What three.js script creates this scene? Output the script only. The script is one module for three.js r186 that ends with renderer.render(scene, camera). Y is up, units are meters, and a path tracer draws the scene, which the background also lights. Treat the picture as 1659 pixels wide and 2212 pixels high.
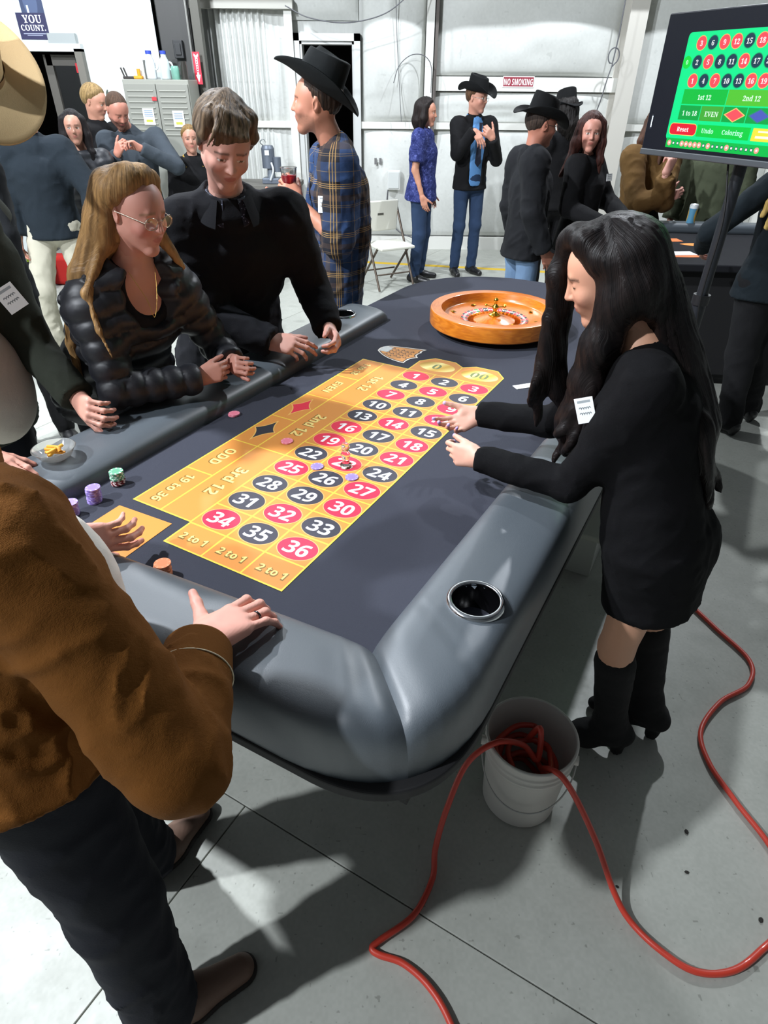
import * as THREE from 'three';
import { mergeGeometries } from 'three/addons/utils/BufferGeometryUtils.js';
import { RoundedBoxGeometry } from 'three/addons/geometries/RoundedBoxGeometry.js';

// ------------------------------------------------------------ camera, exposure
const scene = new THREE.Scene();
scene.background = new THREE.Color(0x05070a);
const camera = new THREE.PerspectiveCamera(2 * Math.atan(1106 / 1320) * 180 / Math.PI, 1659 / 2212, 0.05, 60);
camera.position.set(0, 1.8272, 0);
{
  const p = 0.6106, r = 0.0102;
  camera.up.set(-Math.sin(r), Math.cos(r) * Math.cos(p), -Math.cos(r) * Math.sin(p));
  camera.lookAt(0, 1.8272 - Math.sin(p), -Math.cos(p));
}
const renderer = new THREE.WebGLRenderer({ antialias: true });
renderer.toneMapping = THREE.LinearToneMapping;
renderer.toneMappingExposure = 0.62;
renderer.shadowMap.enabled = true;
renderer.shadowMap.type = THREE.PCFSoftShadowMap;
// high-bay lamps hung from the roof: x, y, z, intensity (candela), size
const LAMPS = [
  [-3.25, 5.0, -2.0, 205, 5],
  [-2.3, 5.0, -6.2, 78, 4],
  [2.6, 5.0, -6.2, 86, 4],
  [-4.1, 5.0, 0.9, 170, 5],
];

// ------------------------------------------------------------ helpers
const V = (x, y, z) => new THREE.Vector3(x, y, z);
const R2 = Math.PI / 180;
const clamp = (x, a, b) => (x < a ? a : x > b ? b : x);
const mix = (a, b, t) => a + (b - a) * t;
const sstep = (a, b, x) => { const t = clamp((x - a) / (b - a), 0, 1); return t * t * (3 - 2 * t); };
let rseed = 12345;
const rnd = () => { rseed = (rseed * 1664525 + 1013904223) >>> 0; return rseed / 4294967296; };
function hash3(x, y, z) { let h = (x * 374761393 + y * 668265263 + z * 2147483647) | 0; h = Math.imul(h ^ (h >>> 13), 1274126177); return ((h ^ (h >>> 16)) >>> 0) / 4294967296; }
function vnoise(x, y, z) {
  const xi = Math.floor(x), yi = Math.floor(y), zi = Math.floor(z);
  let a = x - xi, b = y - yi, c = z - zi; a = a * a * (3 - 2 * a); b = b * b * (3 - 2 * b); c = c * c * (3 - 2 * c);
  const l = (i, j, k) => hash3(xi + i, yi + j, zi + k);
  return mix(mix(mix(l(0, 0, 0), l(1, 0, 0), a), mix(l(0, 1, 0), l(1, 1, 0), a), b), mix(mix(l(0, 0, 1), l(1, 0, 1), a), mix(l(0, 1, 1), l(1, 1, 1), a), b), c) * 2 - 1;
}
const taken = new Map();
function numbered(n) { const k = taken.get(n) || 0; taken.set(n, k + 1); return k ? n + '_' + String(k).padStart(3, '0') : n; }
function mesh(name, geo, mat, parent) {
  const m = new THREE.Mesh(geo, mat);
  m.name = parent ? name : numbered(name); m.castShadow = true; m.receiveShadow = true;
  (parent || scene).add(m); return m;
}
function tag(o, label, category, group) { o.userData.label = label; o.userData.category = category; if (group) o.userData.group = group; return o; }
function thing(name, label, category, pos = [0, 0, 0], turn = 0, group) {
  const o = new THREE.Group(); o.name = numbered(name); o.position.set(...pos); o.rotation.y = turn; scene.add(o);
  return tag(o, label, category, group);
}
function struct(name, geo, mat) { const m = mesh(name, geo, mat); m.userData.kind = 'structure'; return m; }
function structGroup(name) { const o = new THREE.Group(); o.name = numbered(name); o.userData.kind = 'structure'; scene.add(o); return o; }
function merge(list) {
  const keep = ['position', 'normal', 'uv', 'color'];
  const l = list.map((g) => { g = g.index ? g.toNonIndexed() : g; for (const k of Object.keys(g.attributes)) if (!keep.includes(k)) g.deleteAttribute(k); return g; });
  const hasC = l.some((g) => g.attributes.color), hasU = l.some((g) => g.attributes.uv);
  for (const g of l) {
    const n = g.attributes.position.count;
    if (hasC && !g.attributes.color) g.setAttribute('color', new THREE.BufferAttribute(new Float32Array(n * 3).fill(1), 3));
    if (hasU && !g.attributes.uv) g.setAttribute('uv', new THREE.BufferAttribute(new Float32Array(n * 2), 2));
  }
  return mergeGeometries(l);
}
const box = (w, h, d, x = 0, y = 0, z = 0, r = 0) => { const g = r ? new RoundedBoxGeometry(w, h, d, 2, r) : new THREE.BoxGeometry(w, h, d); g.translate(x, y, z); return g; };
const cyl = (r1, r2, h, x = 0, y = 0, z = 0, n = 24) => { const g = new THREE.CylinderGeometry(r1, r2, h, n); g.translate(x, y, z); return g; };
const lathe = (pts, n = 48) => new THREE.LatheGeometry(pts.map((p) => new THREE.Vector2(p[0], p[1])), n);
function tube(pts, r, seg = 64, rs = 8, closed = false) {
  return new THREE.TubeGeometry(new THREE.CatmullRomCurve3(pts.map((p) => V(...p)), closed, 'catmullrom', 0.5), seg, r, rs, closed);
}
function bar(a, b, r, n = 10) {
  const A = V(...a), B = V(...b), d = B.clone().sub(A), g = new THREE.CylinderGeometry(r, r, d.length(), n);
  g.applyQuaternion(new THREE.Quaternion().setFromUnitVectors(V(0, 1, 0), d.normalize())); g.translate((A.x + B.x) / 2, (A.y + B.y) / 2, (A.z + B.z) / 2); return g;
}
function boxUV(g, s = 1) {   // uv in metres, each face laid out along the axis it mostly faces
  if (g.index) { const q = g.toNonIndexed(); g.setIndex(null); for (const k of Object.keys(q.attributes)) g.setAttribute(k, q.attributes[k]); }
  const p = g.attributes.position, n = p.count, uv = new Float32Array(n * 2);
  for (let i = 0; i < n; i += 3) {
    const ax = p.getX(i), ay = p.getY(i), az = p.getZ(i), bx = p.getX(i + 1) - ax, by = p.getY(i + 1) - ay, bz = p.getZ(i + 1) - az, cx = p.getX(i + 2) - ax, cy = p.getY(i + 2) - ay, cz = p.getZ(i + 2) - az;
    const nx = Math.abs(by * cz - bz * cy), ny = Math.abs(bz * cx - bx * cz), nz = Math.abs(bx * cy - by * cx);
    for (let k = i; k < i + 3; k++) { const x = p.getX(k), y = p.getY(k), z = p.getZ(k); let u, v; if (ny > nx && ny > nz) { u = x; v = z; } else if (nx > nz) { u = z; v = y; } else { u = x; v = y; } uv[2 * k] = u * s; uv[2 * k + 1] = v * s; }
  }
  g.setAttribute('uv', new THREE.BufferAttribute(uv, 2)); return g;
}
function dataTex(n, f, srgb = true) {
  const d = new Uint8Array(n * n * 4);
  for (let y = 0; y < n; y++) for (let x = 0; x < n; x++) { const c = f(x / n, y / n, x, y), o = (y * n + x) * 4; d[o] = clamp(c[0], 0, 255); d[o + 1] = clamp(c[1], 0, 255); d[o + 2] = clamp(c[2], 0, 255); d[o + 3] = 255; }
  const t = new THREE.DataTexture(d, n, n); t.magFilter = THREE.LinearFilter; t.minFilter = THREE.LinearMipmapLinearFilter; t.generateMipmaps = true; t.wrapS = t.wrapT = THREE.RepeatWrapping;
  if (srgb) t.colorSpace = THREE.SRGBColorSpace; t.needsUpdate = true; return t;
}
// tiling value noise on the unit square with f cells
function tn(u, v, f, k = 0) {
  const x = u * f, y = v * f, xi = Math.floor(x), yi = Math.floor(y); let a = x - xi, b = y - yi; a = a * a * (3 - 2 * a); b = b * b * (3 - 2 * b);
  const l = (i, j) => hash3(((xi + i) % f + f) % f, ((yi + j) % f + f) % f, k + f * 7);
  return mix(mix(l(0, 0), l(1, 0), a), mix(l(0, 1), l(1, 1), a), b) * 2 - 1;
}
function canvasTex(w, h, draw) {
  const c = document.createElement('canvas'); c.width = w; c.height = h; draw(c.getContext('2d'), w, h);
  const t = new THREE.CanvasTexture(c); t.colorSpace = THREE.SRGBColorSpace; t.anisotropy = 8; return t;
}
const std = (color, roughness = 0.7, metalness = 0, extra = {}) => new THREE.MeshStandardMaterial({ color, roughness, metalness, ...extra });
// weave / grain height maps shared by fabrics
const weaveTex = dataTex(256, (u, v) => { const a = Math.sin(u * Math.PI * 2 * 64) * Math.sin(v * Math.PI * 2 * 64) * 40 + tn(u, v, 32) * 35 + tn(u, v, 128) * 40; const c = 128 + a; return [c, c, c]; }, false);
const leatherTex = dataTex(256, (u, v) => { let s = 0; for (const f of [32, 64, 128]) s += Math.abs(tn(u, v, f)) * 40; const c = 200 - s; return [c, c, c]; }, false);
function cloth(color, o = {}) {
  const t = weaveTex.clone(); t.repeat.set(o.rep || 8, o.rep || 8); t.needsUpdate = true;
  return new THREE.MeshPhysicalMaterial({ color, roughness: o.rough ?? 0.9, sheen: (o.sheen ?? 0.2) * 0.35, sheenRoughness: 0.6, sheenColor: new THREE.Color(o.sheenColor || 0x555560), specularIntensity: o.spec ?? 0.45, bumpMap: t, bumpScale: o.bump ?? 0.0006, ...(o.map ? { map: o.map } : {}), ...(o.vc ? { vertexColors: true } : {}) });
}
// ------------------------------------------------------------ lamps of the hall
const lampGlow = new THREE.MeshStandardMaterial({ color: 0xffffff, emissive: 0xf4faff, emissiveIntensity: 6 });
const lampHousing = std(0x3a3d40, 0.5, 0.6);
const lampPlace = ['above the left players', 'above the grey cabinet', 'above the right card table', 'over the left side near the viewer'];
LAMPS.forEach(([x, y, z, cd, size], i) => {
  const l = thing('high_bay_lamp', 'round high-bay lamp hung under the roof ' + lampPlace[i], 'lamp', [x, y, z], 0, 'high-bay lamps');
  mesh('housing', lathe([[0, 0.22], [0.06, 0.22], [0.07, 0.12], [0.17, 0.06], [0.18, 0.01], [0.16, 0.01]], 32), lampHousing, l);
  mesh('diffuser', cyl(0.155, 0.155, 0.012, 0, 0.006, 0, 32), lampGlow, l);
  mesh('hanging_rod', cyl(0.008, 0.008, 1.2, 0, 0.8, 0, 8), lampHousing, l);
  const p = new THREE.PointLight(0xf2f8ff, cd, 0, 2); p.position.set(x, y - 0.14, z); p.castShadow = true; p.shadow.radius = size; p.shadow.mapSize.set(2048, 2048); p.shadow.bias = -0.0005; scene.add(p);
});

// ------------------------------------------------------------ room shell
const XL = -6.5, XR = 9, ZF = -8.95, ZN = 8, YC = 6.4;
const wallMat = (() => {
  const t = dataTex(512, (u, v) => { const n = tn(u, v, 5) * 2 + tn(u, v, 24) * 1.5 + tn(u, v, 128) * 3; const s = tn(u, v, 60, 5) > 0.86 ? -9 : 0; return [198 + n + s, 200 + n + s, 196 + n + s]; });
  t.repeat.set(0.4, 0.4);
  const b = dataTex(256, (u, v) => { const c = 128 + tn(u, v, 5) * 50 + tn(u, v, 32) * 6; return [c, c, c]; }, false); b.repeat.set(0.8, 0.8);
  return new THREE.MeshStandardMaterial({ map: t, roughness: 0.62, bumpMap: b, bumpScale: 0.004 });
})();
const hallMat = std(0x5c5e5e, 0.85);
const officeMat = std(0xccd2d1, 0.8);
const steelWhite = std(0xd6d6d0, 0.5);
const darkSteel = std(0x3d3d3c, 0.55, 0.2);
// floor: slabs with open joints, laid parallel to the gaming table
const TX = -0.5199, TZ = -1.3247, YAW = 0.511, HT = 0.86;
const cY = Math.cos(YAW), sY = Math.sin(YAW);
const T2W = (a, s) => [TX + cY * a + sY * s, TZ + sY * a - cY * s];
const tab = (a, s, y) => V(TX + cY * a + sY * s, y, TZ + sY * a - cY * s);
const concrete = (() => {
  const t = dataTex(1024, (u, v) => {
    let n = tn(u, v, 4) * 5 + tn(u, v, 9, 2) * 4 + tn(u, v, 40) * 3 + tn(u, v, 300) * 4;
    const st = tn(u, v, 14, 9); if (st > 0.62) n -= (st - 0.62) * 40;
    const sp = tn(u, v, 220, 3); if (sp > 0.9) n -= 30;
    return [170 + n, 172 + n, 164 + n];
  });
  const r = dataTex(512, (u, v) => { const c = 118 + tn(u, v, 6) * 26 + tn(u, v, 30) * 20 + tn(u, v, 120) * 10; return [c, c, c]; }, false);
  t.repeat.set(0.45, 0.45); r.repeat.set(0.45, 0.45);
  return new THREE.MeshStandardMaterial({ map: t, roughnessMap: r, roughness: 1, bumpMap: r, bumpScale: 0.0015 });
})();
{
  const fl = structGroup('floor');
  mesh('subfloor', box(XR - XL + 0.4, 0.1, ZN - ZF + 0.4, (XL + XR) / 2, -0.085, (ZN + ZF) / 2), std(0x6a6860, 0.95), fl);
  const clipPoly = (poly, f) => { const o = []; for (let i = 0; i < poly.length; i++) { const A = poly[i], B = poly[(i + 1) % poly.length], a = f(A), b = f(B); if (a >= 0) o.push(A); if (a * b < 0) { const t = a / (a - b); o.push([mix(A[0], B[0], t), mix(A[1], B[1], t)]); } } return o; };
  const S0 = -0.214, A0 = 0.236, D = 5.2, g = 0.0018;
  for (let i = -4; i < 5; i++) for (let j = -4; j < 4; j++) {
    const off = j < 0 ? 0 : 2.4;
    const a0 = A0 + off + i * D + g, a1 = a0 + D - 2 * g, s0 = S0 + j * D + g, s1 = s0 + D - 2 * g;
    let poly = [T2W(a0, s0), T2W(a1, s0), T2W(a1, s1), T2W(a0, s1)];
    for (const f of [(p) => p[0] - XL, (p) => XR - p[0], (p) => p[1] - ZF, (p) => ZN - p[1]]) poly = poly.length ? clipPoly(poly, f) : poly;
    if (poly.length < 3) continue;
    const sh = new THREE.Shape(poly.map((p) => new THREE.Vector2(p[0], -p[1])));
    const geo = new THREE.ExtrudeGeometry(sh, { depth: 0.034, bevelEnabled: true, bevelThickness: 0.0015, bevelSize: 0.0015, bevelOffset: -0.0015, bevelSegments: 1 });
    geo.rotateX(-Math.PI / 2); geo.translate(0, -0.0355, 0); boxUV(geo);
    mesh('slab', geo, concrete, fl);
  }
  // painted yellow safety lines and fallen paint flakes
  const yel = std(0xd9b324, 0.7);
  const strip = (x0, z0, x1, z1, w) => { const L = Math.hypot(x1 - x0, z1 - z0), b = box(L, 0.002, w, 0, 0.001, 0); b.rotateY(-Math.atan2(z1 - z0, x1 - x0)); b.translate((x0 + x1) / 2, 0, (z0 + z1) / 2); mesh('painted_line', b, yel, fl); };
  strip(-2.6, -8.5, 5.5, -7.0, 0.09); strip(-3.5, -4.42, -2.3, -6.2, 0.05);
}
struct('ceiling', box(XR - XL + 0.6, 0.15, ZN - ZF + 0.6, (XL + XR) / 2, YC + 0.075, (ZN + ZF) / 2), std(0x4c4d4f, 0.9));
struct('wall_left', box(0.15, YC + 0.2, ZN - ZF + 0.6, XL - 0.075, YC / 2 - 0.06, (ZN + ZF) / 2), hallMat);
struct('wall_right', box(0.15, YC + 0.2, ZN - ZF + 0.6, XR + 0.075, YC / 2 - 0.06, (ZN + ZF) / 2), hallMat);
struct('wall_near', box(XR - XL + 0.6, YC + 0.2, 0.15, (XL + XR) / 2, YC / 2 - 0.06, ZN + 0.075), hallMat);
// far wall: white insulation blanket sagging out between posts and girts, doorway into a dark room
{
  const w = structGroup('wall_far');
  const skin = (x0, x1, z = ZF) => box(x1 - x0, YC + 0.2, 0.15, (x0 + x1) / 2, YC / 2 - 0.06, z - 0.075);
  mesh('wall_sheet', skin(-2.66, -1.03), wallMat, w);
  mesh('wall_sheet', box(2.5, YC - 2.9, 0.15, -3.9, 2.95 + (YC - 2.9) / 2, ZF - 0.075), wallMat, w);
  mesh('wall_sheet', skin(-0.4, XR + 0.3), wallMat, w);
  mesh('wall_sheet', box(0.63, YC - 2.12, 0.15, -0.715, 2.22 + (YC - 2.12) / 2, ZF - 0.075), wallMat, w);
  // unlit store room behind the doorway: ordinary grey walls, no lamp inside
  const shell = (x0, x1, z0, z1, h) => { const cx = (x0 + x1) / 2, cz = (z0 + z1) / 2, w2 = x1 - x0, d2 = z1 - z0; return merge([box(w2, 0.08, d2, cx, h + 0.04, cz), box(0.08, h + 0.2, d2, x0, h / 2, cz), box(0.08, h + 0.2, d2, x1, h / 2, cz), box(w2, h + 0.2, 0.08, cx, h / 2, z0)]); };
  mesh('store_room_walls', shell(-2.5, 2.2, ZF - 7, ZF - 0.14, 3.4), hallMat, w);
  mesh('store_room_floor', box(4.8, 0.08, 7, -0.15, -0.045, ZF - 3.6), std(0x8a8880, 0.9), w);
  mesh('office_room_walls', shell(-6.6, -2.7, ZF - 4.5, -8.62, 2.9), hallMat, w);
  mesh('office_room_floor', box(4, 0.08, 5, -4.65, -0.045, ZF - 2.1), std(0x8a8880, 0.9), w);
  // insulation panels: one bulging surface per bay between posts and girts
  function blanket(x0, x1, y0, y1, bulge, ribs = 0, seed = 0) {
    const nx = ribs ? 120 : 40, ny = 36, g = new THREE.PlaneGeometry(x1 - x0, y1 - y0, nx, ny), p = g.attributes.position;
    for (let i = 0; i < p.count; i++) {
      const u = p.getX(i) / (x1 - x0) + 0.5, v = p.getY(i) / (y1 - y0) + 0.5;
      const e = Math.pow(Math.max(0, Math.sin(Math.PI * u)), 0.45) * Math.pow(Math.max(0, Math.sin(Math.PI * clamp(v, 0, 1))), 0.35);
      let z = bulge * e * (0.85 + 0.3 * vnoise(u * 2.5 + seed, v * 2.5, seed));
      z += e * 0.012 * vnoise(u * 7, v * 5 + seed, 2);
      if (ribs) { const t = clamp(Math.abs(((u * ribs + 1) % 1) - 0.5) * 2, 0, 1); z += 0.05 * Math.pow(1 - t, 1.6) * sstep(0, 0.04, v) * (u < 0.72 ? 1 : 0.15); }
      p.setZ(i, z);
    }
    g.translate((x0 + x1) / 2, (y0 + y1) / 2, ZF + 0.02); g.computeVertexNormals(); boxUV(g);
    return g;
  }
  const posts = [-2.1, -1.14, -0.33, 0.47, 2.72, 4.9];
  const bays = [[-2.08, -1.16], [-0.31, 0.42], [0.54, 2.66], [2.86, 4.82]];
  const rows = [[0.16, 1.38], [1.45, 2.85], [2.85, 4.3], [4.3, 5.75]];
  bays.forEach(([x0, x1], b) => rows.forEach(([y0, y1], r) => {
    if (b === 2 && r === 1) { mesh('insulation_panel', blanket(x0, x1, 1.92, 2.85, 0.15, 0, b * 3 + r), wallMat, w); mesh('insulation_panel', blanket(x0, x1, 1.45, 1.76, 0.07, 0, b + 9), wallMat, w); return; }
    mesh('insulation_panel', blanket(x0, x1, y0, y1, b === 0 ? 0.06 : 0.17, b === 0 && r < 3 ? 13 : 0, b * 3 + r), wallMat, w);
  }));
  mesh('insulation_panel', blanket(-1.12, -0.35, 2.42, 4.3, 0.12, 0, 7), wallMat, w);
  for (const [x0, x1] of bays) { mesh('girt', box(x1 - x0 + 0.06, 0.07, 0.09, (x0 + x1) / 2, 1.415, ZF + 0.05), steelWhite, w); }
  mesh('girt', box(2.2, 0.14, 0.07, 1.61, 1.84, ZF + 0.05), steelWhite, w);
  for (const [x0, x1] of bays) mesh('base_angle', box(x1 - x0 + 0.06, 0.15, 0.1, (x0 + x1) / 2, 0.075, ZF + 0.05), steelWhite, w);
  for (const x of [-1.14, 0.47]) mesh('post', merge([box(0.09, YC, 0.02, x, YC / 2, ZF + 0.14), box(0.02, YC, 0.14, x - 0.03, YC / 2, ZF + 0.07)]), steelWhite, w);
  mesh('post', merge([box(0.2, YC, 0.02, 2.76, YC / 2, ZF + 0.26), box(0.02, YC, 0.26, 2.76, YC / 2, ZF + 0.13), box(0.2, YC, 0.02, 2.76, YC / 2, ZF + 0.02)]), std(0xbdbab2, 0.6), w);
  mesh('post', box(0.1, YC, 0.2, 4.9, YC / 2, ZF + 0.1), steelWhite, w);
  // rusty lower leg of the thin post
  mesh('post_angle', box(0.035, 1.75, 0.1, 0.545, 2.15, ZF + 0.1), std(0x5a5450, 0.8), w);
  // wall girt high above the picture; its band of shade falls across the blankets
  mesh('roof_strut', box(5.6, 0.22, 0.1, 1.6, 3.0, ZF + 0.62), steelWhite, w);
  mesh('roof_strut', box(1.6, 0.2, 0.1, -1.7, 3.02, ZF + 0.55), steelWhite, w);
  mesh('strut_bracket', merge([box(0.08, 0.1, 0.6, 0.47, 3.05, ZF + 0.35), box(0.08, 0.1, 0.6, 2.76, 3.05, ZF + 0.35), box(0.08, 0.1, 0.6, -1.14, 3.05, ZF + 0.3)]), steelWhite, w);
  mesh('header_beam', box(1.35, 0.09, 0.12, -1.75, 2.55, ZF + 0.14), std(0xb5b4ac, 0.7), w);
}
// doorway frame in the far wall
{
  const d = structGroup('door_1');
  const fm = std(0xbfc1bf, 0.5);
  for (const x of [-1.065, -0.365]) mesh('frame_jamb', merge([box(0.07, 2.3, 0.2, x, 1.15, ZF + 0.02), box(0.03, 2.24, 0.24, x + (x < -0.7 ? 0.045 : -0.045), 1.12, ZF - 0.02)]), fm, d);
  mesh('frame_head', merge([box(0.77, 0.07, 0.2, -0.715, 2.265, ZF + 0.02), box(0.7, 0.03, 0.24, -0.715, 2.215, ZF - 0.02)]), fm, d);
}
// office front at the left: smooth white wall with a door
{
  const Z = -8.5, w = structGroup('wall_office');
  mesh('wall_sheet', box(2.3, YC, 0.12, -5.55, YC / 2, Z - 0.06), officeMat, w);
  mesh('wall_sheet', box(0.85, YC, 0.12, -2.985, YC / 2, Z - 0.06), officeMat, w);
  mesh('wall_sheet', box(1.0, YC - 2.1, 0.12, -3.9, 2.1 + (YC - 2.1) / 2, Z - 0.06), officeMat, w);
  mesh('return_wall', box(0.1, YC, 0.5, -2.61, YC / 2, -8.74), officeMat, w);
  const d = structGroup('door_2'), fm = std(0x6d6a62, 0.6);
  mesh('frame_jamb', box(0.08, 2.12, 0.16, -3.43, 1.06, Z + 0.01), fm, d);
  mesh('frame_jamb', box(0.08, 2.12, 0.16, -4.37, 1.06, Z + 0.01), fm, d);
  mesh('frame_head', box(1.02, 0.07, 0.16, -3.9, 2.13, Z + 0.01), std(0xc9ccca, 0.6), d);
  const leaf = mesh('door_leaf', merge([box(0.09, 2.06, 0.045, -3.86, 1.04, -8.6), box(0.09, 2.06, 0.045, -3.5, 1.04, -8.6), box(0.4, 0.1, 0.045, -3.68, 2.02, -8.6), box(0.4, 0.75, 0.045, -3.68, 0.4, -8.6), box(0.4, 0.1, 0.045, -3.68, 1.1, -8.6)]), std(0x57544e, 0.6), d);
  mesh('door_pane', box(0.3, 0.9, 0.01, -3.68, 1.58, -8.6), new THREE.MeshPhysicalMaterial({ color: 0xffffff, roughness: 0.04, transmission: 1, thickness: 0 }), leaf);
  mesh('kick_plate', box(0.34, 0.5, 0.01, -3.68, 0.5, -8.575), std(0x9a9a96, 0.4, 0.5), leaf);
  mesh('door_closer', box(0.3, 0.09, 0.06, -3.58, 2.21, Z + 0.05), std(0x9aa0a0, 0.5), d);
  mesh('red_notice', box(0.07, 0.09, 0.004, -3.52, 1.95, -8.57), std(0xd02030, 0.6), d);
}
// steel column between office and far wall
{
  const c = structGroup('column');
  mesh('flange', box(0.34, YC, 0.03, -2.3, YC / 2, -8.36), darkSteel, c);
  mesh('web', box(0.03, YC, 0.4, -2.3, YC / 2, -8.58), std(0x4b4a48, 0.6), c);
  mesh('flange', box(0.34, YC, 0.03, -2.3, YC / 2, -8.8), darkSteel, c);
  mesh('side_channel', box(0.09, YC, 0.12, -2.07, YC / 2, -8.42), std(0x57564f, 0.6), c);
  mesh('conduit', bar([-2.15, 0.2, -8.32], [-2.15, 5.6, -8.32], 0.014), std(0x8a8a86, 0.4, 0.5), c);
}
// ------------------------------------------------------------ roulette table (local x = across, local z = -along)
const felt = cloth(0x373943, { rep: 14, bump: 0.0008, sheen: 0.5, sheenColor: 0x5b6070 });
const vinyl = (() => { const t = leatherTex.clone(); t.repeat.set(10, 10); t.needsUpdate = true; return new THREE.MeshPhysicalMaterial({ color: 0x474e54, roughness: 0.5, bumpMap: t, bumpScale: 0.0005, clearcoat: 0.55, clearcoatRoughness: 0.42 }); })();
const blackBoard = std(0x111113, 0.7);
const chrome = std(0xc8ccd0, 0.16, 1);
const table = thing('roulette_table', 'long black felt roulette table with padded vinyl rail around the near end', 'table', [TX, 0, TZ], -YAW);
{
  const outline = (inset, s0) => {   // table top outline: rounded far end, rounded near corners
    const L = -0.62 + inset, Rr = 0.89 - inset, F = 2.9 - inset, r = 0.56, q = 0.26, sh = new THREE.Shape();
    sh.moveTo(L, s0 + q); sh.quadraticCurveTo(L, s0 - 0.03, L + q, s0 - 0.025); sh.lineTo(Rr - q, s0); sh.quadraticCurveTo(Rr, s0, Rr, s0 + q); sh.lineTo(Rr, F - r); sh.absarc(Rr - r, F - r, r, 0, Math.PI / 2); sh.lineTo(L + r, F); sh.absarc(L + r, F - r, r, Math.PI / 2, Math.PI); sh.closePath(); return sh;
  };
  const slab = (inset, s0, y, h, bev) => { const g = new THREE.ExtrudeGeometry(outline(inset, s0), { depth: h - 2 * bev, bevelEnabled: bev > 0, bevelThickness: bev, bevelSize: bev, bevelOffset: -bev, bevelSegments: 3, curveSegments: 24 }); g.rotateX(-Math.PI / 2); g.translate(0, y + bev, 0); return boxUV(g); };
  mesh('felt_top', slab(0.015, -0.33, HT - 0.035, 0.035, 0.008), felt, table);
  mesh('table_board', slab(-0.018, -0.402, HT - 0.112, 0.03, 0.006), blackBoard, table);
  mesh('table_core', slab(0.06, -0.32, HT - 0.08, 0.045, 0), blackBoard, table);
  // under frame and two folding leg frames
  mesh('under_frame', merge([box(0.05, 0.1, 2.4, 0.8, 0.695, -0.93), box(0.05, 0.1, 2.4, -0.5, 0.695, -0.93), box(1.3, 0.1, 0.05, 0.17, 0.695, 0.27)]), blackBoard, table);
  for (const s of [0.55, 2.1]) mesh('leg_frame', merge([bar([-0.2, 0.72, -s], [-0.2, 0.03, -s], 0.022), bar([0.5, 0.72, -s], [0.5, 0.03, -s], 0.022), bar([-0.32, 0.02, -s], [0.62, 0.02, -s], 0.02), bar([-0.2, 0.4, -s], [0.5, 0.4, -s], 0.014), bar([0.15, 0.4, -s], [0.15, 0.68, -s + 0.35], 0.012)]), darkSteel, table);
  // padded rail: ruled between an inner and a rounded outer edge, pinched at the mitre seams
  const inn = [[-0.385, 1.78], [-0.36, -0.24], [0.66, -0.16], [0.69, 0.9]];
  const oCorner = (c, d1, d2, r) => { const a = [c[0] + d1[0] * r, c[1] + d1[1] * r], b = [c[0] + d2[0] * r, c[1] + d2[1] * r], o = []; for (let i = 0; i <= 12; i++) { const t = i / 12; o.push([(1 - t) * (1 - t) * a[0] + 2 * t * (1 - t) * c[0] + t * t * b[0], (1 - t) * (1 - t) * a[1] + 2 * t * (1 - t) * c[1] + t * t * b[1]]); } return o; };
  const cR = oCorner([0.905, -0.39], [-1, -0.03], [0, 1], 0.3), cL = oCorner([-0.625, -0.43], [0, 1], [1, 0.03], 0.3);
  const segs = [
    { i: [inn[0], inn[1]], o: [[-0.635, 1.78], ...cL.slice(0, 7)], capA: true },
    { i: [inn[1], inn[2]], o: [...cL.slice(6), ...cR.slice(0, 7)] },
    { i: [inn[2], inn[3]], o: [...cR.slice(6), [0.905, 0.9]], capB: true },
  ];
  const holders = [[0.803, 0.036], [-0.515, 1.56]];
  const along = (pts, t) => { let L = 0; const l = []; for (let i = 1; i < pts.length; i++) { const d = Math.hypot(pts[i][0] - pts[i - 1][0], pts[i][1] - pts[i - 1][1]); l.push(d); L += d; } let x = t * L; for (let i = 0; i < l.length; i++) { if (x <= l[i] || i === l.length - 1) { const k = l[i] ? x / l[i] : 0; return [mix(pts[i][0], pts[i + 1][0], k), mix(pts[i][1], pts[i + 1][1], k)]; } x -= l[i]; } };
  segs.forEach((sg, si) => {
    const n = si === 0 ? 420 : si === 1 ? 180 : 260, m = 64, pos = [], idx = [];
    for (let j = 0; j <= n; j++) {
      const v = j / n, A = along(sg.i, v), B = along(sg.o, v);
      const len = [2.1, 1.1, 1.1][si], dA = sg.capA ? 9 : v * len, dB = sg.capB ? 9 : (1 - v) * len;
      const eA = sg.capA ? v * len : 9, eB = sg.capB ? (1 - v) * len : 9, capd = Math.min(eA, eB);
      const pinch = 1 - 0.55 * Math.exp(-Math.min(dA, dB) / 0.03), fl = capd < 0.05 ? Math.sqrt(Math.max(0, 1 - (1 - capd / 0.05) ** 2)) : 1;
      for (let i = 0; i <= m; i++) {
        const th = (i / m) * Math.PI, c = Math.cos(th), s = Math.sin(th);
        let u = 0.5 - 0.5 * Math.sign(c) * Math.pow(Math.abs(c), 0.62);
        const w = 0.5 + (u - 0.5) * (0.94 + 0.06 * fl);
        const base = mix(-0.012, -0.085, sstep(0.6, 1, i / m));
        let h = base + (0.062 - base) * Math.pow(Math.max(s, 0), 0.5) * (0.25 + 0.75 * pinch) * (0.35 + 0.65 * fl);
        h += 0.004 * vnoise(A[0] * 3 + B[0] * 3, A[1] * 3, i * 0.05) * s;
        h += 0.0016 * Math.sin(v * len * 70 + Math.sin(v * 40) * 2) * s * Math.exp(-Math.min(dA, dB) / 0.12);
        const mid = 0.96 + 0.04 * s;
        pos.push(mix(A[0], B[0], w) , HT + h, -mix(A[1], B[1], w));
      }
    }
    const q = m + 1;
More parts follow.
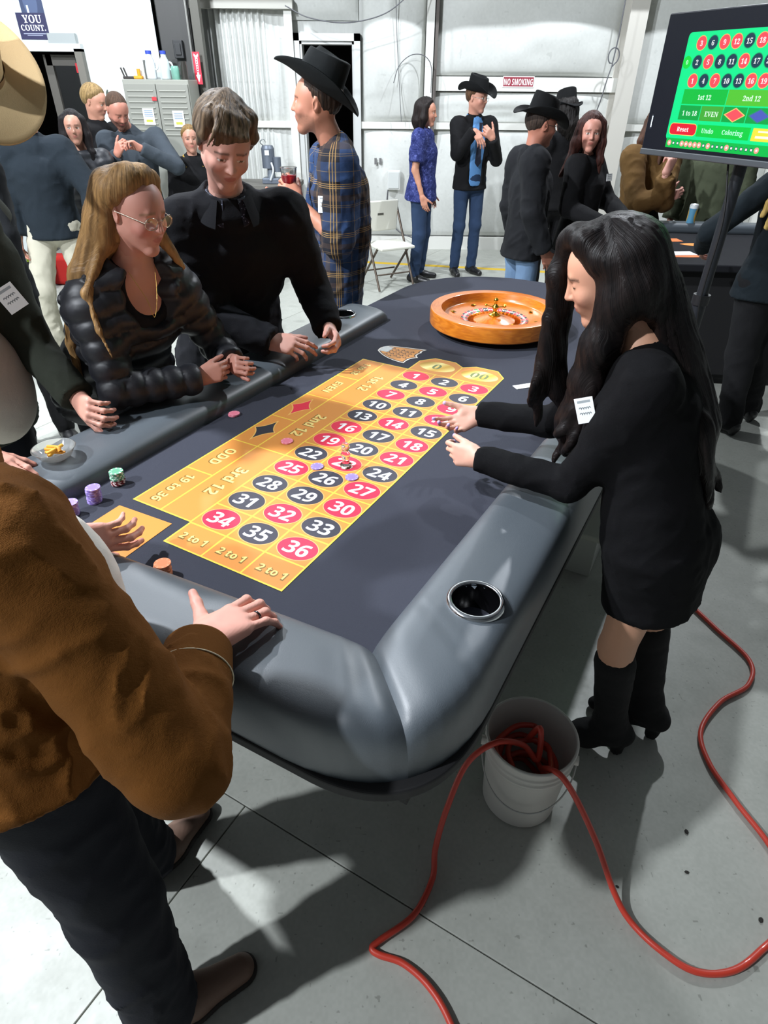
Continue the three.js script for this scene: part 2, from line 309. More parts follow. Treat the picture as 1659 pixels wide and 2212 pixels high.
    const cx = (k) => [pos[k * 3], -pos[k * 3 + 2], pos[k * 3 + 1]];
    const cut = (k) => { const p = cx(k); return p[2] > HT + 0.03 && holders.some((h) => Math.hypot(p[0] - h[0], p[1] - h[1]) < 0.0585); };
    for (let j = 0; j < n; j++) for (let i = 0; i < m; i++) { const a = j * q + i, b = a + q; if (cut(a) && cut(b) && cut(a + 1) && cut(b + 1)) continue; idx.push(a, b, a + 1, b, b + 1, a + 1); }
    for (const e of [sg.capA ? 0 : -1, sg.capB ? n : -1]) if (e >= 0) { let c = pos.length / 3; let sx = 0, sy = 0, sz = 0; for (let i = 0; i <= m; i++) { const k = (e * q + i) * 3; sx += pos[k]; sy += pos[k + 1]; sz += pos[k + 2]; } pos.push(sx / q, sy / q - 0.01, sz / q); for (let i = 0; i < m; i++) idx.push(c, e * q + i + (e ? 0 : 1), e * q + i + (e ? 1 : 0)); }
    const g = new THREE.BufferGeometry(); g.setAttribute('position', new THREE.Float32BufferAttribute(pos, 3)); g.setIndex(idx); g.computeVertexNormals();
    const nn = g.attributes.normal; // make sure the rail faces up
    let up = 0; for (let i = 0; i < nn.count; i++) up += nn.getY(i); if (up < 0) { const ix = g.index.array; for (let i = 0; i < ix.length; i += 3) { const t = ix[i]; ix[i] = ix[i + 1]; ix[i + 1] = t; } g.computeVertexNormals(); }
    boxUV(g); mesh('padded_rail', g, vinyl, table);
  });
  for (const [a, s] of holders) {
    const c = mesh('cup_holder', lathe([[0.0, -0.075], [0.046, -0.075], [0.0475, -0.07], [0.05, 0.003], [0.0525, 0.0062], [0.058, 0.0062], [0.063, 0.003], [0.064, -0.004]], 64), chrome, table);
    c.position.set(a, HT + 0.0645, -s);
    const inner = mesh('cup_lining', lathe([[0.0, -0.073], [0.0465, -0.073], [0.0492, 0.0]], 48), std(0x08080a, 0.2, 0.3), c);
  }
  // printed layout on the felt: shape follows the printed outline
  const PX = 1320, a0 = -0.2184, a1 = 0.3801, sN = -0.0967, sF = 1.43, W = Math.round((a1 - a0) * PX), H = Math.round((sF - sN) * PX);
  const CW = 0.1267, RL = 0.1046, DW = 0.1123, OW = 0.1061;
  const tex = canvasTex(W, H, (g) => {
    const X = (a) => (a - a0) * PX, Y = (s) => (sF - s) * PX;
    g.fillStyle = '#d2883a'; g.fillRect(0, 0, W, H);
    const S = (r) => (12 - r) * RL;
    const line = (...p) => { g.beginPath(); p.forEach(([a, s], i) => (i ? g.lineTo(X(a), Y(s)) : g.moveTo(X(a), Y(s)))); g.stroke(); };
    g.strokeStyle = '#e6c743'; g.lineWidth = 6.5; g.lineJoin = 'miter';
    for (let c = 0; c <= 3; c++) line([c * CW, S(0)], [c * CW, sN]);
    for (let r = 0; r <= 12; r++) line([0, S(r)], [3 * CW, S(r)]);
    line([-DW, S(0)], [-DW, 0]); for (let r = 0; r <= 12; r += 4) line([-DW, S(r)], [0, S(r)]); for (let r = 0; r <= 12; r += 2) line([-DW - OW, S(r)], [-DW, S(r)]);
    line([1.5 * CW, S(0)], [1.5 * CW, 1.385]);
    g.lineWidth = 13;
    line([0, 0], [-DW - OW, 0], [-DW - OW, S(0)], [0, S(0)], [0.0, 1.362], [0.047, 1.42], [0.143, 1.42], [1.5 * CW, 1.385], [0.237, 1.42], [0.333, 1.42], [0.3801, 1.362], [0.3801, sN], [0, sN], [0, 0]);
    const red = new Set([1, 3, 5, 7, 9, 12, 14, 16, 18, 19, 21, 23, 25, 27, 30, 32, 34, 36]);
    g.textAlign = 'center'; g.textBaseline = 'middle';
    for (let r = 0; r < 12; r++) for (let c = 0; c < 3; c++) {
      const n = r * 3 + c + 1, x = X((c + 0.5) * CW), y = Y(S(r + 0.5));
      g.fillStyle = red.has(n) ? '#dd2346' : '#33323d'; g.strokeStyle = '#efb070'; g.lineWidth = 3;
      g.beginPath(); g.ellipse(x, y, 0.0565 * PX, 0.0445 * PX, 0, 0, 7); g.fill(); g.stroke();
      g.fillStyle = '#f4f4f4'; g.font = 'bold ' + Math.round(0.066 * PX) + 'px sans-serif'; g.fillText(String(n), x, y + 2);
    }
    const gold = (x, y, t, f, sc = 1) => { g.save(); g.translate(x, y); g.scale(1, sc); g.font = f; g.lineWidth = 5; g.strokeStyle = '#7a5a1c'; g.strokeText(t, 2, 3); g.fillStyle = '#e8cf7c'; g.fillText(t, 0, 0); g.restore(); };
    [0.095, 0.285].forEach((a, i) => {
      const x = X(a), y = Y(1.335), gr = g.createLinearGradient(x - 70, y - 40, x + 70, y + 40); gr.addColorStop(0, '#b98a24'); gr.addColorStop(0.35, '#fff0a4'); gr.addColorStop(0.7, '#dba838'); gr.addColorStop(1, '#f4df8a');
      g.fillStyle = gr; g.beginPath(); g.ellipse(x, y, 0.078 * PX, 0.05 * PX, 0, 0, 7); g.fill();
      g.font = 'bold ' + Math.round(0.07 * PX) + 'px serif'; g.fillStyle = '#6f7c4c'; g.fillText(i ? '00' : '0', x, y + 2);
    });
    for (let c = 0; c < 3; c++) gold(X((c + 0.5) * CW), Y(-0.05), '2 to 1', 'bold ' + Math.round(0.034 * PX) + 'px sans-serif');
    const side = (a, s, t, sz) => { g.save(); g.translate(X(a), Y(s)); g.rotate(Math.PI / 2); gold(0, 0, t, 'bold ' + Math.round(sz * PX) + 'px sans-serif'); g.restore(); };
    ['1st 12', '2nd 12', '3rd 12'].forEach((t, i) => side(-DW / 2, S(i * 4 + 2), t, 0.055));
    side(-DW - OW / 2, S(1), '1 to 18', 0.04); side(-DW - OW / 2, S(3), 'EVEN', 0.045); side(-DW - OW / 2, S(9), 'ODD', 0.05); side(-DW - OW / 2, S(11), '19 to 36', 0.042);
    [[5, '#d8253f'], [7, '#26262e']].forEach(([r, c]) => {
      const x = X(-DW - OW / 2), y = Y(S(r)), w = 0.042 * PX, h = 0.075 * PX; g.fillStyle = c; g.strokeStyle = '#e2b25c'; g.lineWidth = 5; g.beginPath(); g.moveTo(x, y - h);
      g.quadraticCurveTo(x + w * 0.25, y - h * 0.3, x + w, y); g.quadraticCurveTo(x + w * 0.25, y + h * 0.3, x, y + h); g.quadraticCurveTo(x - w * 0.25, y + h * 0.3, x - w, y); g.quadraticCurveTo(x - w * 0.25, y - h * 0.3, x, y - h); g.fill(); g.stroke();
    });
  });
  const lay = new THREE.Shape([[0, 0], [-DW - OW, 0], [-DW - OW, 12 * RL], [0, 12 * RL], [0.0, 1.362], [0.047, 1.42], [0.143, 1.42], [1.5 * CW, 1.385], [0.237, 1.42], [0.333, 1.42], [0.3801, 1.362], [0.3801, sN], [0, sN]].map((p) => new THREE.Vector2(...p)));
  const lg = new THREE.ShapeGeometry(lay), lp = lg.attributes.position, lu = lg.attributes.uv;
  for (let i = 0; i < lp.count; i++) lu.setXY(i, (lp.getX(i) - a0) / (a1 - a0), (lp.getY(i) - sN) / (sF - sN));
  lg.rotateX(-Math.PI / 2); lg.translate(0, HT + 0.0012, 0);
  const print = (map) => { const t = weaveTex.clone(); t.repeat.set(20, 50); t.needsUpdate = true; return new THREE.MeshPhysicalMaterial({ map, roughness: 0.6, bumpMap: t, bumpScale: 0.0003 }); };
  const lm = mesh('printed_layout', lg, print(tex), table); lm.userData.label = 'orange printed roulette layout with numbers';
  // plain orange square print beside the layout (its code is left out)
  const sq = new THREE.Shape([[-0.226, -0.04], [-0.036, -0.03], [-0.03, -0.212], [-0.22, -0.222]].map((p) => new THREE.Vector2(...p)));
  const sg = new THREE.ShapeGeometry(sq); sg.rotateX(-Math.PI / 2); sg.translate(0, HT + 0.0012, 0); mesh('printed_square', sg, std(0xd2883a, 0.6), table).userData.label = 'plain orange square printed on the felt';
  // shield emblem
  const shp = new THREE.Shape(); shp.moveTo(-0.215, 1.375); shp.quadraticCurveTo(-0.235, 1.43, -0.19, 1.455); shp.quadraticCurveTo(-0.12, 1.475, -0.03, 1.49); shp.quadraticCurveTo(-0.045, 1.46, -0.032, 1.445); shp.quadraticCurveTo(-0.05, 1.41, -0.02, 1.385); shp.quadraticCurveTo(-0.055, 1.36, -0.045, 1.30); shp.quadraticCurveTo(-0.14, 1.3, -0.215, 1.375);
  const eg = new THREE.ShapeGeometry(shp, 16), ep = eg.attributes.position, eu = eg.attributes.uv; for (let i = 0; i < ep.count; i++) eu.setXY(i, (ep.getX(i) + 0.24) / 0.23, (ep.getY(i) - 1.29) / 0.21);
  eg.rotateX(-Math.PI / 2); eg.translate(0, HT + 0.0014, 0);
  const et = canvasTex(512, 468, (g, w, h) => {
    g.fillStyle = '#f2ece2'; g.fillRect(0, 0, w, h);
    const P = (a, s) => [(a + 0.24) / 0.23 * w, (1.5 - s) / 0.21 * h], path = (k) => { const c = [-0.125, 1.39], f = (a, s) => { const q = P(c[0] + (a - c[0]) * k, c[1] + (s - c[1]) * k); return q; }; g.beginPath(); g.moveTo(...f(-0.215, 1.375)); g.quadraticCurveTo(...f(-0.235, 1.43), ...f(-0.19, 1.455)); g.quadraticCurveTo(...f(-0.12, 1.475), ...f(-0.03, 1.49)); g.quadraticCurveTo(...f(-0.045, 1.46), ...f(-0.032, 1.445)); g.quadraticCurveTo(...f(-0.05, 1.41), ...f(-0.02, 1.385)); g.quadraticCurveTo(...f(-0.055, 1.36), ...f(-0.045, 1.30)); g.quadraticCurveTo(...f(-0.14, 1.3), ...f(-0.215, 1.375)); };
    path(0.92); g.fillStyle = '#4a2b18'; g.fill(); path(0.86); g.fillStyle = '#e39a4c'; g.fill();
    g.fillStyle = '#d9dcdc'; for (let i = 0; i < 16; i++) { g.beginPath(); g.arc(75 + (i % 4) * 22 + (i * 7 % 9), 150 + Math.floor(i / 4) * 34, 20, 0, 7); g.fill(); }
    g.strokeStyle = '#5a3217'; g.lineWidth = 7; for (let i = 0; i < 5; i++) for (let j = 0; j < 4; j++) { const x = 170 + i * 52, y = 150 + j * 56 + (i % 2) * 20; g.beginPath(); g.moveTo(x - 20, y + 16); g.lineTo(x, y - 18); g.lineTo(x + 20, y + 16); g.moveTo(x - 12, y + 6); g.quadraticCurveTo(x, y + 22, x + 22, y - 4); g.stroke(); }
  });
  mesh('printed_emblem', eg, print(et), table).userData.label = 'orange shield emblem with white edge';
}
// ------------------------------------------------------------ roulette wheel
{
  const c = tab(0.117, 1.917, HT), wood = (() => { const t = dataTex(512, (u, v) => { const n = Math.sin((u * 5 + tn(u, v, 6) * 0.4) * 12 + tn(u, v, 24) * 2) * 9 + tn(u, v, 64) * 6; return [206 + n, 118 + n, 30 + n * 0.5]; }); t.repeat.set(2, 2); return new THREE.MeshPhysicalMaterial({ map: t, roughness: 0.3, clearcoat: 0.7, clearcoatRoughness: 0.15 }); })();
  const w = thing('roulette_wheel_set', 'polished orange wood roulette wheel with brass turret on the table', 'roulette wheel', [c.x, HT, c.z], 0.4);
  const palew = wood.clone(); palew.color.set(0xfff0c8);
  mesh('base', cyl(0.2, 0.21, 0.03, 0, 0.015, 0, 48), std(0x1a120c, 0.7), w);
  mesh('bowl', lathe([[0.2, 0.026], [0.29, 0.026], [0.305, 0.03], [0.309, 0.036], [0.309, 0.096], [0.305, 0.101]], 96), wood, w);
  mesh('rim', lathe([[0.305, 0.101], [0.3, 0.1025], [0.258, 0.1025], [0.255, 0.1]], 96), palew, w);
  mesh('ball_track', lathe([[0.255, 0.1], [0.248, 0.08], [0.244, 0.066], [0.238, 0.063]], 96), wood, w);
  mesh('apron', lathe([[0.238, 0.063], [0.16, 0.048]], 96), palew, w);
  const brass = std(0xe0b040, 0.2, 1);
  for (let i = 0; i < 8; i++) { const a = i / 8 * Math.PI * 2, g = new THREE.OctahedronGeometry(0.011); g.scale(1, 0.4, 1.6); g.rotateY(-a + (i % 2) * 1.57); g.translate(Math.cos(a) * 0.205, 0.06, Math.sin(a) * 0.205); mesh('deflector', g, brass, w); }
  mesh('rotor', lathe([[0.16, 0.047], [0.157, 0.05], [0.128, 0.046], [0.126, 0.036], [0.1, 0.034], [0.098, 0.046], [0.03, 0.066], [0, 0.066]], 96), palew, w);
  // number ring
  const ord = [0, 28, 9, 26, 30, 11, 7, 20, 32, 17, 5, 22, 34, 15, 3, 24, 36, 13, 1, '00', 27, 10, 25, 29, 12, 8, 19, 31, 18, 6, 21, 33, 16, 4, 23, 35, 14, 2];
  const rt = canvasTex(2048, 96, (g, W, H) => { ord.forEach((n, i) => { const x = i / 38 * W; g.fillStyle = i % 19 === 0 ? '#2f8a4c' : i % 2 ? '#2a2a30' : '#c32a3c'; g.fillRect(x, 0, W / 38 + 1, H); g.fillStyle = '#e8d8b0'; g.fillRect(x, 0, 5, H); g.fillStyle = '#fff'; g.font = 'bold 44px sans-serif'; g.textAlign = 'center'; g.textBaseline = 'middle'; g.fillText(String(n), x + W / 76, H * 0.5); }); });
  const ring = new THREE.CylinderGeometry(0.1585, 0.129, 0.006, 96, 1, true); ring.translate(0, 0.0505, 0); mesh('number_ring', ring, new THREE.MeshStandardMaterial({ map: rt, roughness: 0.4, side: THREE.DoubleSide }), w);
  for (let i = 0; i < 38; i++) { const a = i / 38 * Math.PI * 2, b = box(0.026, 0.012, 0.0016, 0.113, 0.042, 0); b.rotateY(a); mesh('fret', b, brass, w); }
  const tur = mesh('turret', lathe([[0, 0.064], [0.03, 0.066], [0.028, 0.072], [0.012, 0.078], [0.009, 0.092], [0.016, 0.1], [0.017, 0.108], [0.008, 0.116], [0.007, 0.126], [0.012, 0.134], [0.009, 0.142], [0.003, 0.148], [0, 0.149]], 32), brass, w);
  for (let i = 0; i < 4; i++) { const a = i * Math.PI / 2 + 0.6; mesh('turret_arm', merge([bar([Math.cos(a) * 0.008, 0.104, Math.sin(a) * 0.008], [Math.cos(a) * 0.04, 0.11, Math.sin(a) * 0.04], 0.003), new THREE.SphereGeometry(0.007, 12, 8).translate(Math.cos(a) * 0.044, 0.111, Math.sin(a) * 0.044)]), brass, tur); }
}
// ------------------------------------------------------------ chips, marker and small things on the table
const chipTex = (c, c2) => canvasTex(128, 128, (g) => { g.fillStyle = c; g.fillRect(0, 0, 128, 128); g.translate(64, 64); g.fillStyle = c2; for (let i = 0; i < 8; i++) { g.save(); g.rotate(i * Math.PI / 4); g.fillRect(-7, -64, 14, 16); g.restore(); } g.strokeStyle = c2; g.lineWidth = 2; g.beginPath(); g.arc(0, 0, 42, 0, 7); g.stroke(); });
const edgeTex = (c, c2) => { const t = canvasTex(512, 16, (g) => { g.fillStyle = c; g.fillRect(0, 0, 512, 16); g.fillStyle = c2; for (let i = 0; i < 8; i++) g.fillRect(i * 64, 0, 22, 16); }); t.wrapS = THREE.RepeatWrapping; return t; };
const chipKinds = {};
function chipMats(k) {
  const P = { purple: ['#8d78c4', '#b3a5dc'], pink: ['#e77d92', '#f2a4b2'], green: ['#5b9c7c', '#d9e6dc'], maroon: ['#6b2029', '#e8dfdc'], orange: ['#d98156', '#e79c76'] }[k];
  return chipKinds[k] ||= [new THREE.MeshStandardMaterial({ map: edgeTex(...P), roughness: 0.5 }), new THREE.MeshStandardMaterial({ map: chipTex(...P), roughness: 0.5 })];
}
const chipBody = new THREE.CylinderGeometry(0.0197, 0.0197, 0.0034, 32); chipBody.clearGroups(); chipBody.addGroup(0, 192, 0); chipBody.addGroup(192, 1e4, 1);
function chip(k, x, y, z, label, group, turn = rnd() * 6) {
  const m = chipMats(k), t = mesh('poker_chip', chipBody, [m[0], m[1]]); t.position.set(x, y + 0.0017, z); t.rotation.y = turn; return tag(t, label, 'chip', group);
}
const ordWords = ['topmost', 'second', 'third', 'fourth', 'fifth', 'sixth', 'seventh', 'eighth', 'ninth', 'tenth', 'eleventh', 'twelfth'];
const ord = (i, n) => (i === n - 1 ? 'bottom ' : i ? ordWords[i] + '-from-top ' : 'topmost ');
{
  const st = (a, s, list, where, group, wob = 0.0012) => { const c = tab(a, s, HT); list.forEach((k, i) => chip(k, c.x + (rnd() - 0.5) * 2 * wob + i * 0.0003, HT + 0.0015 + i * 0.0036, c.z + (rnd() - 0.5) * 2 * wob, ord(list.length - 1 - i, list.length) + k + ' chip of the ' + where, group)); };
  st(-0.318, 0.036, [...Array(5).fill('maroon'), ...Array(7).fill('green')], 'green-topped stack by the left rail', 'chips of the green-topped stack', 0.0018);
  st(-0.3, -0.06, Array(13).fill('purple'), 'full purple stack nearest the green-topped stack', 'chips of the full purple stack', 0.0014);
  st(-0.3, -0.135, Array(11).fill('purple'), 'purple stack half hidden by the brown jacket', 'chips of the hidden purple stack');
  st(0.1, -0.19, Array(10).fill('orange'), 'orange stack beside the near rail', 'chips of the orange stack');
  let c = tab(-0.331, 0.556, HT); chip('pink', c.x, HT + 0.0015, c.z, 'lone pink chip pair on black felt, lower one', 'pink chips on black felt'); chip('pink', c.x + 0.002, HT + 0.0051, c.z, 'lone pink chip pair on black felt, upper one', 'pink chips on black felt');
  c = tab(-0.048, 0.492, HT); chip('pink', c.x, HT + 0.002, c.z, 'pink chip lying on the 2nd 12 field');
  c = tab(0.13, 0.408, HT); chip('purple', c.x, HT + 0.002, c.z, 'purple chip at the corner of 22, 23, 25, 26');
  c = tab(0.255, 0.409, HT); chip('purple', c.x, HT + 0.002, c.z, 'purple chip right of the clear marker');
  c = tab(0.65, 0.968, HT); for (let i = 0; i < 4; i++) { const o = chip('orange', c.x + i * 0.004, HT + 0.021, c.z - i * 0.002, ['leftmost', 'second', 'third', 'rightmost'][i] + ' orange chip standing on edge beside the dealer', 'orange chips on edge'); o.rotation.set(Math.PI / 2 - 0.12, 0, 0.25); }
  // clear marker standing on 23
  const glass = new THREE.MeshPhysicalMaterial({ color: 0xfff2e8, roughness: 0.06, transmission: 1, thickness: 0.02, ior: 1.49 });
  c = tab(0.205, 0.455, HT); const mk = tag(mesh('win_marker', lathe([[0, 0.0012], [0.0165, 0.0012], [0.018, 0.003], [0.0175, 0.012], [0.012, 0.018], [0.01, 0.026], [0.012, 0.034], [0.015, 0.042], [0.0145, 0.05], [0.009, 0.055], [0.0085, 0.059], [0.012, 0.064], [0.014, 0.072], [0.012, 0.08], [0.006, 0.085], [0, 0.086]], 40), glass), 'clear acrylic win marker standing on number 23', 'marker'); mk.position.set(c.x, HT, c.z);
  // white card under the arm of the dealer
  const A = tab(0.449, 1.297, HT), B = tab(0.57, 1.44, HT); const d = B.clone().sub(A), cd = box(d.length(), 0.002, 0.035); cd.rotateY(-Math.atan2(d.z, d.x)); cd.translate((A.x + B.x) / 2, HT + 0.0015, (A.z + B.z) / 2); tag(mesh('paper_strip', cd, std(0xf2f2ee, 0.8)), 'white paper strip on the felt beside the roulette wheel', 'paper');
}
// glass bowl with snack on the left rail
{
  const c = tab(-0.49, -0.02, 0), y = HT + 0.064, b = thing('snack_bowl', 'clear ribbed glass bowl with yellow snacks on the left rail', 'bowl', [c.x, y, c.z]);
  mesh('bowl', lathe([[0, 0.0], [0.028, 0.0], [0.045, 0.012], [0.058, 0.034], [0.06, 0.036], [0.058, 0.037], [0.043, 0.015], [0.026, 0.004], [0, 0.004]], 48), new THREE.MeshPhysicalMaterial({ color: 0xf4f4f0, roughness: 0.08, transmission: 0.9, thickness: 0.003, ior: 1.5 }), b);
  for (let i = 0; i < 5; i++) { const a = i * 1.7; mesh('snack', tube([[Math.cos(a) * 0.03, 0.02 + i * 0.003, Math.sin(a) * 0.03], [0.004 * i, 0.024 + i * 0.004, 0.006], [-Math.cos(a) * 0.026, 0.02 + i * 0.003, -Math.sin(a) * 0.026]], 0.005, 20, 8), std(i % 2 ? 0xe0a32c : 0xd18c22, 0.6), b); }
}
// bucket with coiled hose, and the red hose on the floor
{
  const bx = 0.43, bz = -1.07;
  const b = thing('bucket', 'white plastic bucket holding a coiled red hose beside the table', 'bucket', [bx, 0, bz]);
  const pl = std(0xcfccc6, 0.5);
  mesh('pail', lathe([[0, 0.002], [0.104, 0.002], [0.11, 0.008], [0.122, 0.235], [0.128, 0.236], [0.128, 0.246], [0.1235, 0.248], [0.1245, 0.262], [0.13, 0.263], [0.13, 0.273], [0.1255, 0.275], [0.127, 0.3], [0.131, 0.302], [0.132, 0.308], [0.127, 0.311], [0.123, 0.308], [0.106, 0.012], [0, 0.01]], 72), pl, b);
  const hd = []; for (let i = 0; i <= 16; i++) { const t = i / 16 * Math.PI; hd.push([Math.cos(t) * 0.133, 0.262 - Math.sin(t) * 0.13, 0.133 * 0 + 0.02 + Math.sin(t) * 0.118]); }
  const hh = tube(hd, 0.0022, 48, 6); mesh('bail_handle', hh, std(0xb0b0ae, 0.35, 0.8), b).rotation.y = -0.25;
  for (const s of [-1, 1]) { const g = cyl(0.014, 0.014, 0.012, 0, 0, 0, 16); g.rotateZ(Math.PI / 2); g.translate(s * 0.131, 0.262, 0.02); mesh('handle_ear', g, pl, b).rotation.y = -0.25; }
}
{
  const bx = 0.43, bz = -1.07;
  const red = new THREE.MeshPhysicalMaterial({ color: 0xc93f2e, roughness: 0.42, clearcoat: 0.2 });
  const pts = [];
  for (let i = 0; i < 60; i++) { const a = i * 0.62, r = 0.066 + 0.03 * Math.sin(i * 0.37) * 0.6 + (i % 3) * 0.006; pts.push([bx + Math.cos(a) * r, 0.04 + i * 0.0034, bz + Math.sin(a) * r]); }
  pts.push([bx + 0.0, 0.26, bz - 0.02], [bx + 0.02, 0.335, bz + 0.0], [bx + 0.012, 0.26, bz + 0.05], [bx - 0.03, 0.3, bz + 0.03]);
  // over the left rim, under the table edge, down to the floor and out to the lower edge
  const P1 = [[bx - 0.11, 0.325, bz + 0.04], [0.24, 0.27, -1.0], [0.185, 0.16, -0.93], [0.155, 0.06, -0.87], [0.145, 0.014, -0.81], [0.09, 0.012, -0.72], [0.0, 0.012, -0.66], [-0.02, 0.012, -0.642], [0.0, 0.012, -0.628], [0.06, 0.012, -0.61], [0.12, 0.012, -0.565], [0.165, 0.012, -0.5], [0.2, 0.012, -0.4], [0.22, 0.012, -0.2], [0.2, 0.012, 0.3]];
  tag(mesh('air_hose', tube([...pts, ...P1], 0.0085, 900, 9), red), 'red rubber hose coiled in the bucket and running off at the lower edge', 'hose');
  const P2 = [[bx + 0.02, 0.25, bz + 0.07], [bx + 0.03, 0.3, bz + 0.105], [bx + 0.055, 0.312, bz + 0.135], [0.53, 0.25, -0.9], [0.585, 0.15, -0.84], [0.63, 0.05, -0.765], [0.665, 0.013, -0.71], [0.72, 0.012, -0.645], [0.79, 0.012, -0.6], [0.88, 0.012, -0.6], [0.97, 0.012, -0.64], [1.08, 0.012, -0.72], [1.14, 0.012, -0.88], [1.1, 0.012, -1.05], [1.075, 0.012, -1.18], [1.1, 0.012, -1.3], [1.22, 0.012, -1.42], [1.36, 0.012, -1.5], [1.42, 0.012, -1.62], [1.36, 0.012, -1.8], [1.3, 0.012, -2.0], [1.3, 0.012, -2.2]];
  tag(mesh('air_hose', tube(P2, 0.0085, 500, 9), red), 'red rubber hose leaving the bucket and looping right behind the dealer', 'hose');
}
// ------------------------------------------------------------ distance-field modelling of people
const smin = (a, b, k) => { const h = Math.max(k - Math.abs(a - b), 0) / k; return Math.min(a, b) - h * h * k * 0.25; };
const smax = (a, b, k) => -smin(-a, -b, k);
function cone(A, B, ra, rb) {   // capsule that tapers from ra to rb
  const ax = A.x, ay = A.y, az = A.z, bx = B.x - ax, by = B.y - ay, bz = B.z - az, il = 1 / (bx * bx + by * by + bz * bz + 1e-9);
  return (x, y, z) => { const px = x - ax, py = y - ay, pz = z - az, h = clamp((px * bx + py * by + pz * bz) * il, 0, 1), dx = px - bx * h, dy = py - by * h, dz = pz - bz * h; return Math.sqrt(dx * dx + dy * dy + dz * dz) - (ra + (rb - ra) * h); };
}
function ball(C, rx, ry = rx, rz = rx, q) {   // ellipsoid, optionally turned by quaternion q
  const m = Math.min(rx, ry, rz), inv = q ? q.clone().invert() : null, t = V(0, 0, 0);
  return (x, y, z) => { t.set(x - C.x, y - C.y, z - C.z); if (inv) t.applyQuaternion(inv); const a = t.x / rx, b = t.y / ry, c = t.z / rz, k = Math.sqrt(a * a + b * b + c * c), k1 = Math.sqrt((a / rx) ** 2 + (b / ry) ** 2 + (c / rz) ** 2); return k1 < 1e-6 ? -m : k * (k - 1) / k1; };
}
function trunk(secs, Rv) {   // tube with elliptical sections: secs = [{c, w, d}], Rv = sideways direction
  const n = secs.length, R = Rv.clone().normalize();
  const seg = []; for (let i = 0; i < n - 1; i++) { const a = secs[i], b = secs[i + 1], d = b.c.clone().sub(a.c); seg.push({ a, b, d, il: 1 / d.lengthSq() }); }
  return (x, y, z) => {
    let best = 1e9;
    for (let i = 0; i < seg.length; i++) {
      const s = seg[i], px = x - s.a.c.x, py = y - s.a.c.y, pz = z - s.a.c.z, h = clamp((px * s.d.x + py * s.d.y + pz * s.d.z) * s.il, 0, 1);
      const vx = px - s.d.x * h, vy = py - s.d.y * h, vz = pz - s.d.z * h, sx = vx * R.x + vy * R.y + vz * R.z;
      const w = mix(s.a.w, s.b.w, h), d = mix(s.a.d, s.b.d, h), rest = Math.sqrt(Math.max(0, vx * vx + vy * vy + vz * vz - sx * sx));
      const k = Math.sqrt((sx / w) ** 2 + (rest / d) ** 2), m = Math.min(w, d);
      const v = (k - 1) * m; if (v < best) best = v;
    }
    return best;
  };
}
// smooth union of parts; each entry [f, k]
function field(list) { return (x, y, z) => { let d = 1e9; for (let i = 0; i < list.length; i++) { const e = list[i]; d = i ? smin(d, e[0](x, y, z), e[1]) : e[0](x, y, z); } return d; }; }
function boundsOf(pts, pad) { const b = new THREE.Box3(); for (const p of pts) b.expandByPoint(p); b.min.subScalar(pad); b.max.addScalar(pad); return b; }
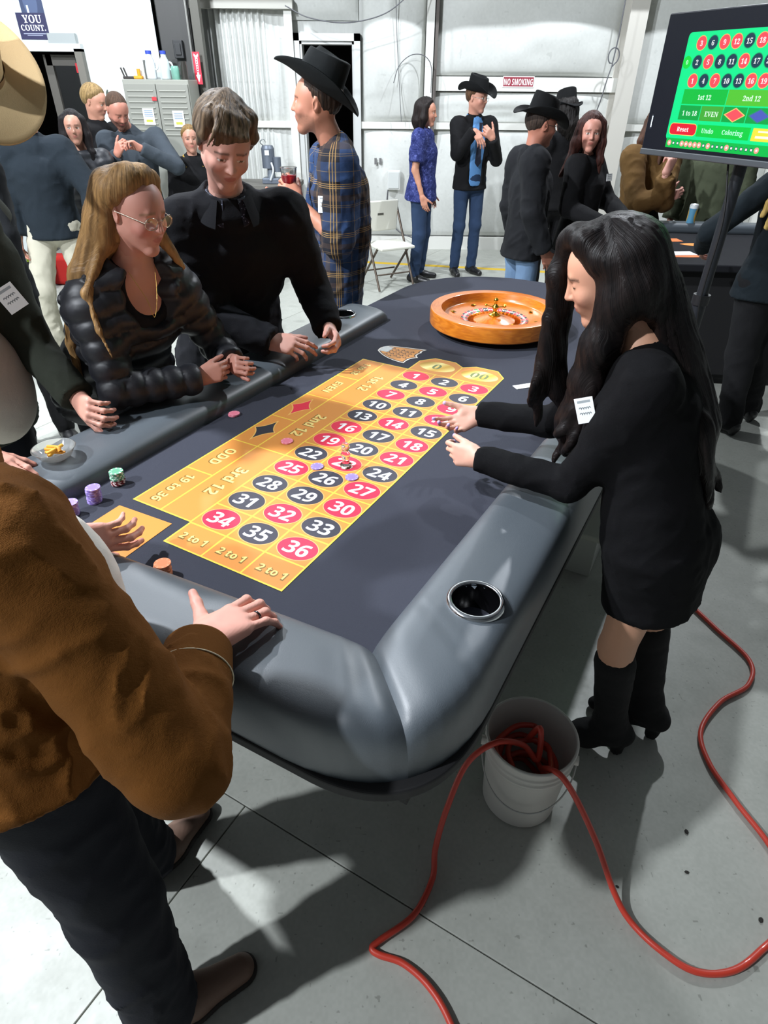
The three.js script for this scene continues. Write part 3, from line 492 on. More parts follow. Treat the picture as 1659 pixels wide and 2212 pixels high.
// naive surface nets over a box, evaluated only near the surface
function netMesh(f, b, cell, base, colour, uvf) {
  const nx = Math.ceil((b.max.x - b.min.x) / cell) + 2, ny = Math.ceil((b.max.y - b.min.y) / cell) + 2, nz = Math.ceil((b.max.z - b.min.z) / cell) + 2;
  const val = new Float32Array(nx * ny * nz).fill(1), X0 = b.min.x - cell / 2, Y0 = b.min.y - cell / 2, Z0 = b.min.z - cell / 2, sxy = nx * ny;
  const B = 6, lim = B * cell * 0.5 * 1.7321 * 1.25 + 0.012;
  for (let k0 = 0; k0 < nz; k0 += B) for (let j0 = 0; j0 < ny; j0 += B) for (let i0 = 0; i0 < nx; i0 += B) {
    const c = f(X0 + (i0 + B / 2) * cell, Y0 + (j0 + B / 2) * cell, Z0 + (k0 + B / 2) * cell);
    const i1 = Math.min(nx, i0 + B), j1 = Math.min(ny, j0 + B), k1 = Math.min(nz, k0 + B);
    if (Math.abs(c) > lim) { if (c < 0) for (let k = k0; k < k1; k++) for (let j = j0; j < j1; j++) for (let i = i0; i < i1; i++) val[k * sxy + j * nx + i] = -1; continue; }
    for (let k = k0; k < k1; k++) for (let j = j0; j < j1; j++) for (let i = i0; i < i1; i++) val[k * sxy + j * nx + i] = f(X0 + i * cell, Y0 + j * cell, Z0 + k * cell);
  }
  const vid = new Int32Array(nx * ny * nz).fill(-1), pos = [], idx = [];
  const cor = [0, 1, nx, nx + 1, sxy, sxy + 1, sxy + nx, sxy + nx + 1];
  const edges = [[0, 1], [0, 2], [0, 4], [1, 3], [1, 5], [2, 3], [2, 6], [3, 7], [4, 5], [4, 6], [5, 7], [6, 7]];
  for (let k = 0; k < nz - 1; k++) for (let j = 0; j < ny - 1; j++) for (let i = 0; i < nx - 1; i++) {
    const o = k * sxy + j * nx + i; let m = 0; for (let c = 0; c < 8; c++) if (val[o + cor[c]] < 0) m |= 1 << c;
    if (m === 0 || m === 255) continue;
    let sx = 0, sy = 0, sz = 0, n = 0;
    for (const [a, c] of edges) { if (((m >> a) & 1) === ((m >> c) & 1)) continue; const va = val[o + cor[a]], vb = val[o + cor[c]], t = va / (va - vb); sx += mix(a & 1, c & 1, t); sy += mix((a >> 1) & 1, (c >> 1) & 1, t); sz += mix((a >> 2) & 1, (c >> 2) & 1, t); n++; }
    vid[o] = pos.length / 3; pos.push(X0 + (i + sx / n) * cell, Y0 + (j + sy / n) * cell, Z0 + (k + sz / n) * cell);
  }
  for (let k = 1; k < nz - 1; k++) for (let j = 1; j < ny - 1; j++) for (let i = 1; i < nx - 1; i++) {
    const o = k * sxy + j * nx + i, s = val[o] < 0;
    const quad = (a, b2, c, d) => { if (a < 0 || b2 < 0 || c < 0 || d < 0) return; if (s) idx.push(a, b2, c, a, c, d); else idx.push(a, c, b2, a, d, c); };
    if ((val[o + 1] < 0) !== s) quad(vid[o - nx - sxy], vid[o - sxy], vid[o], vid[o - nx]);
    if ((val[o + nx] < 0) !== s) quad(vid[o - 1 - sxy], vid[o - 1], vid[o], vid[o - sxy]);
    if ((val[o + sxy] < 0) !== s) quad(vid[o - 1 - nx], vid[o - nx], vid[o], vid[o - 1]);
  }
  const g = new THREE.BufferGeometry(); g.setAttribute('position', new THREE.Float32BufferAttribute(pos, 3)); g.setIndex(idx); g.computeVertexNormals();
  if (colour) { const c = new Float32Array(pos.length); for (let i = 0; i < pos.length; i += 3) { const q = colour(pos[i], pos[i + 1], pos[i + 2]); c[i] = q[0]; c[i + 1] = q[1]; c[i + 2] = q[2]; } g.setAttribute('color', new THREE.BufferAttribute(c, 3)); }
  if (uvf) { const uv = new Float32Array(pos.length / 3 * 2); for (let i = 0, j = 0; i < pos.length; i += 3, j += 2) { const q = uvf(pos[i], pos[i + 1], pos[i + 2]); uv[j] = q[0]; uv[j + 1] = q[1]; } g.setAttribute('uv', new THREE.BufferAttribute(uv, 2)); } else boxUV(g);
  g.translate(-base.x, -base.y, -base.z); return g;
}
const strandTex = (() => { const t = dataTex(512, (u, v) => { let n = 0; for (const [f, a] of [[40, 50], [110, 45], [250, 35]]) { const x = u * f + 0.6 * tn(u, v, 6), xi = Math.floor(x), fr = x - xi; n += a * (mix(hash3(((xi % f) + f) % f, Math.floor(v * 3), f), hash3(((xi + 1) % f + f) % f, Math.floor(v * 3), f), fr * fr * (3 - 2 * fr)) * 2 - 1); } const c = 128 + n; return [c, c, c]; }, false); return t; })();
const lin = (hex) => { const c = new THREE.Color(hex); return [c.r, c.g, c.b]; };
const skinMat = new THREE.MeshPhysicalMaterial({ vertexColors: true, roughness: 0.52, sheen: 0.05, sheenColor: new THREE.Color(0xd08060), sheenRoughness: 0.5 });
// head frame: origin between the ears, z toward the face, y up, x toward the subject's left
function headFrame(center, look, rollDeg = 0, s = 1) {
  const z = look.clone().normalize(), x = V(0, 1, 0).cross(z).normalize(), y = z.clone().cross(x).normalize();
  const m = new THREE.Matrix4().makeBasis(x, y, z), q = new THREE.Quaternion().setFromRotationMatrix(m).multiply(new THREE.Quaternion().setFromAxisAngle(V(0, 0, 1), rollDeg * R2));
  const inv = q.clone().invert();
  return { center, q, s, toWorld: (a, b, c) => V(a * s, b * s, c * s).applyQuaternion(q).add(center), local: (x2, y2, z2, t) => { t.set(x2 - center.x, y2 - center.y, z2 - center.z).applyQuaternion(inv).multiplyScalar(1 / s); return t; }, dir: (a, b, c) => V(a, b, c).applyQuaternion(q) };
}
const L3 = (a, b, c) => V(a, b, c);
function headLocal(o) {   // distance in head units; o: fem, eyes ('open' | 'down' | 'shut')
  const w = o.fem ? 0.95 : 1;
  const skull = ball(L3(0, 0.032, -0.018), 0.0765 * w, 0.088, 0.097), fore = ball(L3(0, 0.03, 0.03), 0.066 * w, 0.07, 0.062);
  const mid = ball(L3(0, -0.03, 0.03), 0.062 * w, 0.06, 0.062), jaw = cone(L3(0, -0.055, 0.022), L3(0, -0.094, 0.062), 0.052 * w, 0.019), jawL = cone(L3(0.045 * w, -0.045, -0.005), L3(0.008, -0.098, 0.062), 0.022, 0.016), jawR = cone(L3(-0.045 * w, -0.045, -0.005), L3(-0.008, -0.098, 0.062), 0.022, 0.016);
  const ckL = ball(L3(0.036 * w, -0.022, 0.066), 0.024, 0.022, 0.02), ckR = ball(L3(-0.036 * w, -0.022, 0.066), 0.024, 0.022, 0.02);
  const brow = cone(L3(-0.03, 0.03, 0.083), L3(0.03, 0.03, 0.083), 0.0075, 0.0075);
  const nose = cone(L3(0, 0.018, 0.091), L3(0, -0.02, 0.107), 0.0062, 0.0098), nl = ball(L3(0.0098, -0.023, 0.096), 0.0075, 0.0065, 0.0095), nr = ball(L3(-0.0098, -0.023, 0.096), 0.0075, 0.0065, 0.0095);
  const up = ball(L3(0, -0.0475, 0.0895), 0.02, 0.0052, 0.0095), lo = ball(L3(0, -0.0575, 0.0875), 0.0175, 0.0066, 0.0098), muz = ball(L3(0, -0.052, 0.073), 0.028, 0.024, 0.018);
  const chin = ball(L3(0, -0.096, 0.074), 0.017, 0.014, 0.013);
  const sL = ball(L3(0.031, 0.011, 0.097), 0.0175, 0.0115, 0.014), sR = ball(L3(-0.031, 0.011, 0.097), 0.0175, 0.0115, 0.014);
  const eL = ball(L3(0.031, 0.009, 0.0755), 0.0135, 0.0128, 0.0128), eR = ball(L3(-0.031, 0.009, 0.0755), 0.0135, 0.0128, 0.0128);
  const qa = new THREE.Quaternion().setFromEuler(new THREE.Euler(0, 0.45, -0.12)), qb = new THREE.Quaternion().setFromEuler(new THREE.Euler(0, -0.45, 0.12));
  const eo = o.earOut || 0, eb = 1 + eo * 30, earL = ball(L3(0.0775 * w + eo * 0.5, 0.0, -0.012 - eo * 0.6), 0.007 * eb, 0.031, 0.018, qa), earR = ball(L3(-0.0775 * w - eo * 0.5, 0.0, -0.012 - eo * 0.6), 0.007 * eb, 0.031, 0.018, qb), hL = ball(L3(0.086 * w + eo * 1.25, 0.002, -0.006 - eo * 0.2), 0.006, 0.019, 0.01, qa), hR = ball(L3(-0.086 * w - eo * 1.25, 0.002, -0.006 - eo * 0.2), 0.006, 0.019, 0.01, qb);
  const groove = cone(L3(-0.019, -0.0528, 0.099), L3(0.019, -0.0528, 0.099), 0.0018, 0.0018);
  return (x, y, z) => {
    let d = smin(skull(x, y, z), fore(x, y, z), 0.03); d = smin(d, mid(x, y, z), 0.03); d = smin(d, jaw(x, y, z), 0.03); d = smin(d, jawL(x, y, z), 0.02); d = smin(d, jawR(x, y, z), 0.02);
    if (z > 0.02) {
      d = smin(d, ckL(x, y, z), 0.02); d = smin(d, ckR(x, y, z), 0.02); d = smin(d, muz(x, y, z), 0.02); d = smin(d, chin(x, y, z), 0.015);
      d = smax(d, -sL(x, y, z), 0.012); d = smax(d, -sR(x, y, z), 0.012); d = smin(d, brow(x, y, z), 0.012);
      d = smin(d, eL(x, y, z), 0.004); d = smin(d, eR(x, y, z), 0.004);
      d = smin(d, nose(x, y, z), 0.012); d = smin(d, nl(x, y, z), 0.006); d = smin(d, nr(x, y, z), 0.006);
      d = smin(d, up(x, y, z), 0.006); d = smin(d, lo(x, y, z), 0.006); d = smax(d, -groove(x, y, z), 0.003);
    }
    d = smin(d, earL(x, y, z), 0.008); d = smin(d, earR(x, y, z), 0.008); d = smax(d, -hL(x, y, z), 0.004); d = smax(d, -hR(x, y, z), 0.004);
    return d;
  };
}
function headColour(o) {   // colour of the skin, brows, eyes, lips and beard
  const skin = lin(o.skin), lip = lin(o.lips || '#b5655f'), brow = lin(o.browColour || '#4a3526'), white = lin('#d8d2cc'), iris = lin(o.iris || '#4a3a2a'), beard = o.beard ? lin(o.beard) : null, blush = lin(o.blush || '#c07468');
  const mixc = (a, b, t) => [mix(a[0], b[0], t), mix(a[1], b[1], t), mix(a[2], b[2], t)];
  return (p) => {
    const ax = Math.abs(p.x); let c = skin;
    const n = vnoise(p.x * 60, p.y * 60, p.z * 60) * 0.06; c = mixc(c, blush, clamp(0.16 + n + (o.rosy || 0.35) * Math.exp(-(((ax - 0.042) / 0.02) ** 2 + ((p.y + 0.028) / 0.018) ** 2)) * (p.z > 0.04 ? 1 : 0), 0, 1));
    if (beard && p.z > 0.0) { const e = sstep(-0.028, -0.042, p.y + 0.25 * Math.max(0, 0.05 - p.z)) * (ax < 0.085 ? 1 : 0), m = (p.y > -0.046 && p.y < -0.03 && ax < 0.026 && p.z > 0.07) ? 1 : 0; c = mixc(c, beard, clamp(Math.max(e, m) * (o.beardAmount || 0.8) * (0.85 + 0.3 * vnoise(p.x * 200, p.y * 200, p.z * 200)), 0, 1)); }
    if (p.z > 0.05) {
      const by = 0.031 - 0.35 * (ax - 0.03) * (ax > 0.03 ? 1 : 0.2), b = Math.exp(-(((p.y - by) / 0.0042) ** 2)) * (ax > 0.011 && ax < 0.053 ? 1 : 0); c = mixc(c, brow, clamp(b * (o.browAmount || 0.85), 0, 1));
      const ll = ((p.x) / 0.022) ** 2 + ((p.y + 0.0528) / 0.0105) ** 2; if (ll < 1 && p.z > 0.08) c = mixc(c, lip, 0.8 * sstep(1, 0.6, ll));
      const ex = (ax - 0.031) / 0.0125, ey = (p.y - (o.eyes === 'down' ? 0.0055 : 0.009)) / (o.eyes === 'down' ? 0.0034 : 0.006), ee = ex * ex + ey * ey;
      if (o.eyes === 'shut') { if (Math.abs(p.y - 0.005 - 0.1 * ex * ex * 0.02) < 0.0022 && Math.abs(ex) < 1.05) c = brow; } else if (ee < 1) { const ix = Math.abs(ex) * 0.0125; c = ix < 0.0055 ? iris : white; } else if (ee < 1.7 && p.y > 0.007) c = mixc(c, brow, 0.75);
    }
    return c;
  };
}
// hand: wrist, finger direction F, palm direction N; curl = [[mcp, pip, dip] x4], thumb = [out, bend]
function handField(wrist, F, N, left, o = {}) {
  F = F.clone().normalize(); N = N.clone().addScaledVector(F, -N.dot(F)).normalize(); const T = F.clone().cross(N).multiplyScalar(left ? -1 : 1), s = o.s || 1, L = [];
  const P = (f, t, n) => wrist.clone().addScaledVector(F, f * s).addScaledVector(T, t * s).addScaledVector(N, n * s);
  const kn = [[0.09, 0.029], [0.094, 0.0095], [0.088, -0.0095], [0.079, -0.027]];
  kn.forEach(([f, t], i) => L.push([cone(P(0.005, t * 0.55, 0), P(f - 0.006, t, 0), 0.0165 * s, 0.0115 * s), 0.016 * s]));
  L.push([cone(P(0.02, 0.024, 0.008), P(0.055, 0.034, 0.008), 0.015 * s, 0.012 * s), 0.016 * s]);
  const ln = [[0.043, 0.026, 0.021], [0.047, 0.029, 0.022], [0.043, 0.027, 0.021], [0.034, 0.021, 0.019]], spread = o.spread ?? 0.06, curl = o.curl || [[0.3, 0.4, 0.3], [0.35, 0.45, 0.3], [0.4, 0.5, 0.35], [0.45, 0.5, 0.35]];
  const tips = [];
  kn.forEach(([f, t], i) => {
    let p = P(f, t, 0), a = 0; const sp = (1.5 - i) * spread, lat = T.clone().multiplyScalar(Math.sin(sp)).addScaledVector(F, Math.cos(sp)), r = [0.0093, 0.0095, 0.009, 0.0079];
    for (let j = 0; j < 3; j++) { a += curl[i][j]; const q = p.clone().addScaledVector(lat, Math.cos(a) * ln[i][j] * s).addScaledVector(N, Math.sin(a) * ln[i][j] * s); L.push([cone(p, q, (r[i] - j * 0.0009) * s, (r[i] - (j + 1) * 0.0009) * s), 0.005 * s]); p = q; }
    tips.push(p);
  });
  const th = o.thumb || [0.75, 0.3, 0.25], d0 = T.clone().multiplyScalar(Math.sin(th[0])).addScaledVector(F, Math.cos(th[0])).addScaledVector(N, th[2]).normalize();
  let p = P(0.028, 0.03, 0.006), q = p.clone().addScaledVector(d0, 0.04 * s); L.push([cone(p, q, 0.0145 * s, 0.0115 * s), 0.012 * s]);
  const d1 = d0.clone().multiplyScalar(Math.cos(th[1])).addScaledVector(F, Math.sin(th[1]) * 0.7).addScaledVector(N, Math.sin(th[1]) * 0.5).normalize(); p = q; q = p.clone().addScaledVector(d1, 0.032 * s); L.push([cone(p, q, 0.0112 * s, 0.01 * s), 0.006 * s]);
  const d2 = d1.clone().addScaledVector(N, th[1] * 0.4).addScaledVector(F, th[1] * 0.3).normalize(); p = q; q = p.clone().addScaledVector(d2, 0.024 * s); L.push([cone(p, q, 0.0098 * s, 0.0082 * s), 0.005 * s]); tips.push(q);
  return { f: field(L), b: boundsOf([P(-0.03, 0.05, 0), P(-0.03, -0.05, 0), P(0.1, 0.06, 0.02), P(0.1, -0.05, -0.02), ...tips], 0.03), tips, P, wristCone: [P(-0.03, 0, 0), P(0.01, 0, 0)] };
}
// default standing skeleton; left is +x of the body frame, z forward
function skeleton(o) {
  const k = (o.height || 1.75) / 1.75, sh = (o.fem ? 0.162 : 0.19) * (o.broad || 1), yaw = o.yaw * R2, bx = o.at[0], bz = o.at[1], F = V(Math.sin(yaw), 0, Math.cos(yaw)), X = V(Math.cos(yaw), 0, -Math.sin(yaw));
  const W = (x, y, z) => V(bx, 0, bz).addScaledVector(X, x).addScaledVector(F, z).setY(y * k);
  const J = { pelvis: W(0, 0.95, 0), waist: W(0, 1.08, 0.005), chest: W(0, 1.28, 0.005), neck: W(0, 1.47, -0.01), head: W(0, 1.635, 0.025), sL: W(sh, 1.42, -0.01), sR: W(-sh, 1.42, -0.01), eL: W(sh + 0.05, 1.13, -0.02), eR: W(-sh - 0.05, 1.13, -0.02), wL: W(sh + 0.06, 0.88, 0.05), wR: W(-sh - 0.06, 0.88, 0.05), hL: W(0.09, 0.93, 0), hR: W(-0.09, 0.93, 0), kL: W(0.1, 0.5, 0.02), kR: W(-0.1, 0.5, 0.02), aL: W(0.11, 0.09, -0.02), aR: W(-0.11, 0.09, -0.02) };
  for (const [n, p] of Object.entries(o.local || {})) J[n] = W(...p);
  for (const [n, p] of Object.entries(o.world || {})) J[n] = V(...p);
  J.F = F; J.X = X; J.W = W; J.k = k; J.base = V(bx, 0, bz); J.side = J.sL.clone().sub(J.sR).setY(0).normalize(); J.front = J.side.clone().cross(V(0, 1, 0)).normalize();
  J.pside = J.hL.clone().sub(J.hR).setY(0).normalize();
  return J;
}
const corners = (H, x, y0, y1, z0, z1) => { const o = []; for (const a of [-x, x]) for (const b of [y0, y1]) for (const c of [z0, z1]) o.push(H.toWorld(a, b, c)); return o; };
const perp = (v, n) => v.clone().addScaledVector(n, -v.dot(n)).normalize();
function folds(x, y, z, amp, f = 1, seed = 0) {   // cloth folds: soft waves plus pinched creases
  const a = vnoise(x * 8 * f + seed, y * 6 * f, z * 8 * f), b = Math.sin((y * 26 + x * 17 + z * 13 + 3.2 * vnoise(x * 5 * f, y * 5 * f + seed, z * 5 * f)) * f);
  const c = 1 - Math.abs(vnoise(x * 13 * f + 2 * a, y * 17 * f + seed + 1.5 * a, z * 13 * f)), e = 1 - Math.abs(vnoise(x * 27 * f + a, y * 31 * f + seed, z * 27 * f));
  return amp * (0.5 * a + 0.25 * b * Math.abs(b) + 0.75 * (c * c * c - 0.35) + 0.22 * (e * e * e - 0.35));
}
function makePerson(o) {
  const J = skeleton(o), base = J.base, k = J.k, fem = !!o.fem, g = thing(o.name || 'person', o.label, 'person', [base.x, 0, base.z], 0, o.group);
  const fine = o.fine || 0.006, cellB = o.cell || 0.012, bw = o.bulk || 1;
  const limb = (a, b, c, r) => { const A = J[a], B = J[b], C = J[c]; return [cone(A, B, r[0], r[1]), cone(B, C, r[1] * 1.0, r[2])]; };
  const secs = (t, hemY) => {   // torso sections, widened by t
    const w = fem ? [0.165, 0.135, 0.15, 0.1] : [0.165, 0.155, 0.178, 0.11], d = fem ? [0.125, 0.105, 0.118, 0.07] : [0.118, 0.115, 0.125, 0.075];
    const s = [{ c: J.pelvis, w: w[0] * bw + t, d: d[0] * bw + t }, { c: J.waist, w: w[1] * bw + t, d: d[1] * bw + t }, { c: J.chest, w: w[2] * bw + t, d: d[2] * bw + t }, { c: J.neck.clone().lerp(J.chest, 0.32), w: w[3] * 1.15 * bw + t, d: d[3] * bw + t }];
    return s;
  };
  // --- body: one continuous skin mesh (head, neck, trunk, limbs), fine grids at head and hands
  const hs = (o.headScale || 1) * (fem ? 0.96 : 1) * k, H = headFrame(J.head, o.look ? V(...o.look) : J.F, o.roll || 0, hs);
  const skin = lin(o.skin || '#c99a80'), geos = [], ho = { fem, skin: o.skin || '#c99a80', ...(o.face || {}) };
  const neckTop = H.toWorld(0, -0.05, -0.022), neckC = cone(J.neck.clone().addScaledVector(J.front, -0.005), neckTop, (fem ? 0.05 : 0.058) * k, (fem ? 0.047 : 0.055) * k);
  const body = field([[trunk(secs(-0.012), J.side), 0.05], [neckC, 0.05], ...['L', 'R'].flatMap((s) => { const a = limb('s' + s, 'e' + s, 'w' + s, fem ? [0.046, 0.037, 0.025] : [0.052, 0.043, 0.029]), l = limb('h' + s, 'k' + s, 'a' + s, [0.07, 0.05, 0.036]); return [[a[0], 0.05], [a[1], 0.02], [l[0], 0.04], [l[1], 0.02]]; })]);
  const ct = V(0, 0, 0);
  if (!o.noBody) {
    const js = ['pelvis', 'waist', 'chest', 'neck', 'sL', 'sR', 'eL', 'eR', 'wL', 'wR', 'hL', 'hR', 'kL', 'kR', 'aL', 'aR'].map((n) => J[n]);
    geos.push(netMesh(body, boundsOf([...js, neckTop], 0.17), o.bodyCell || 0.018, base, (x, y, z) => { const n = vnoise(x * 30, y * 30, z * 30) * 0.04; return [skin[0] * (1 + n), skin[1] * (1 + n), skin[2] * (1 + n)]; }));
  }
  const hl = headLocal(ho), hc = headColour(ho);
  const headF = (x, y, z) => { const p = H.local(x, y, z, ct); return smin(hl(p.x, p.y, p.z) * hs, neckC(x, y, z), 0.03); };
  if (!o.noHead) geos.push(netMesh(headF, boundsOf([...corners(H, 0.105, -0.125, 0.125, -0.125, 0.125), J.neck], 0.012), fine, base, (x, y, z) => hc(H.local(x, y, z, ct))));
  const handInfo = {};
  for (const s of ['L', 'R']) {
    const hp = o['hand' + s]; if (hp === null) continue;
    const dir = hp && hp.F ? V(...hp.F) : J['w' + s].clone().sub(J['e' + s]), N = hp && hp.N ? V(...hp.N) : J.side.clone().multiplyScalar(s === 'L' ? -1 : 1);
    const hf = handField(J['w' + s], dir, N, s === 'L', { s: (fem ? 0.9 : 1) * k, ...(hp || {}) }), fore = cone(J['w' + s].clone().lerp(J['e' + s], 0.3), hf.wristCone[1], 0.029 * (fem ? 0.86 : 1), 0.021 * (fem ? 0.9 : 1));
    handInfo[s] = hf; const skinH = lin(o.handSkin || o.skin || '#c99a80'), red = lin('#c0685c');
    const F2 = (x, y, z) => smin(hf.f(x, y, z), fore(x, y, z), 0.02);
    hf.b.expandByPoint(J['w' + s].clone().lerp(J['e' + s], 0.25).addScalar(0.03)); hf.b.expandByPoint(J['w' + s].clone().lerp(J['e' + s], 0.25).addScalar(-0.03));
    const nails = o.nails ? lin(o.nails) : null;
    geos.push(netMesh(F2, hf.b, o.handCell || Math.min(fine, 0.005), base, (x, y, z) => {
      let t = 0; for (const p of hf.tips) { const d = Math.hypot(x - p.x, y - p.y, z - p.z); if (nails && d < 0.0068) return nails; t = Math.max(t, Math.exp(-((d / 0.02) ** 2))); }
      const n = vnoise(x * 80, y * 80, z * 80) * 0.08; t = 0.12 + 0.3 * t + n; return [mix(skinH[0], red[0], t), mix(skinH[1], red[1], t), mix(skinH[2], red[2], t)];
    }));
  }
  mesh('body', merge(geos), skinMat, g);
  // --- clothing
  const garments = {
    top(c) {   // c: name, mat, t thickness, hem [points below pelvis], sleeve 0..1 of the forearm, cut, add, quilt, amp
      const t = c.t ?? 0.012, L = [], sc = secs(t), hem = c.hem ?? 0.06; const dn = J.pelvis.clone().sub(J.waist).normalize();
      if (hem > 0) { const w = c.flare ?? 0.01; sc.unshift({ c: J.pelvis.clone().addScaledVector(dn, hem), w: sc[0].w + w, d: sc[0].d + w }); } else sc[0] = { c: J.pelvis.clone().addScaledVector(dn, hem), w: sc[0].w, d: sc[0].d };
      const tr = trunk(sc, J.side), T = [[tr, 0.05]];
      const sl = c.sleeve ?? 1, rr = (fem ? [0.052, 0.042, 0.034] : [0.062, 0.052, 0.042]).map((v) => v + t * 0.6 + (c.loose || 0));
      const arms = [];
      for (const s of ['L', 'R']) {
        if (c.noArms) break; const S = J['s' + s], E = J['e' + s], W = J['w' + s];
        L.push([ball(S.clone().lerp(J.chest, 0.12), rr[0] * (fem ? 0.98 : 1.08)), 0.05]);
        if (sl >= 0) { L.push([cone(S, E, rr[0], rr[1]), 0.05]); const e = E.clone().lerp(W, Math.min(sl, 1)); const cn = cone(E, e, rr[1], mix(rr[1], rr[2], sl)), dd = W.clone().sub(E).normalize(); L.push([(x, y, z) => smax(cn(x, y, z), (x - e.x) * dd.x + (y - e.y) * dd.y + (z - e.z) * dd.z - 0.004, 0.008), 0.012]); arms.push([S, E, e]); } else { const e = S.clone().lerp(E, 1 + sl); const cn = cone(S, e, rr[0] * 1.05, rr[1] * 1.15), dd = E.clone().sub(S).normalize(); L.push([(x, y, z) => smax(cn(x, y, z), (x - e.x) * dd.x + (y - e.y) * dd.y + (z - e.z) * dd.z, 0.006), 0.03]); arms.push([S, e, e]); }
      }
      if (!c.low) T.push([cone(J.neck.clone().lerp(J.chest, 0.2), J.neck.clone().addScaledVector(J.front, -0.01), 0.09 * bw, 0.066 * k + t * 0.4), 0.05]);
      for (const a of c.add || []) T.push(a);
      const tf = field(T), cuts0 = c.cut || [], torso = (x, y, z) => { let d = tf(x, y, z); for (const q of cuts0) d = smax(d, -q(x, y, z), 0.006); return d; };
      L.unshift([torso, 0.05]);
      const f0 = field(L), hemP = sc[0].c, amp = c.amp ?? 0.005, sd = c.seed || base.x * 3;
      const nkC = H.toWorld(0, -0.1, -0.01), capCut = ball(J.neck.clone().lerp(nkC, 0.6), (c.neckHole ?? 0.05) * k, 0.06, (c.neckHole ?? 0.05) * k);
      // distance along the trunk or arm for quilting
      const quilt = c.quilt ? (x, y, z) => { let v = 0, bd = tr(x, y, z); const p = V(x, y, z); let q = y; for (const [S, E, e] of arms) for (const [A, B] of [[S, E], [E, e]]) { const d = B.clone().sub(A), h = clamp(p.clone().sub(A).dot(d) / (d.lengthSq() + 1e-9), 0, 1), dd = p.distanceTo(A.clone().addScaledVector(d, h)) - rr[0]; if (dd < bd) { bd = dd; q = (A === E ? S.distanceTo(E) : 0) + h * d.length(); } } v = Math.abs(Math.sin(q / c.quilt * Math.PI)); return 0.012 * Math.pow(v, 0.6) - 0.004; } : null;
      const f = (x, y, z) => {
        let d = f0(x, y, z); if (d > 0.06) return d;
        if (d > -0.04 && d < 0.04) { d -= folds(x, y, z, amp, c.ff || 1, sd); if (quilt) d -= quilt(x, y, z); }
        const below = -((x - hemP.x) * -dn.x + (y - hemP.y) * -dn.y + (z - hemP.z) * -dn.z) ; if (below > 0 && hem !== null) { const hd = Math.hypot(x - hemP.x, z - hemP.z); if (hd < 0.4 && tr(x, y, z) < 0.1) d = smax(d, below - 0.004, 0.006); }
        d = smax(d, -capCut(x, y, z), 0.008);
        return d;
      };
      const pts = sc.map((s) => s.c).concat(c.noArms ? [] : ['sL', 'sR', 'eL', 'eR', 'wL', 'wR'].map((n) => J[n]), [J.neck]);
      return mesh(c.name, netMesh(f, boundsOf(pts, 0.24 + (c.pad || 0)), c.cell || cellB, base, c.colour, c.uv && c.uv(J)), c.mat, g);
    },
    pants(c) {
      const t = c.t ?? 0.014, L = [], ps = { c: J.pelvis.clone().lerp(J.hL.clone().lerp(J.hR, 0.5), 0.5), w: (fem ? 0.168 : 0.16) * bw + t * 0.3, d: (fem ? 0.125 : 0.118) * bw + t * 0.3 };
      const tr = trunk([ps, { c: J.pelvis.clone().lerp(J.waist, c.rise ?? 0.5), w: ps.w * 0.95, d: ps.d * 0.96 }], J.pside); L.push([tr, 0.05]);
      const r = (c.r || [0.09, 0.066, 0.056]).map((v) => v * Math.sqrt(bw));
      const to = c.to ?? 1;
      for (const s of ['L', 'R']) { const e = J['k' + s].clone().lerp(J['a' + s], to); L.push([cone(J['h' + s], J['k' + s], r[0], r[1]), 0.045]); if (to > 0) L.push([cone(J['k' + s], e, r[1], r[2]), 0.03]); }
      for (const a of c.add || []) L.push(a);
      const f0 = field(L), f = (x, y, z) => { let d = f0(x, y, z); if (d > 0.05) return d; if (d > -0.04) d -= folds(x, y, z, (c.amp ?? 0.005) * (1 + 1.2 * sstep(0.45, 0.1, y)), c.ff || 1, base.z * 5); if (y < 0.035) d = smax(d, 0.035 - y, 0.004); return d; };
      return mesh(c.name || 'trousers', netMesh(f, boundsOf(['pelvis', 'waist', 'hL', 'hR', 'kL', 'kR', 'aL', 'aR'].map((n) => J[n]), 0.2), c.cell || cellB, base, c.colour, c.uv && c.uv(J)), c.mat, g);
    },
    shoes(c) {
      for (const s of ['L', 'R']) {
        if (c.only && c.only !== s) continue;
        const A = J['a' + s], fd = (c['dir' + s] ? V(...c['dir' + s]) : J.F.clone().multiplyScalar(0.98).addScaledVector(J.X, s === 'L' ? 0.18 : -0.18)).setY(0).normalize(), h = c.heel || 0, y0 = (c.y0 || 0) + 0.004;
        const P = (f, y, l = 0) => V(A.x, y0 + y, A.z).addScaledVector(fd, f).addScaledVector(V(fd.z, 0, -fd.x), l);
        const len = c.len || 0.2, L = [[cone(P(-0.05, 0.035 + h), P(0.06, 0.03 + h * 0.6), 0.036, 0.042), 0.02], [cone(P(0.06, 0.028 + h * 0.5), P(len - 0.03, 0.022), 0.044, c.toe || 0.034), 0.03], [cone(P(-0.015, 0.06 + h), A.clone().setY(A.y + 0.02 + (c.shaft || 0) * 0), 0.04, 0.043), 0.04]];
        if (c.shaft) L.push([cone(A.clone().setY(A.y), A.clone().lerp(J['k' + s], c.shaft), 0.046, c.shaftR || 0.064), 0.04]);
        if (h) { const hb = P(-0.045, 0.0); L.push([cone(hb, P(-0.045, h + 0.02), 0.02, 0.026), 0.015]); }
        const f0 = field(L), f = (x, y, z) => { let d = f0(x, y, z); d = smax(d, y0 + (h ? 0 : 0) - y, 0.006); if (c.shaft && d < 0.03) d -= folds(x, y, z, 0.003, 2, 3); return d; };
        const pts = [P(-0.1, 0), P(len + 0.02, 0.1), A]; if (c.shaft) pts.push(A.clone().lerp(J['k' + s], c.shaft));
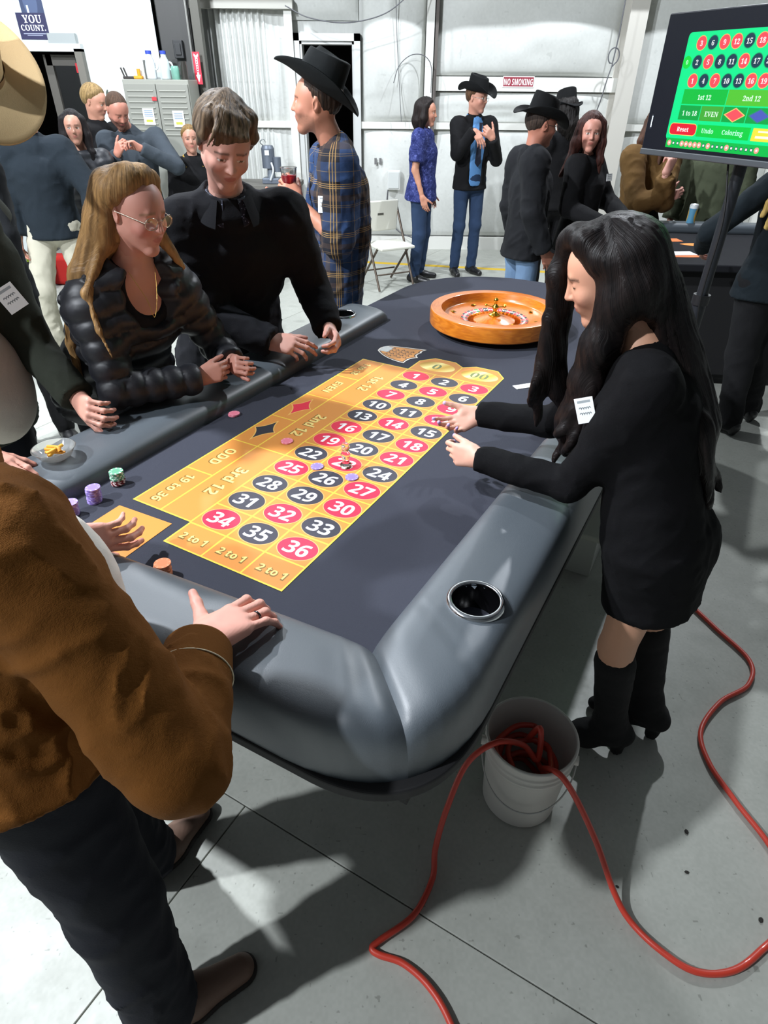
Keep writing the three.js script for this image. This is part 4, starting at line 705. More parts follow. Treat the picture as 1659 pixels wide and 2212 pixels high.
        const so = c.sole ? (x, y, z) => Math.max(field([[cone(P(-0.05, 0.01), P(0.06, 0.01), 0.041, 0.046), 0.02], [cone(P(0.06, 0.01), P(len - 0.03, 0.01), 0.048, (c.toe || 0.034) + 0.006), 0.03]])(x, y, z), Math.abs(y - y0 - 0.009) - 0.011) : null;
        const shoe = mesh(c.name || 'shoe', netMesh(f, boundsOf(pts, 0.085), c.cell || 0.008, base), c.mat, g);
        if (so) mesh('sole', netMesh(so, boundsOf([P(-0.1, 0), P(len + 0.02, 0.02)], 0.06), 0.006, base), c.sole, shoe);
      }
    },
    hair(c) {   // c: list(H,J) of extra [f,k], line(p) > 0 where hair grows, t thickness
      const t = c.t ?? 0.013, sk = ball(L3(0, 0.036, -0.02), (0.0765 + t) * (fem ? 0.96 : 1), 0.09 + t, 0.098 + t), p = V(0, 0, 0);
      const cap = (x, y, z) => { const q = H.local(x, y, z, p); let d = sk(q.x, q.y, q.z); const ln = Math.min(frontAt(q.y) - q.z, q.y - (c.nape ?? -0.075)); d += t * 0.85 * (1 - sstep(0, 0.06, ln)); return smax(d, -ln, 0.012) * hs; };
      const fr = c.front || [[-0.08, -0.06], [-0.03, -0.036], [0.0, -0.02], [0.03, 0.022], [0.06, 0.055], [0.085, 0.08], [0.14, 0.12]], frontAt = (y) => { if (y <= fr[0][0]) return fr[0][1]; for (let i = 1; i < fr.length; i++) if (y <= fr[i][0]) return mix(fr[i - 1][1], fr[i][1], (y - fr[i - 1][0]) / (fr[i][0] - fr[i - 1][0])); return 0.2; };
      const extra = c.list ? c.list(H, J, g) : [], L = c.noCap ? extra : [[cap, 0.03], ...extra], f0 = field(L), gr = c.groove ?? 0.004, gf = c.gf || 55;
      const f = (x, y, z) => { let d = f0(x, y, z); for (const e of c.cut || []) { const q = H.local(x, y, z, p); d = smax(d, -e(q.x, q.y, q.z) * hs, 0.006); } if (d > 0.03 || d < -0.03) return d; const q = H.local(x, y, z, p); const w = vnoise(q.x * 6, q.y * 6, q.z * 6) * 0.9, ang = Math.atan2(q.x, q.z + 0.03); return d - gr * vnoise(ang * gf * 0.22 + w * 3, q.y * 7 + w, Math.hypot(q.x, q.z) * gf * 0.9) - gr * 0.5 * vnoise(ang * gf * 0.6 + w * 4, q.y * 12, Math.hypot(q.x, q.z) * gf * 2); };
      const dark = lin(c.colour2 || c.colour), c1 = lin(c.colour);
      const hb = boundsOf([...corners(H, 0.115, -0.1, 0.18, -0.155, 0.135), ...(c.pts ? c.pts(H, J) : [])], 0.03);
      return mesh(c.name || 'hair', netMesh(f, hb, c.cell || fine, base, (x, y, z) => { const q = H.local(x, y, z, p), ang = Math.atan2(q.x, q.z + 0.03), s = clamp(0.5 + 0.6 * vnoise(ang * 22 + q.x * 30, q.y * 7, q.z * 40) + 0.35 * vnoise(q.x * 220, q.y * 16, q.z * 220), 0, 1); return [mix(dark[0], c1[0], s), mix(dark[1], c1[1], s), mix(dark[2], c1[2], s)]; }, (x, y, z) => { const q = H.local(x, y, z, p); return [Math.atan2(q.x, Math.abs(q.z + 0.03) + 0.02) * 0.9 + (q.z + q.x) * 2.2, y * 1.2]; }), new THREE.MeshPhysicalMaterial({ vertexColors: true, roughness: c.rough ?? 0.5, specularIntensity: c.spec ?? 0.5, sheen: 0.06, sheenColor: new THREE.Color(c.sheen || 0x6a5a4a), sheenRoughness: 0.35, bumpMap: strandTex, bumpScale: 0.0016 }), g);
    },
    hat(c) {   // cowboy hat: elliptical crown with a crease, brim curled up at the sides
      const P = (a, b, d) => H.toWorld(a, b, d).sub(base), n = 96, rows = [], tilt = c.tilt || 0, y0 = c.y ?? 0.055, sc = c.scale || 1, brimL = c.brim || 0.185, ch = c.crown || 0.125;
      const push = (fn) => { const r = []; for (let i = 0; i < n; i++) r.push(fn(i / n * Math.PI * 2)); rows.push(r); };
      const put = (x, y, z) => { const ct2 = Math.cos(tilt), st = Math.sin(tilt); return P(x * sc, (y0 + y * ct2 - z * st) * 1, (y * st + z * ct2) * sc - 0.012); };
      const brimAt = (t, a, off) => { const rx = mix(0.088, brimL * 0.86, t), rz = mix(0.107, brimL * 1.06, t), x = Math.sin(a) * rx, z = Math.cos(a) * rz, up = (c.curl ?? 0.075) * Math.pow(t, 2) * Math.pow(Math.abs(Math.sin(a)), 1.6) - (c.dip ?? 0.028) * t * t * Math.pow(Math.abs(Math.cos(a)), 3); return put(x * (1 - 0.1 * t * Math.pow(Math.abs(Math.sin(a)), 2)), up + off, z); };
      for (let j = 0; j <= 10; j++) push((a) => brimAt(j / 10, a, -0.0028));
      for (let j = 10; j >= 0; j--) push((a) => brimAt(j / 10, a, 0.0028));
      for (let j = 0; j <= 14; j++) { const t = j / 14; push((a) => { const shrink = 1 - 0.17 * t - (t > 0.85 ? (t - 0.85) * 1.1 : 0), y = 0.006 + ch * Math.sin(Math.min(1, t * 1.08) * Math.PI / 2) * (0.9 + 0.1 * Math.cos(a + Math.PI)); const pin = 1 - (c.pinch ?? 0.22) * t * Math.max(0, Math.cos(a)) * Math.abs(Math.sin(a)); return put(Math.sin(a) * 0.088 * shrink * pin, y, Math.cos(a) * 0.107 * shrink); }); }
      for (let j = 1; j <= 8; j++) { const t = 1 - j / 8; push((a) => { const sx = Math.sin(a) * 0.088 * 0.66 * t, sz = Math.cos(a) * 0.107 * 0.66 * t; const cr = -0.03 * (1 - t * t) - 0.012 * Math.max(0, 1 - Math.abs(sx) / 0.02); return put(sx, 0.006 + ch + cr, sz); }); }
      const pos = [], idx = []; rows.forEach((r) => r.forEach((p) => pos.push(p.x, p.y, p.z)));
      for (let j = 0; j < rows.length - 1; j++) for (let i = 0; i < n; i++) { const a = j * n + i, b = j * n + (i + 1) % n; idx.push(a, a + n, b, b, a + n, b + n); }
      const gg = new THREE.BufferGeometry(); gg.setAttribute('position', new THREE.Float32BufferAttribute(pos, 3)); gg.setIndex(idx); gg.computeVertexNormals(); boxUV(gg);
      const hm = mesh('cowboy_hat', gg, c.mat, g); hm.material.side = THREE.DoubleSide;
      if (c.band) { const br = [[], []]; for (let i = 0; i < n; i++) { const a = i / n * Math.PI * 2; for (const [q, y] of [[0, 0.008], [1, 0.026]]) br[q].push(put(Math.sin(a) * 0.0895, y, Math.cos(a) * 0.1085)); } const bp = [], bi = []; br.forEach((r) => r.forEach((p) => bp.push(p.x, p.y, p.z))); for (let i = 0; i < n; i++) { const a = i, b = (i + 1) % n; bi.push(a, b, a + n, b, b + n, a + n); } const bg = new THREE.BufferGeometry(); bg.setAttribute('position', new THREE.Float32BufferAttribute(bp, 3)); bg.setIndex(bi); bg.computeVertexNormals(); const bm = std(c.band, 0.7); bm.side = THREE.DoubleSide; mesh('hat_band', bg, bm, hm); }
      return hm;
    },
    collar(c) {   // folded collar: two leaves around the neck
      const w = c.w || 0.05, n = 28, pos = [], idx = [], open = c.open ?? 0.7;
      const C = J.neck.clone().addScaledVector(J.front, 0.004), r0 = (c.r || 0.062) * k;
      for (let i = 0; i <= n; i++) { const a = open + (Math.PI * 2 - 2 * open) * i / n, ca = Math.cos(a), sa = Math.sin(a), fr = Math.max(0, ca); for (const [rr, dy] of [[r0, 0.032], [r0 + 0.014, 0.034], [r0 + w * 0.75, -0.012 - 0.02 * fr - w * 0.25], [r0 + w * 0.68, -0.018 - 0.02 * fr - w * 0.25]]) { const p = C.clone().addScaledVector(J.front, ca * rr * 1.05).addScaledVector(J.side, sa * rr).sub(base); p.y += dy * k + (c.y || 0) - 0.03 * fr; pos.push(p.x, p.y, p.z); } }
      for (let i = 0; i < n; i++) for (let j = 0; j < 3; j++) { const a = i * 4 + j; idx.push(a, a + 4, a + 1, a + 1, a + 4, a + 5); }
      const gg = new THREE.BufferGeometry(); gg.setAttribute('position', new THREE.Float32BufferAttribute(pos, 3)); gg.setIndex(idx); gg.computeVertexNormals(); boxUV(gg); c.mat.side = THREE.DoubleSide; return mesh(c.name || 'collar', gg, c.mat, g);
    },
    glasses(c) {
      const ring = (s) => { const p = []; for (let i = 0; i < 24; i++) { const a = i / 24 * Math.PI * 2; p.push(H.toWorld(s * 0.033 + Math.cos(a) * 0.0225, 0.004 + Math.sin(a) * 0.019 * (1 + 0.12 * Math.cos(a) * s), 0.103 - 0.35 * (Math.cos(a) * s > 0 ? Math.cos(a) * s * 0.02 : 0)).sub(base).toArray()); } return tube(p, 0.0011, 48, 6, true); };
      const P = (a, b, d) => H.toWorld(a, b, d).sub(base).toArray(), m = std(c.colour || 0xb8a890, 0.25, 0.9);
      const fr = mesh('glasses_frame', merge([ring(1), ring(-1), tube([P(-0.011, 0.009, 0.103), P(0, 0.012, 0.106), P(0.011, 0.009, 0.103)], 0.0011, 8, 6), bar(P(0.056, 0.008, 0.098), P(0.082, 0.012, -0.005), 0.0013), bar(P(-0.056, 0.008, 0.098), P(-0.082, 0.012, -0.005), 0.0013)]), m, g);
      for (const s of [-1, 1]) { const l = new THREE.CircleGeometry(0.021, 24); l.scale(1, 0.86, 1); l.applyQuaternion(H.q); const p = H.toWorld(s * 0.033, 0.004, 0.102).sub(base); l.translate(p.x, p.y, p.z); mesh('lens', l, new THREE.MeshPhysicalMaterial({ color: 0xffffff, transmission: 1, thickness: 0, roughness: 0.02, side: THREE.DoubleSide }), fr); }
    },
    badge(c) {   // white paper name tag lying on the chest
      const p = V(...c.at).sub(base), n = V(...c.n).normalize(), b = box(c.w || 0.06, c.h || 0.075, 0.002); const up = V(0, 1, 0), x = up.clone().cross(n).normalize(), y = n.clone().cross(x), m = new THREE.Matrix4().makeBasis(x, y, n); if (c.roll) b.rotateZ(c.roll); b.applyMatrix4(m); b.translate(p.x, p.y, p.z);
      const t = canvasTex(96, 120, (q, w, h) => { q.fillStyle = '#e9ecec'; q.fillRect(0, 0, w, h); q.fillStyle = '#9aa2a6'; q.fillRect(14, 12, w - 28, 12); q.strokeStyle = '#6c7478'; q.lineWidth = 4; for (let i = 0; i < 2; i++) { q.beginPath(); q.moveTo(18, 50 + i * 26); for (let j = 0; j < 5; j++) q.quadraticCurveTo(26 + j * 12, 38 + i * 26, 30 + j * 12, 52 + i * 26); q.stroke(); } });
      return mesh('name_tag', b, new THREE.MeshStandardMaterial({ map: t, roughness: 0.7 }), g);
    },
  };
  for (const [kind, c] of o.wear || []) garments[kind](typeof c === 'function' ? c(J, H) : c);
  return { g, J, H, handInfo };
}
// ------------------------------------------------------------ people around the roulette table
const blackKnit = cloth(0x0a0a0c, { sheen: 0, spec: 0.25, rough: 0.9, rep: 16 });
const navyBlack = cloth(0x14151b, { sheen: 0.2 });
const denimDark = cloth(0x15171f, { rep: 12 });
const leatherBlack = new THREE.MeshPhysicalMaterial({ color: 0x0d0d0f, roughness: 0.4, clearcoat: 0.2, clearcoatRoughness: 0.4 });
const suede = std(0x0b0b0d, 0.95);
const lock = (pts, r0, r1, k = 0.02) => pts.slice(1).map((p, i) => { const n = pts.length - 1, a = i / n, b = (i + 1) / n, R = (t) => mix(r0, r1, t) * (0.75 + 0.5 * Math.sin(Math.PI * Math.min(1, t * 1.1 + 0.15))); return [cone(pts[i], p, R(a), R(b)), k]; });
const wavy = (A, B, n, amp, ph, side) => { const o = []; for (let i = 0; i <= n; i++) { const t = i / n, p = A.clone().lerp(B, t); p.addScaledVector(side, Math.sin(t * 9 + ph) * amp * t); p.z += Math.cos(t * 8 + ph * 1.7) * amp * 0.6 * t; o.push(p); } return o; };

// dealer
{
  const o = {
    label: 'woman dealer in short black dress and knee boots leaning over the right rail', fem: true, height: 1.62, at: [0.8, -1.29], yaw: 240, skin: '#c8967a', handSkin: '#d3a590', nails: '#b9a2d8', fine: 0.0035, cell: 0.009, handCell: 0.0032,
    world: { pelvis: [0.705, 0.87, -1.28], waist: [0.66, 1.04, -1.3], chest: [0.625, 1.19, -1.345], neck: [0.59, 1.345, -1.385], head: [0.5, 1.48, -1.43], sL: [0.575, 1.3, -1.245], sR: [0.69, 1.3, -1.5], eL: [0.468, 1.0, -1.31], wL: [0.262, 0.982, -1.47], eR: [0.48, 1.04, -1.585], wR: [0.29, 1.003, -1.7], hL: [0.7, 0.84, -1.23], hR: [0.77, 0.84, -1.34], kL: [0.685, 0.48, -1.245], kR: [0.825, 0.5, -1.37], aL: [0.74, 0.13, -1.235], aR: [0.885, 0.13, -1.31] },
    look: [-0.88, -0.4, -0.24], face: { eyes: 'shut', earOut: 0.026, lips: '#a85a58', browColour: '#2a1d18', rosy: 0.25 },
    handL: { F: [-0.86, -0.12, -0.5], N: [-0.35, -0.25, 0.0 - 0.8], curl: [[0.5, 0.9, 0.5], [0.75, 1.0, 0.6], [0.9, 1.1, 0.6], [1.0, 1.1, 0.6]], thumb: [0.35, 0.3, 0.3] },
    handR: { F: [-0.9, -0.32, 0.2], N: [0.1, 0.75, 0.6], curl: [[0.25, 0.35, 0.2], [0.4, 0.6, 0.4], [0.55, 0.7, 0.5], [0.6, 0.8, 0.5]], thumb: [0.7, 0.2, 0.1], spread: 0.1 },
    wear: [],
  };
  o.wear.push(['top', (J, H) => ({ name: 'dress', mat: blackKnit, t: 0.006, hem: 0.2, flare: -0.02, amp: 0.005, ff: 1.4, neckHole: 0.085, low: true, cut: [ball(V(0.515, 1.365, -1.4), 0.085, 0.07, 0.085)], add: [[ball(V(0.8, 0.83, -1.3), 0.085, 0.1, 0.085), 0.06], [cone(V(0.705, 0.83, -1.25), V(0.69, 0.64, -1.245), 0.1, 0.082), 0.05], [cone(V(0.77, 0.83, -1.33), V(0.785, 0.65, -1.345), 0.1, 0.076), 0.05], [ball(V(0.565, 1.19, -1.3), 0.062), 0.05], [ball(V(0.6, 1.19, -1.43), 0.062), 0.05]], pad: 0.06 })]);
  o.wear.push(['shoes', { name: 'knee_boot', mat: suede, heel: 0.055, shaft: 0.82, shaftR: 0.06, len: 0.185, toe: 0.024, dirL: [-0.9, 0, -0.25], dirR: [-0.75, 0, -0.55], cell: 0.008 }]);
  o.wear.push(['hair', (J, H) => {
    const sd = V(-0.5, 0, 0.86), bk = [], root = (a, b, c) => H.toWorld(a, b, c);
    const mk = (A, B, r0, r1, ph, amp = 0.014, k = 0.02) => bk.push(...lock(wavy(A, B, 12, amp, ph, sd), r0, r1, k));
    const list = () => {
      // one mass down the back, waved locks at its ends
      bk.push([trunk([{ c: root(0, 0.03, -0.075), w: 0.085, d: 0.055 }, { c: root(-0.01, -0.07, -0.105), w: 0.08, d: 0.05 }, { c: V(0.715, 1.27, -1.39), w: 0.095, d: 0.05 }, { c: V(0.77, 1.15, -1.345), w: 0.095, d: 0.045 }, { c: V(0.79, 1.03, -1.33), w: 0.06, d: 0.03 }], V(-0.489, 0, 0.872)), 0.04]);
      mk(V(0.74, 1.15, -1.31), V(0.83, 0.95, -1.28), 0.024, 0.005, 0.3, 0.022); mk(V(0.75, 1.13, -1.38), V(0.85, 0.92, -1.35), 0.024, 0.004, 1.6, 0.022); mk(V(0.73, 1.14, -1.43), V(0.83, 0.98, -1.46), 0.024, 0.005, 2.6, 0.02); mk(V(0.72, 1.2, -1.28), V(0.79, 1.0, -1.24), 0.024, 0.005, 4.0, 0.016); mk(V(0.76, 1.1, -1.34), V(0.88, 0.97, -1.33), 0.014, 0.003, 5.0, 0.022);
      // behind the near ear, then forward over the shoulder down the front
      bk.push(...lock([root(0.066, 0.03, -0.02), root(0.074, -0.05, -0.012), V(0.49, 1.34, -1.365), V(0.475, 1.25, -1.375), V(0.47, 1.15, -1.385), V(0.475, 1.06, -1.4)], 0.036, 0.032, 0.03)); bk.push(...lock([root(0.06, 0.03, -0.06), root(0.075, -0.03, -0.06), root(0.07, -0.09, -0.075)], 0.045, 0.03, 0.03));
      mk(V(0.49, 1.26, -1.345), V(0.46, 1.05, -1.36), 0.018, 0.006, 0.7, 0.02); mk(V(0.48, 1.25, -1.4), V(0.445, 1.07, -1.43), 0.018, 0.006, 2.2, 0.022); mk(V(0.5, 1.2, -1.37), V(0.5, 0.985, -1.41), 0.022, 0.008, 3.6, 0.024); mk(V(0.48, 1.17, -1.4), V(0.47, 0.99, -1.45), 0.02, 0.006, 5.0, 0.022); mk(V(0.47, 1.2, -1.36), V(0.43, 1.1, -1.37), 0.01, 0.003, 1.0, 0.018);
      // far side lock hanging in front of the cheek
      bk.push(...lock([root(-0.02, 0.115, 0.065), V(0.415, 1.535, -1.5), V(0.402, 1.46, -1.5), V(0.408, 1.36, -1.5), V(0.42, 1.26, -1.5), V(0.45, 1.16, -1.5)], 0.017, 0.022, 0.02)); bk.push(...lock([root(-0.06, 0.1, 0.03), V(0.45, 1.5, -1.52), V(0.43, 1.4, -1.52), V(0.44, 1.28, -1.52), V(0.47, 1.14, -1.5)], 0.026, 0.026, 0.02)); mk(V(0.41, 1.34, -1.5), V(0.385, 1.12, -1.5), 0.014, 0.005, 1.3, 0.016); mk(V(0.42, 1.3, -1.5), V(0.41, 1.06, -1.52), 0.016, 0.006, 2.8, 0.02);
      // swept from the parting over the temple to behind the ear
      bk.push(...lock([root(0.005, 0.118, 0.045), root(0.045, 0.103, 0.035), root(0.07, 0.06, 0.015), root(0.072, 0.01, -0.05)], 0.016, 0.016, 0.03)); bk.push(...lock([root(-0.005, 0.12, 0.05), root(-0.045, 0.1, 0.06), root(-0.068, 0.06, 0.05), root(-0.076, 0.0, 0.045)], 0.018, 0.018, 0.03));
      return bk;
    };
    return { colour: '#1d1716', colour2: '#0b090a', rough: 0.46, spec: 0.32, sheen: 0x584a48, t: 0.016, cell: 0.005, groove: 0.0024, front: [[-0.09, -0.01], [-0.04, 0.008], [0.0, 0.02], [0.03, 0.036], [0.06, 0.054], [0.085, 0.074], [0.1, 0.084], [0.14, 0.12]], nape: -0.12, list, pts: () => [V(0.92, 0.9, -1.52), V(0.34, 0.96, -1.57), V(0.66, 1.1, -1.24)] };
  }]);
  o.wear.push(['badge', { at: [0.462, 1.215, -1.292], n: [-0.5, 0.1, 0.85], w: 0.042, h: 0.06, roll: 0.4 }]);
  makePerson(o);
}
// girl with glasses
{
  const puffer = new THREE.MeshPhysicalMaterial({ color: 0x13141a, roughness: 0.5, sheen: 0.2, sheenColor: new THREE.Color(0x9099a8) });
  const o = {
    label: 'young woman with long blonde hair, glasses and black quilted jacket at the left rail', fem: true, height: 1.66, bulk: 1.12, at: [-1.02, -2.17], yaw: 52, skin: '#c4907f', fine: 0.0035, cell: 0.009, handCell: 0.0034,
    world: { pelvis: [-0.99, 0.95, -2.14], waist: [-0.94, 1.07, -2.11], chest: [-0.87, 1.21, -2.07], neck: [-0.8, 1.36, -2.03], head: [-0.742, 1.512, -1.985], sL: [-0.715, 1.27, -2.14], sR: [-0.935, 1.27, -1.935], eR: [-0.88, 0.995, -1.87], wR: [-0.645, 0.985, -2.005], eL: [-0.64, 1.02, -2.24], wL: [-0.565, 1.0, -2.13] },
    look: [0.84, -0.27, 0.46], face: { eyes: 'down', lips: '#a8605c', browColour: '#8a6a50', rosy: 0.5, blush: '#b05a55' },
    handR: { F: [0.9, 0.2, -0.25], N: [0.25, -0.15, -0.9], curl: [[0.9, 1.1, 0.6], [1.0, 1.1, 0.6], [1.0, 1.1, 0.6], [1.0, 1.1, 0.6]], thumb: [0.4, 0.6, 0.4] },
    handL: { F: [0.5, 0.15, 0.8], N: [0.75, -0.2, -0.3], curl: [[0.9, 1.0, 0.5], [1.0, 1.0, 0.5], [1.0, 1.1, 0.5], [1.1, 1.1, 0.5]], thumb: [0.4, 0.5, 0.4] },
    wear: [
      ['top', (J) => ({ name: 'undershirt', mat: navyBlack, t: 0.0, noArms: true, hem: 0.02, amp: 0.001, low: true, neckHole: 0.075, cut: [ball(V(-0.735, 1.285, -1.985), 0.085, 0.095, 0.08)] })],
      ['top', (J) => ({ name: 'quilted_jacket', mat: puffer, t: 0.022, quilt: 0.062, hem: 0.12, amp: 0.004, low: true, neckHole: 0.09, cell: 0.0085, cut: [ball(V(-0.725, 1.27, -1.97), 0.105, 0.125, 0.105), cone(V(-0.72, 1.22, -1.93), V(-0.83, 0.9, -1.95), 0.07, 0.05)] })],
      ['pants', { mat: denimDark, cell: 0.02 }], ['shoes', { mat: leatherBlack, cell: 0.015 }],
      ['hair', (J, H) => ({
        colour: '#a88252', colour2: '#6d5232', sheen: 0xc0a070, t: 0.011, cell: 0.005, groove: 0.0022, nape: -0.13, front: [[-0.1, -0.06], [-0.03, -0.042], [0.0, -0.034], [0.02, -0.02], [0.05, 0.008], [0.08, 0.034], [0.1, 0.052], [0.12, 0.068], [0.15, 0.12]],
        list: () => [...lock([H.toWorld(-0.05, 0.06, -0.07), H.toWorld(-0.066, -0.05, -0.085), V(-0.93, 1.34, -1.955), V(-1.0, 1.23, -1.965), V(-1.035, 1.12, -1.965), V(-1.03, 1.0, -1.94)], 0.045, 0.016), ...lock([H.toWorld(-0.03, 0.05, -0.085), H.toWorld(-0.05, -0.08, -0.085), V(-0.95, 1.33, -2.0), V(-1.035, 1.2, -2.01), V(-1.05, 1.06, -1.985)], 0.05, 0.018), ...lock([H.toWorld(-0.07, 0.0, -0.06), H.toWorld(-0.08, -0.1, -0.06), V(-0.905, 1.3, -1.885), V(-0.88, 1.2, -1.85), V(-0.85, 1.12, -1.83)], 0.02, 0.004), ...lock([H.toWorld(0.07, 0.05, -0.01), H.toWorld(0.082, -0.05, -0.02), V(-0.67, 1.33, -2.1)], 0.032, 0.014), ...lock([H.toWorld(-0.004, 0.12, 0.03), H.toWorld(-0.05, 0.1, 0.012), H.toWorld(-0.078, 0.05, -0.02), H.toWorld(-0.08, 0.02, -0.06)], 0.012, 0.02, 0.03), ...lock([H.toWorld(0.01, 0.128, 0.02), H.toWorld(-0.04, 0.118, 0.0), H.toWorld(-0.075, 0.07, -0.03), H.toWorld(-0.075, 0.03, -0.075)], 0.016, 0.022, 0.03), ...lock([H.toWorld(0.004, 0.12, 0.03), H.toWorld(0.05, 0.1, 0.015), H.toWorld(0.08, 0.045, -0.01)], 0.011, 0.014, 0.03)],
        pts: () => [V(-1.08, 0.97, -2.03), V(-0.65, 1.3, -2.12), V(-0.84, 1.1, -1.86)],
      })],
      ['glasses', { colour: 0xc0b8a8 }],
    ],
  };
  const r = makePerson(o), b = r.J.base;
  mesh('necklace', tube([V(-0.79, 1.35, -1.95), V(-0.745, 1.27, -1.935), V(-0.735, 1.215, -1.94), V(-0.725, 1.27, -1.97), V(-0.735, 1.35, -2.03)].map((p) => p.sub(b).toArray()), 0.0009, 40, 5), std(0xc9a45a, 0.3, 1), r.g);
}
// young man in black jacket
{
  const jacket = cloth(0x111217, { sheen: 0.35, sheenColor: 0x4a4e5a }), shirtT = (() => { const t = dataTex(256, (u, v) => { const d = hash3(Math.floor(u * 40), Math.floor(v * 40), 3) > 0.8 && Math.hypot((u * 40) % 1 - 0.5, (v * 40) % 1 - 0.5) < 0.32; return d ? [150, 160, 190] : [28, 32, 48]; }); t.repeat.set(5, 5); return t; })();
  const shirt = new THREE.MeshStandardMaterial({ map: shirtT, roughness: 0.8 });
  const o = {
    label: 'young man with swept brown hair and open black jacket at the left rail', height: 1.83, bulk: 1.16, at: [-0.67, -2.7], yaw: 20, skin: '#c8998a', fine: 0.0035, cell: 0.01, handCell: 0.0034,
    world: { pelvis: [-0.67, 0.97, -2.66], waist: [-0.65, 1.1, -2.62], chest: [-0.6, 1.3, -2.56], neck: [-0.585, 1.475, -2.49], head: [-0.553, 1.655, -2.405], sL: [-0.385, 1.42, -2.58], sR: [-0.765, 1.4, -2.45], eR: [-0.69, 1.07, -2.42], wR: [-0.455, 0.985, -2.37], eL: [-0.31, 1.11, -2.66], wL: [-0.235, 1.0, -2.5] },
    look: [0.36, -0.52, 0.8], roll: -6, face: { eyes: 'down', lips: '#a5605c', browColour: '#3c2c22', rosy: 0.3 },
    handR: { F: [0.93, -0.06, 0.22], N: [0.05, -0.75, -0.6], curl: [[0.35, 0.4, 0.2], [0.4, 0.5, 0.3], [0.6, 0.7, 0.4], [0.8, 0.8, 0.5]], thumb: [0.35, 0.2, 0.2] },
    handL: { F: [0.45, -0.25, 0.85], N: [-0.85, -0.3, 0.3], curl: [[0.6, 0.9, 0.6], [0.7, 0.9, 0.6], [0.8, 1.0, 0.6], [0.9, 1.0, 0.6]], thumb: [0.5, 0.6, 0.4] },
    wear: [
      ['top', { name: 'shirt', mat: navyBlack, t: 0.004, noArms: true, hem: 0.05, amp: 0.002, neckHole: 0.055 }],
      ['top', (J) => ({ name: 'jacket', mat: jacket, t: 0.02, hem: 0.2, flare: 0.05, amp: 0.009, loose: 0.008, neckHole: 0.07, cut: [cone(V(-0.53, 1.42, -2.33), V(-0.545, 0.8, -2.37), 0.062, 0.09)] })],
      ['collar', { mat: jacket, w: 0.075, r: 0.07, open: 0.55 }], ['collar', { name: 'shirt_collar', mat: shirt, w: 0.055, r: 0.06, open: 0.35, y: 0.004 }],
      ['pants', { mat: denimDark, cell: 0.02 }], ['shoes', { mat: leatherBlack, cell: 0.015 }],
      ['hair', (J, H) => ({
        colour: '#6f5c48', colour2: '#33281f', sheen: 0x8a7a64, t: 0.02, cell: 0.0042, groove: 0.0026, gf: 50, nape: -0.07,
        list: () => { const L = []; for (let i = 0; i < 7; i++) { const a = -0.05 + i * 0.016; L.push(...lock([H.toWorld(a * 0.4 + 0.01, 0.135, 0.0), H.toWorld(a * 0.8, 0.135 - 0.004 * i, 0.06), H.toWorld(a - 0.012, 0.108 - 0.003 * i, 0.1), H.toWorld(a - 0.034, 0.082 - 0.0045 * (6 - i), 0.1)], 0.016, 0.006, 0.012)); } L.push(...lock([H.toWorld(0.0, 0.14, -0.02), H.toWorld(0.06, 0.11, 0.03), H.toWorld(0.082, 0.05, 0.03), H.toWorld(0.082, 0.0, 0.005)], 0.02, 0.012), ...lock([H.toWorld(0.0, 0.14, -0.02), H.toWorld(-0.065, 0.11, 0.03), H.toWorld(-0.082, 0.05, 0.03), H.toWorld(-0.082, 0.0, 0.0)], 0.02, 0.012)); return L; },
      })],
    ],
  };
  makePerson(o);
}
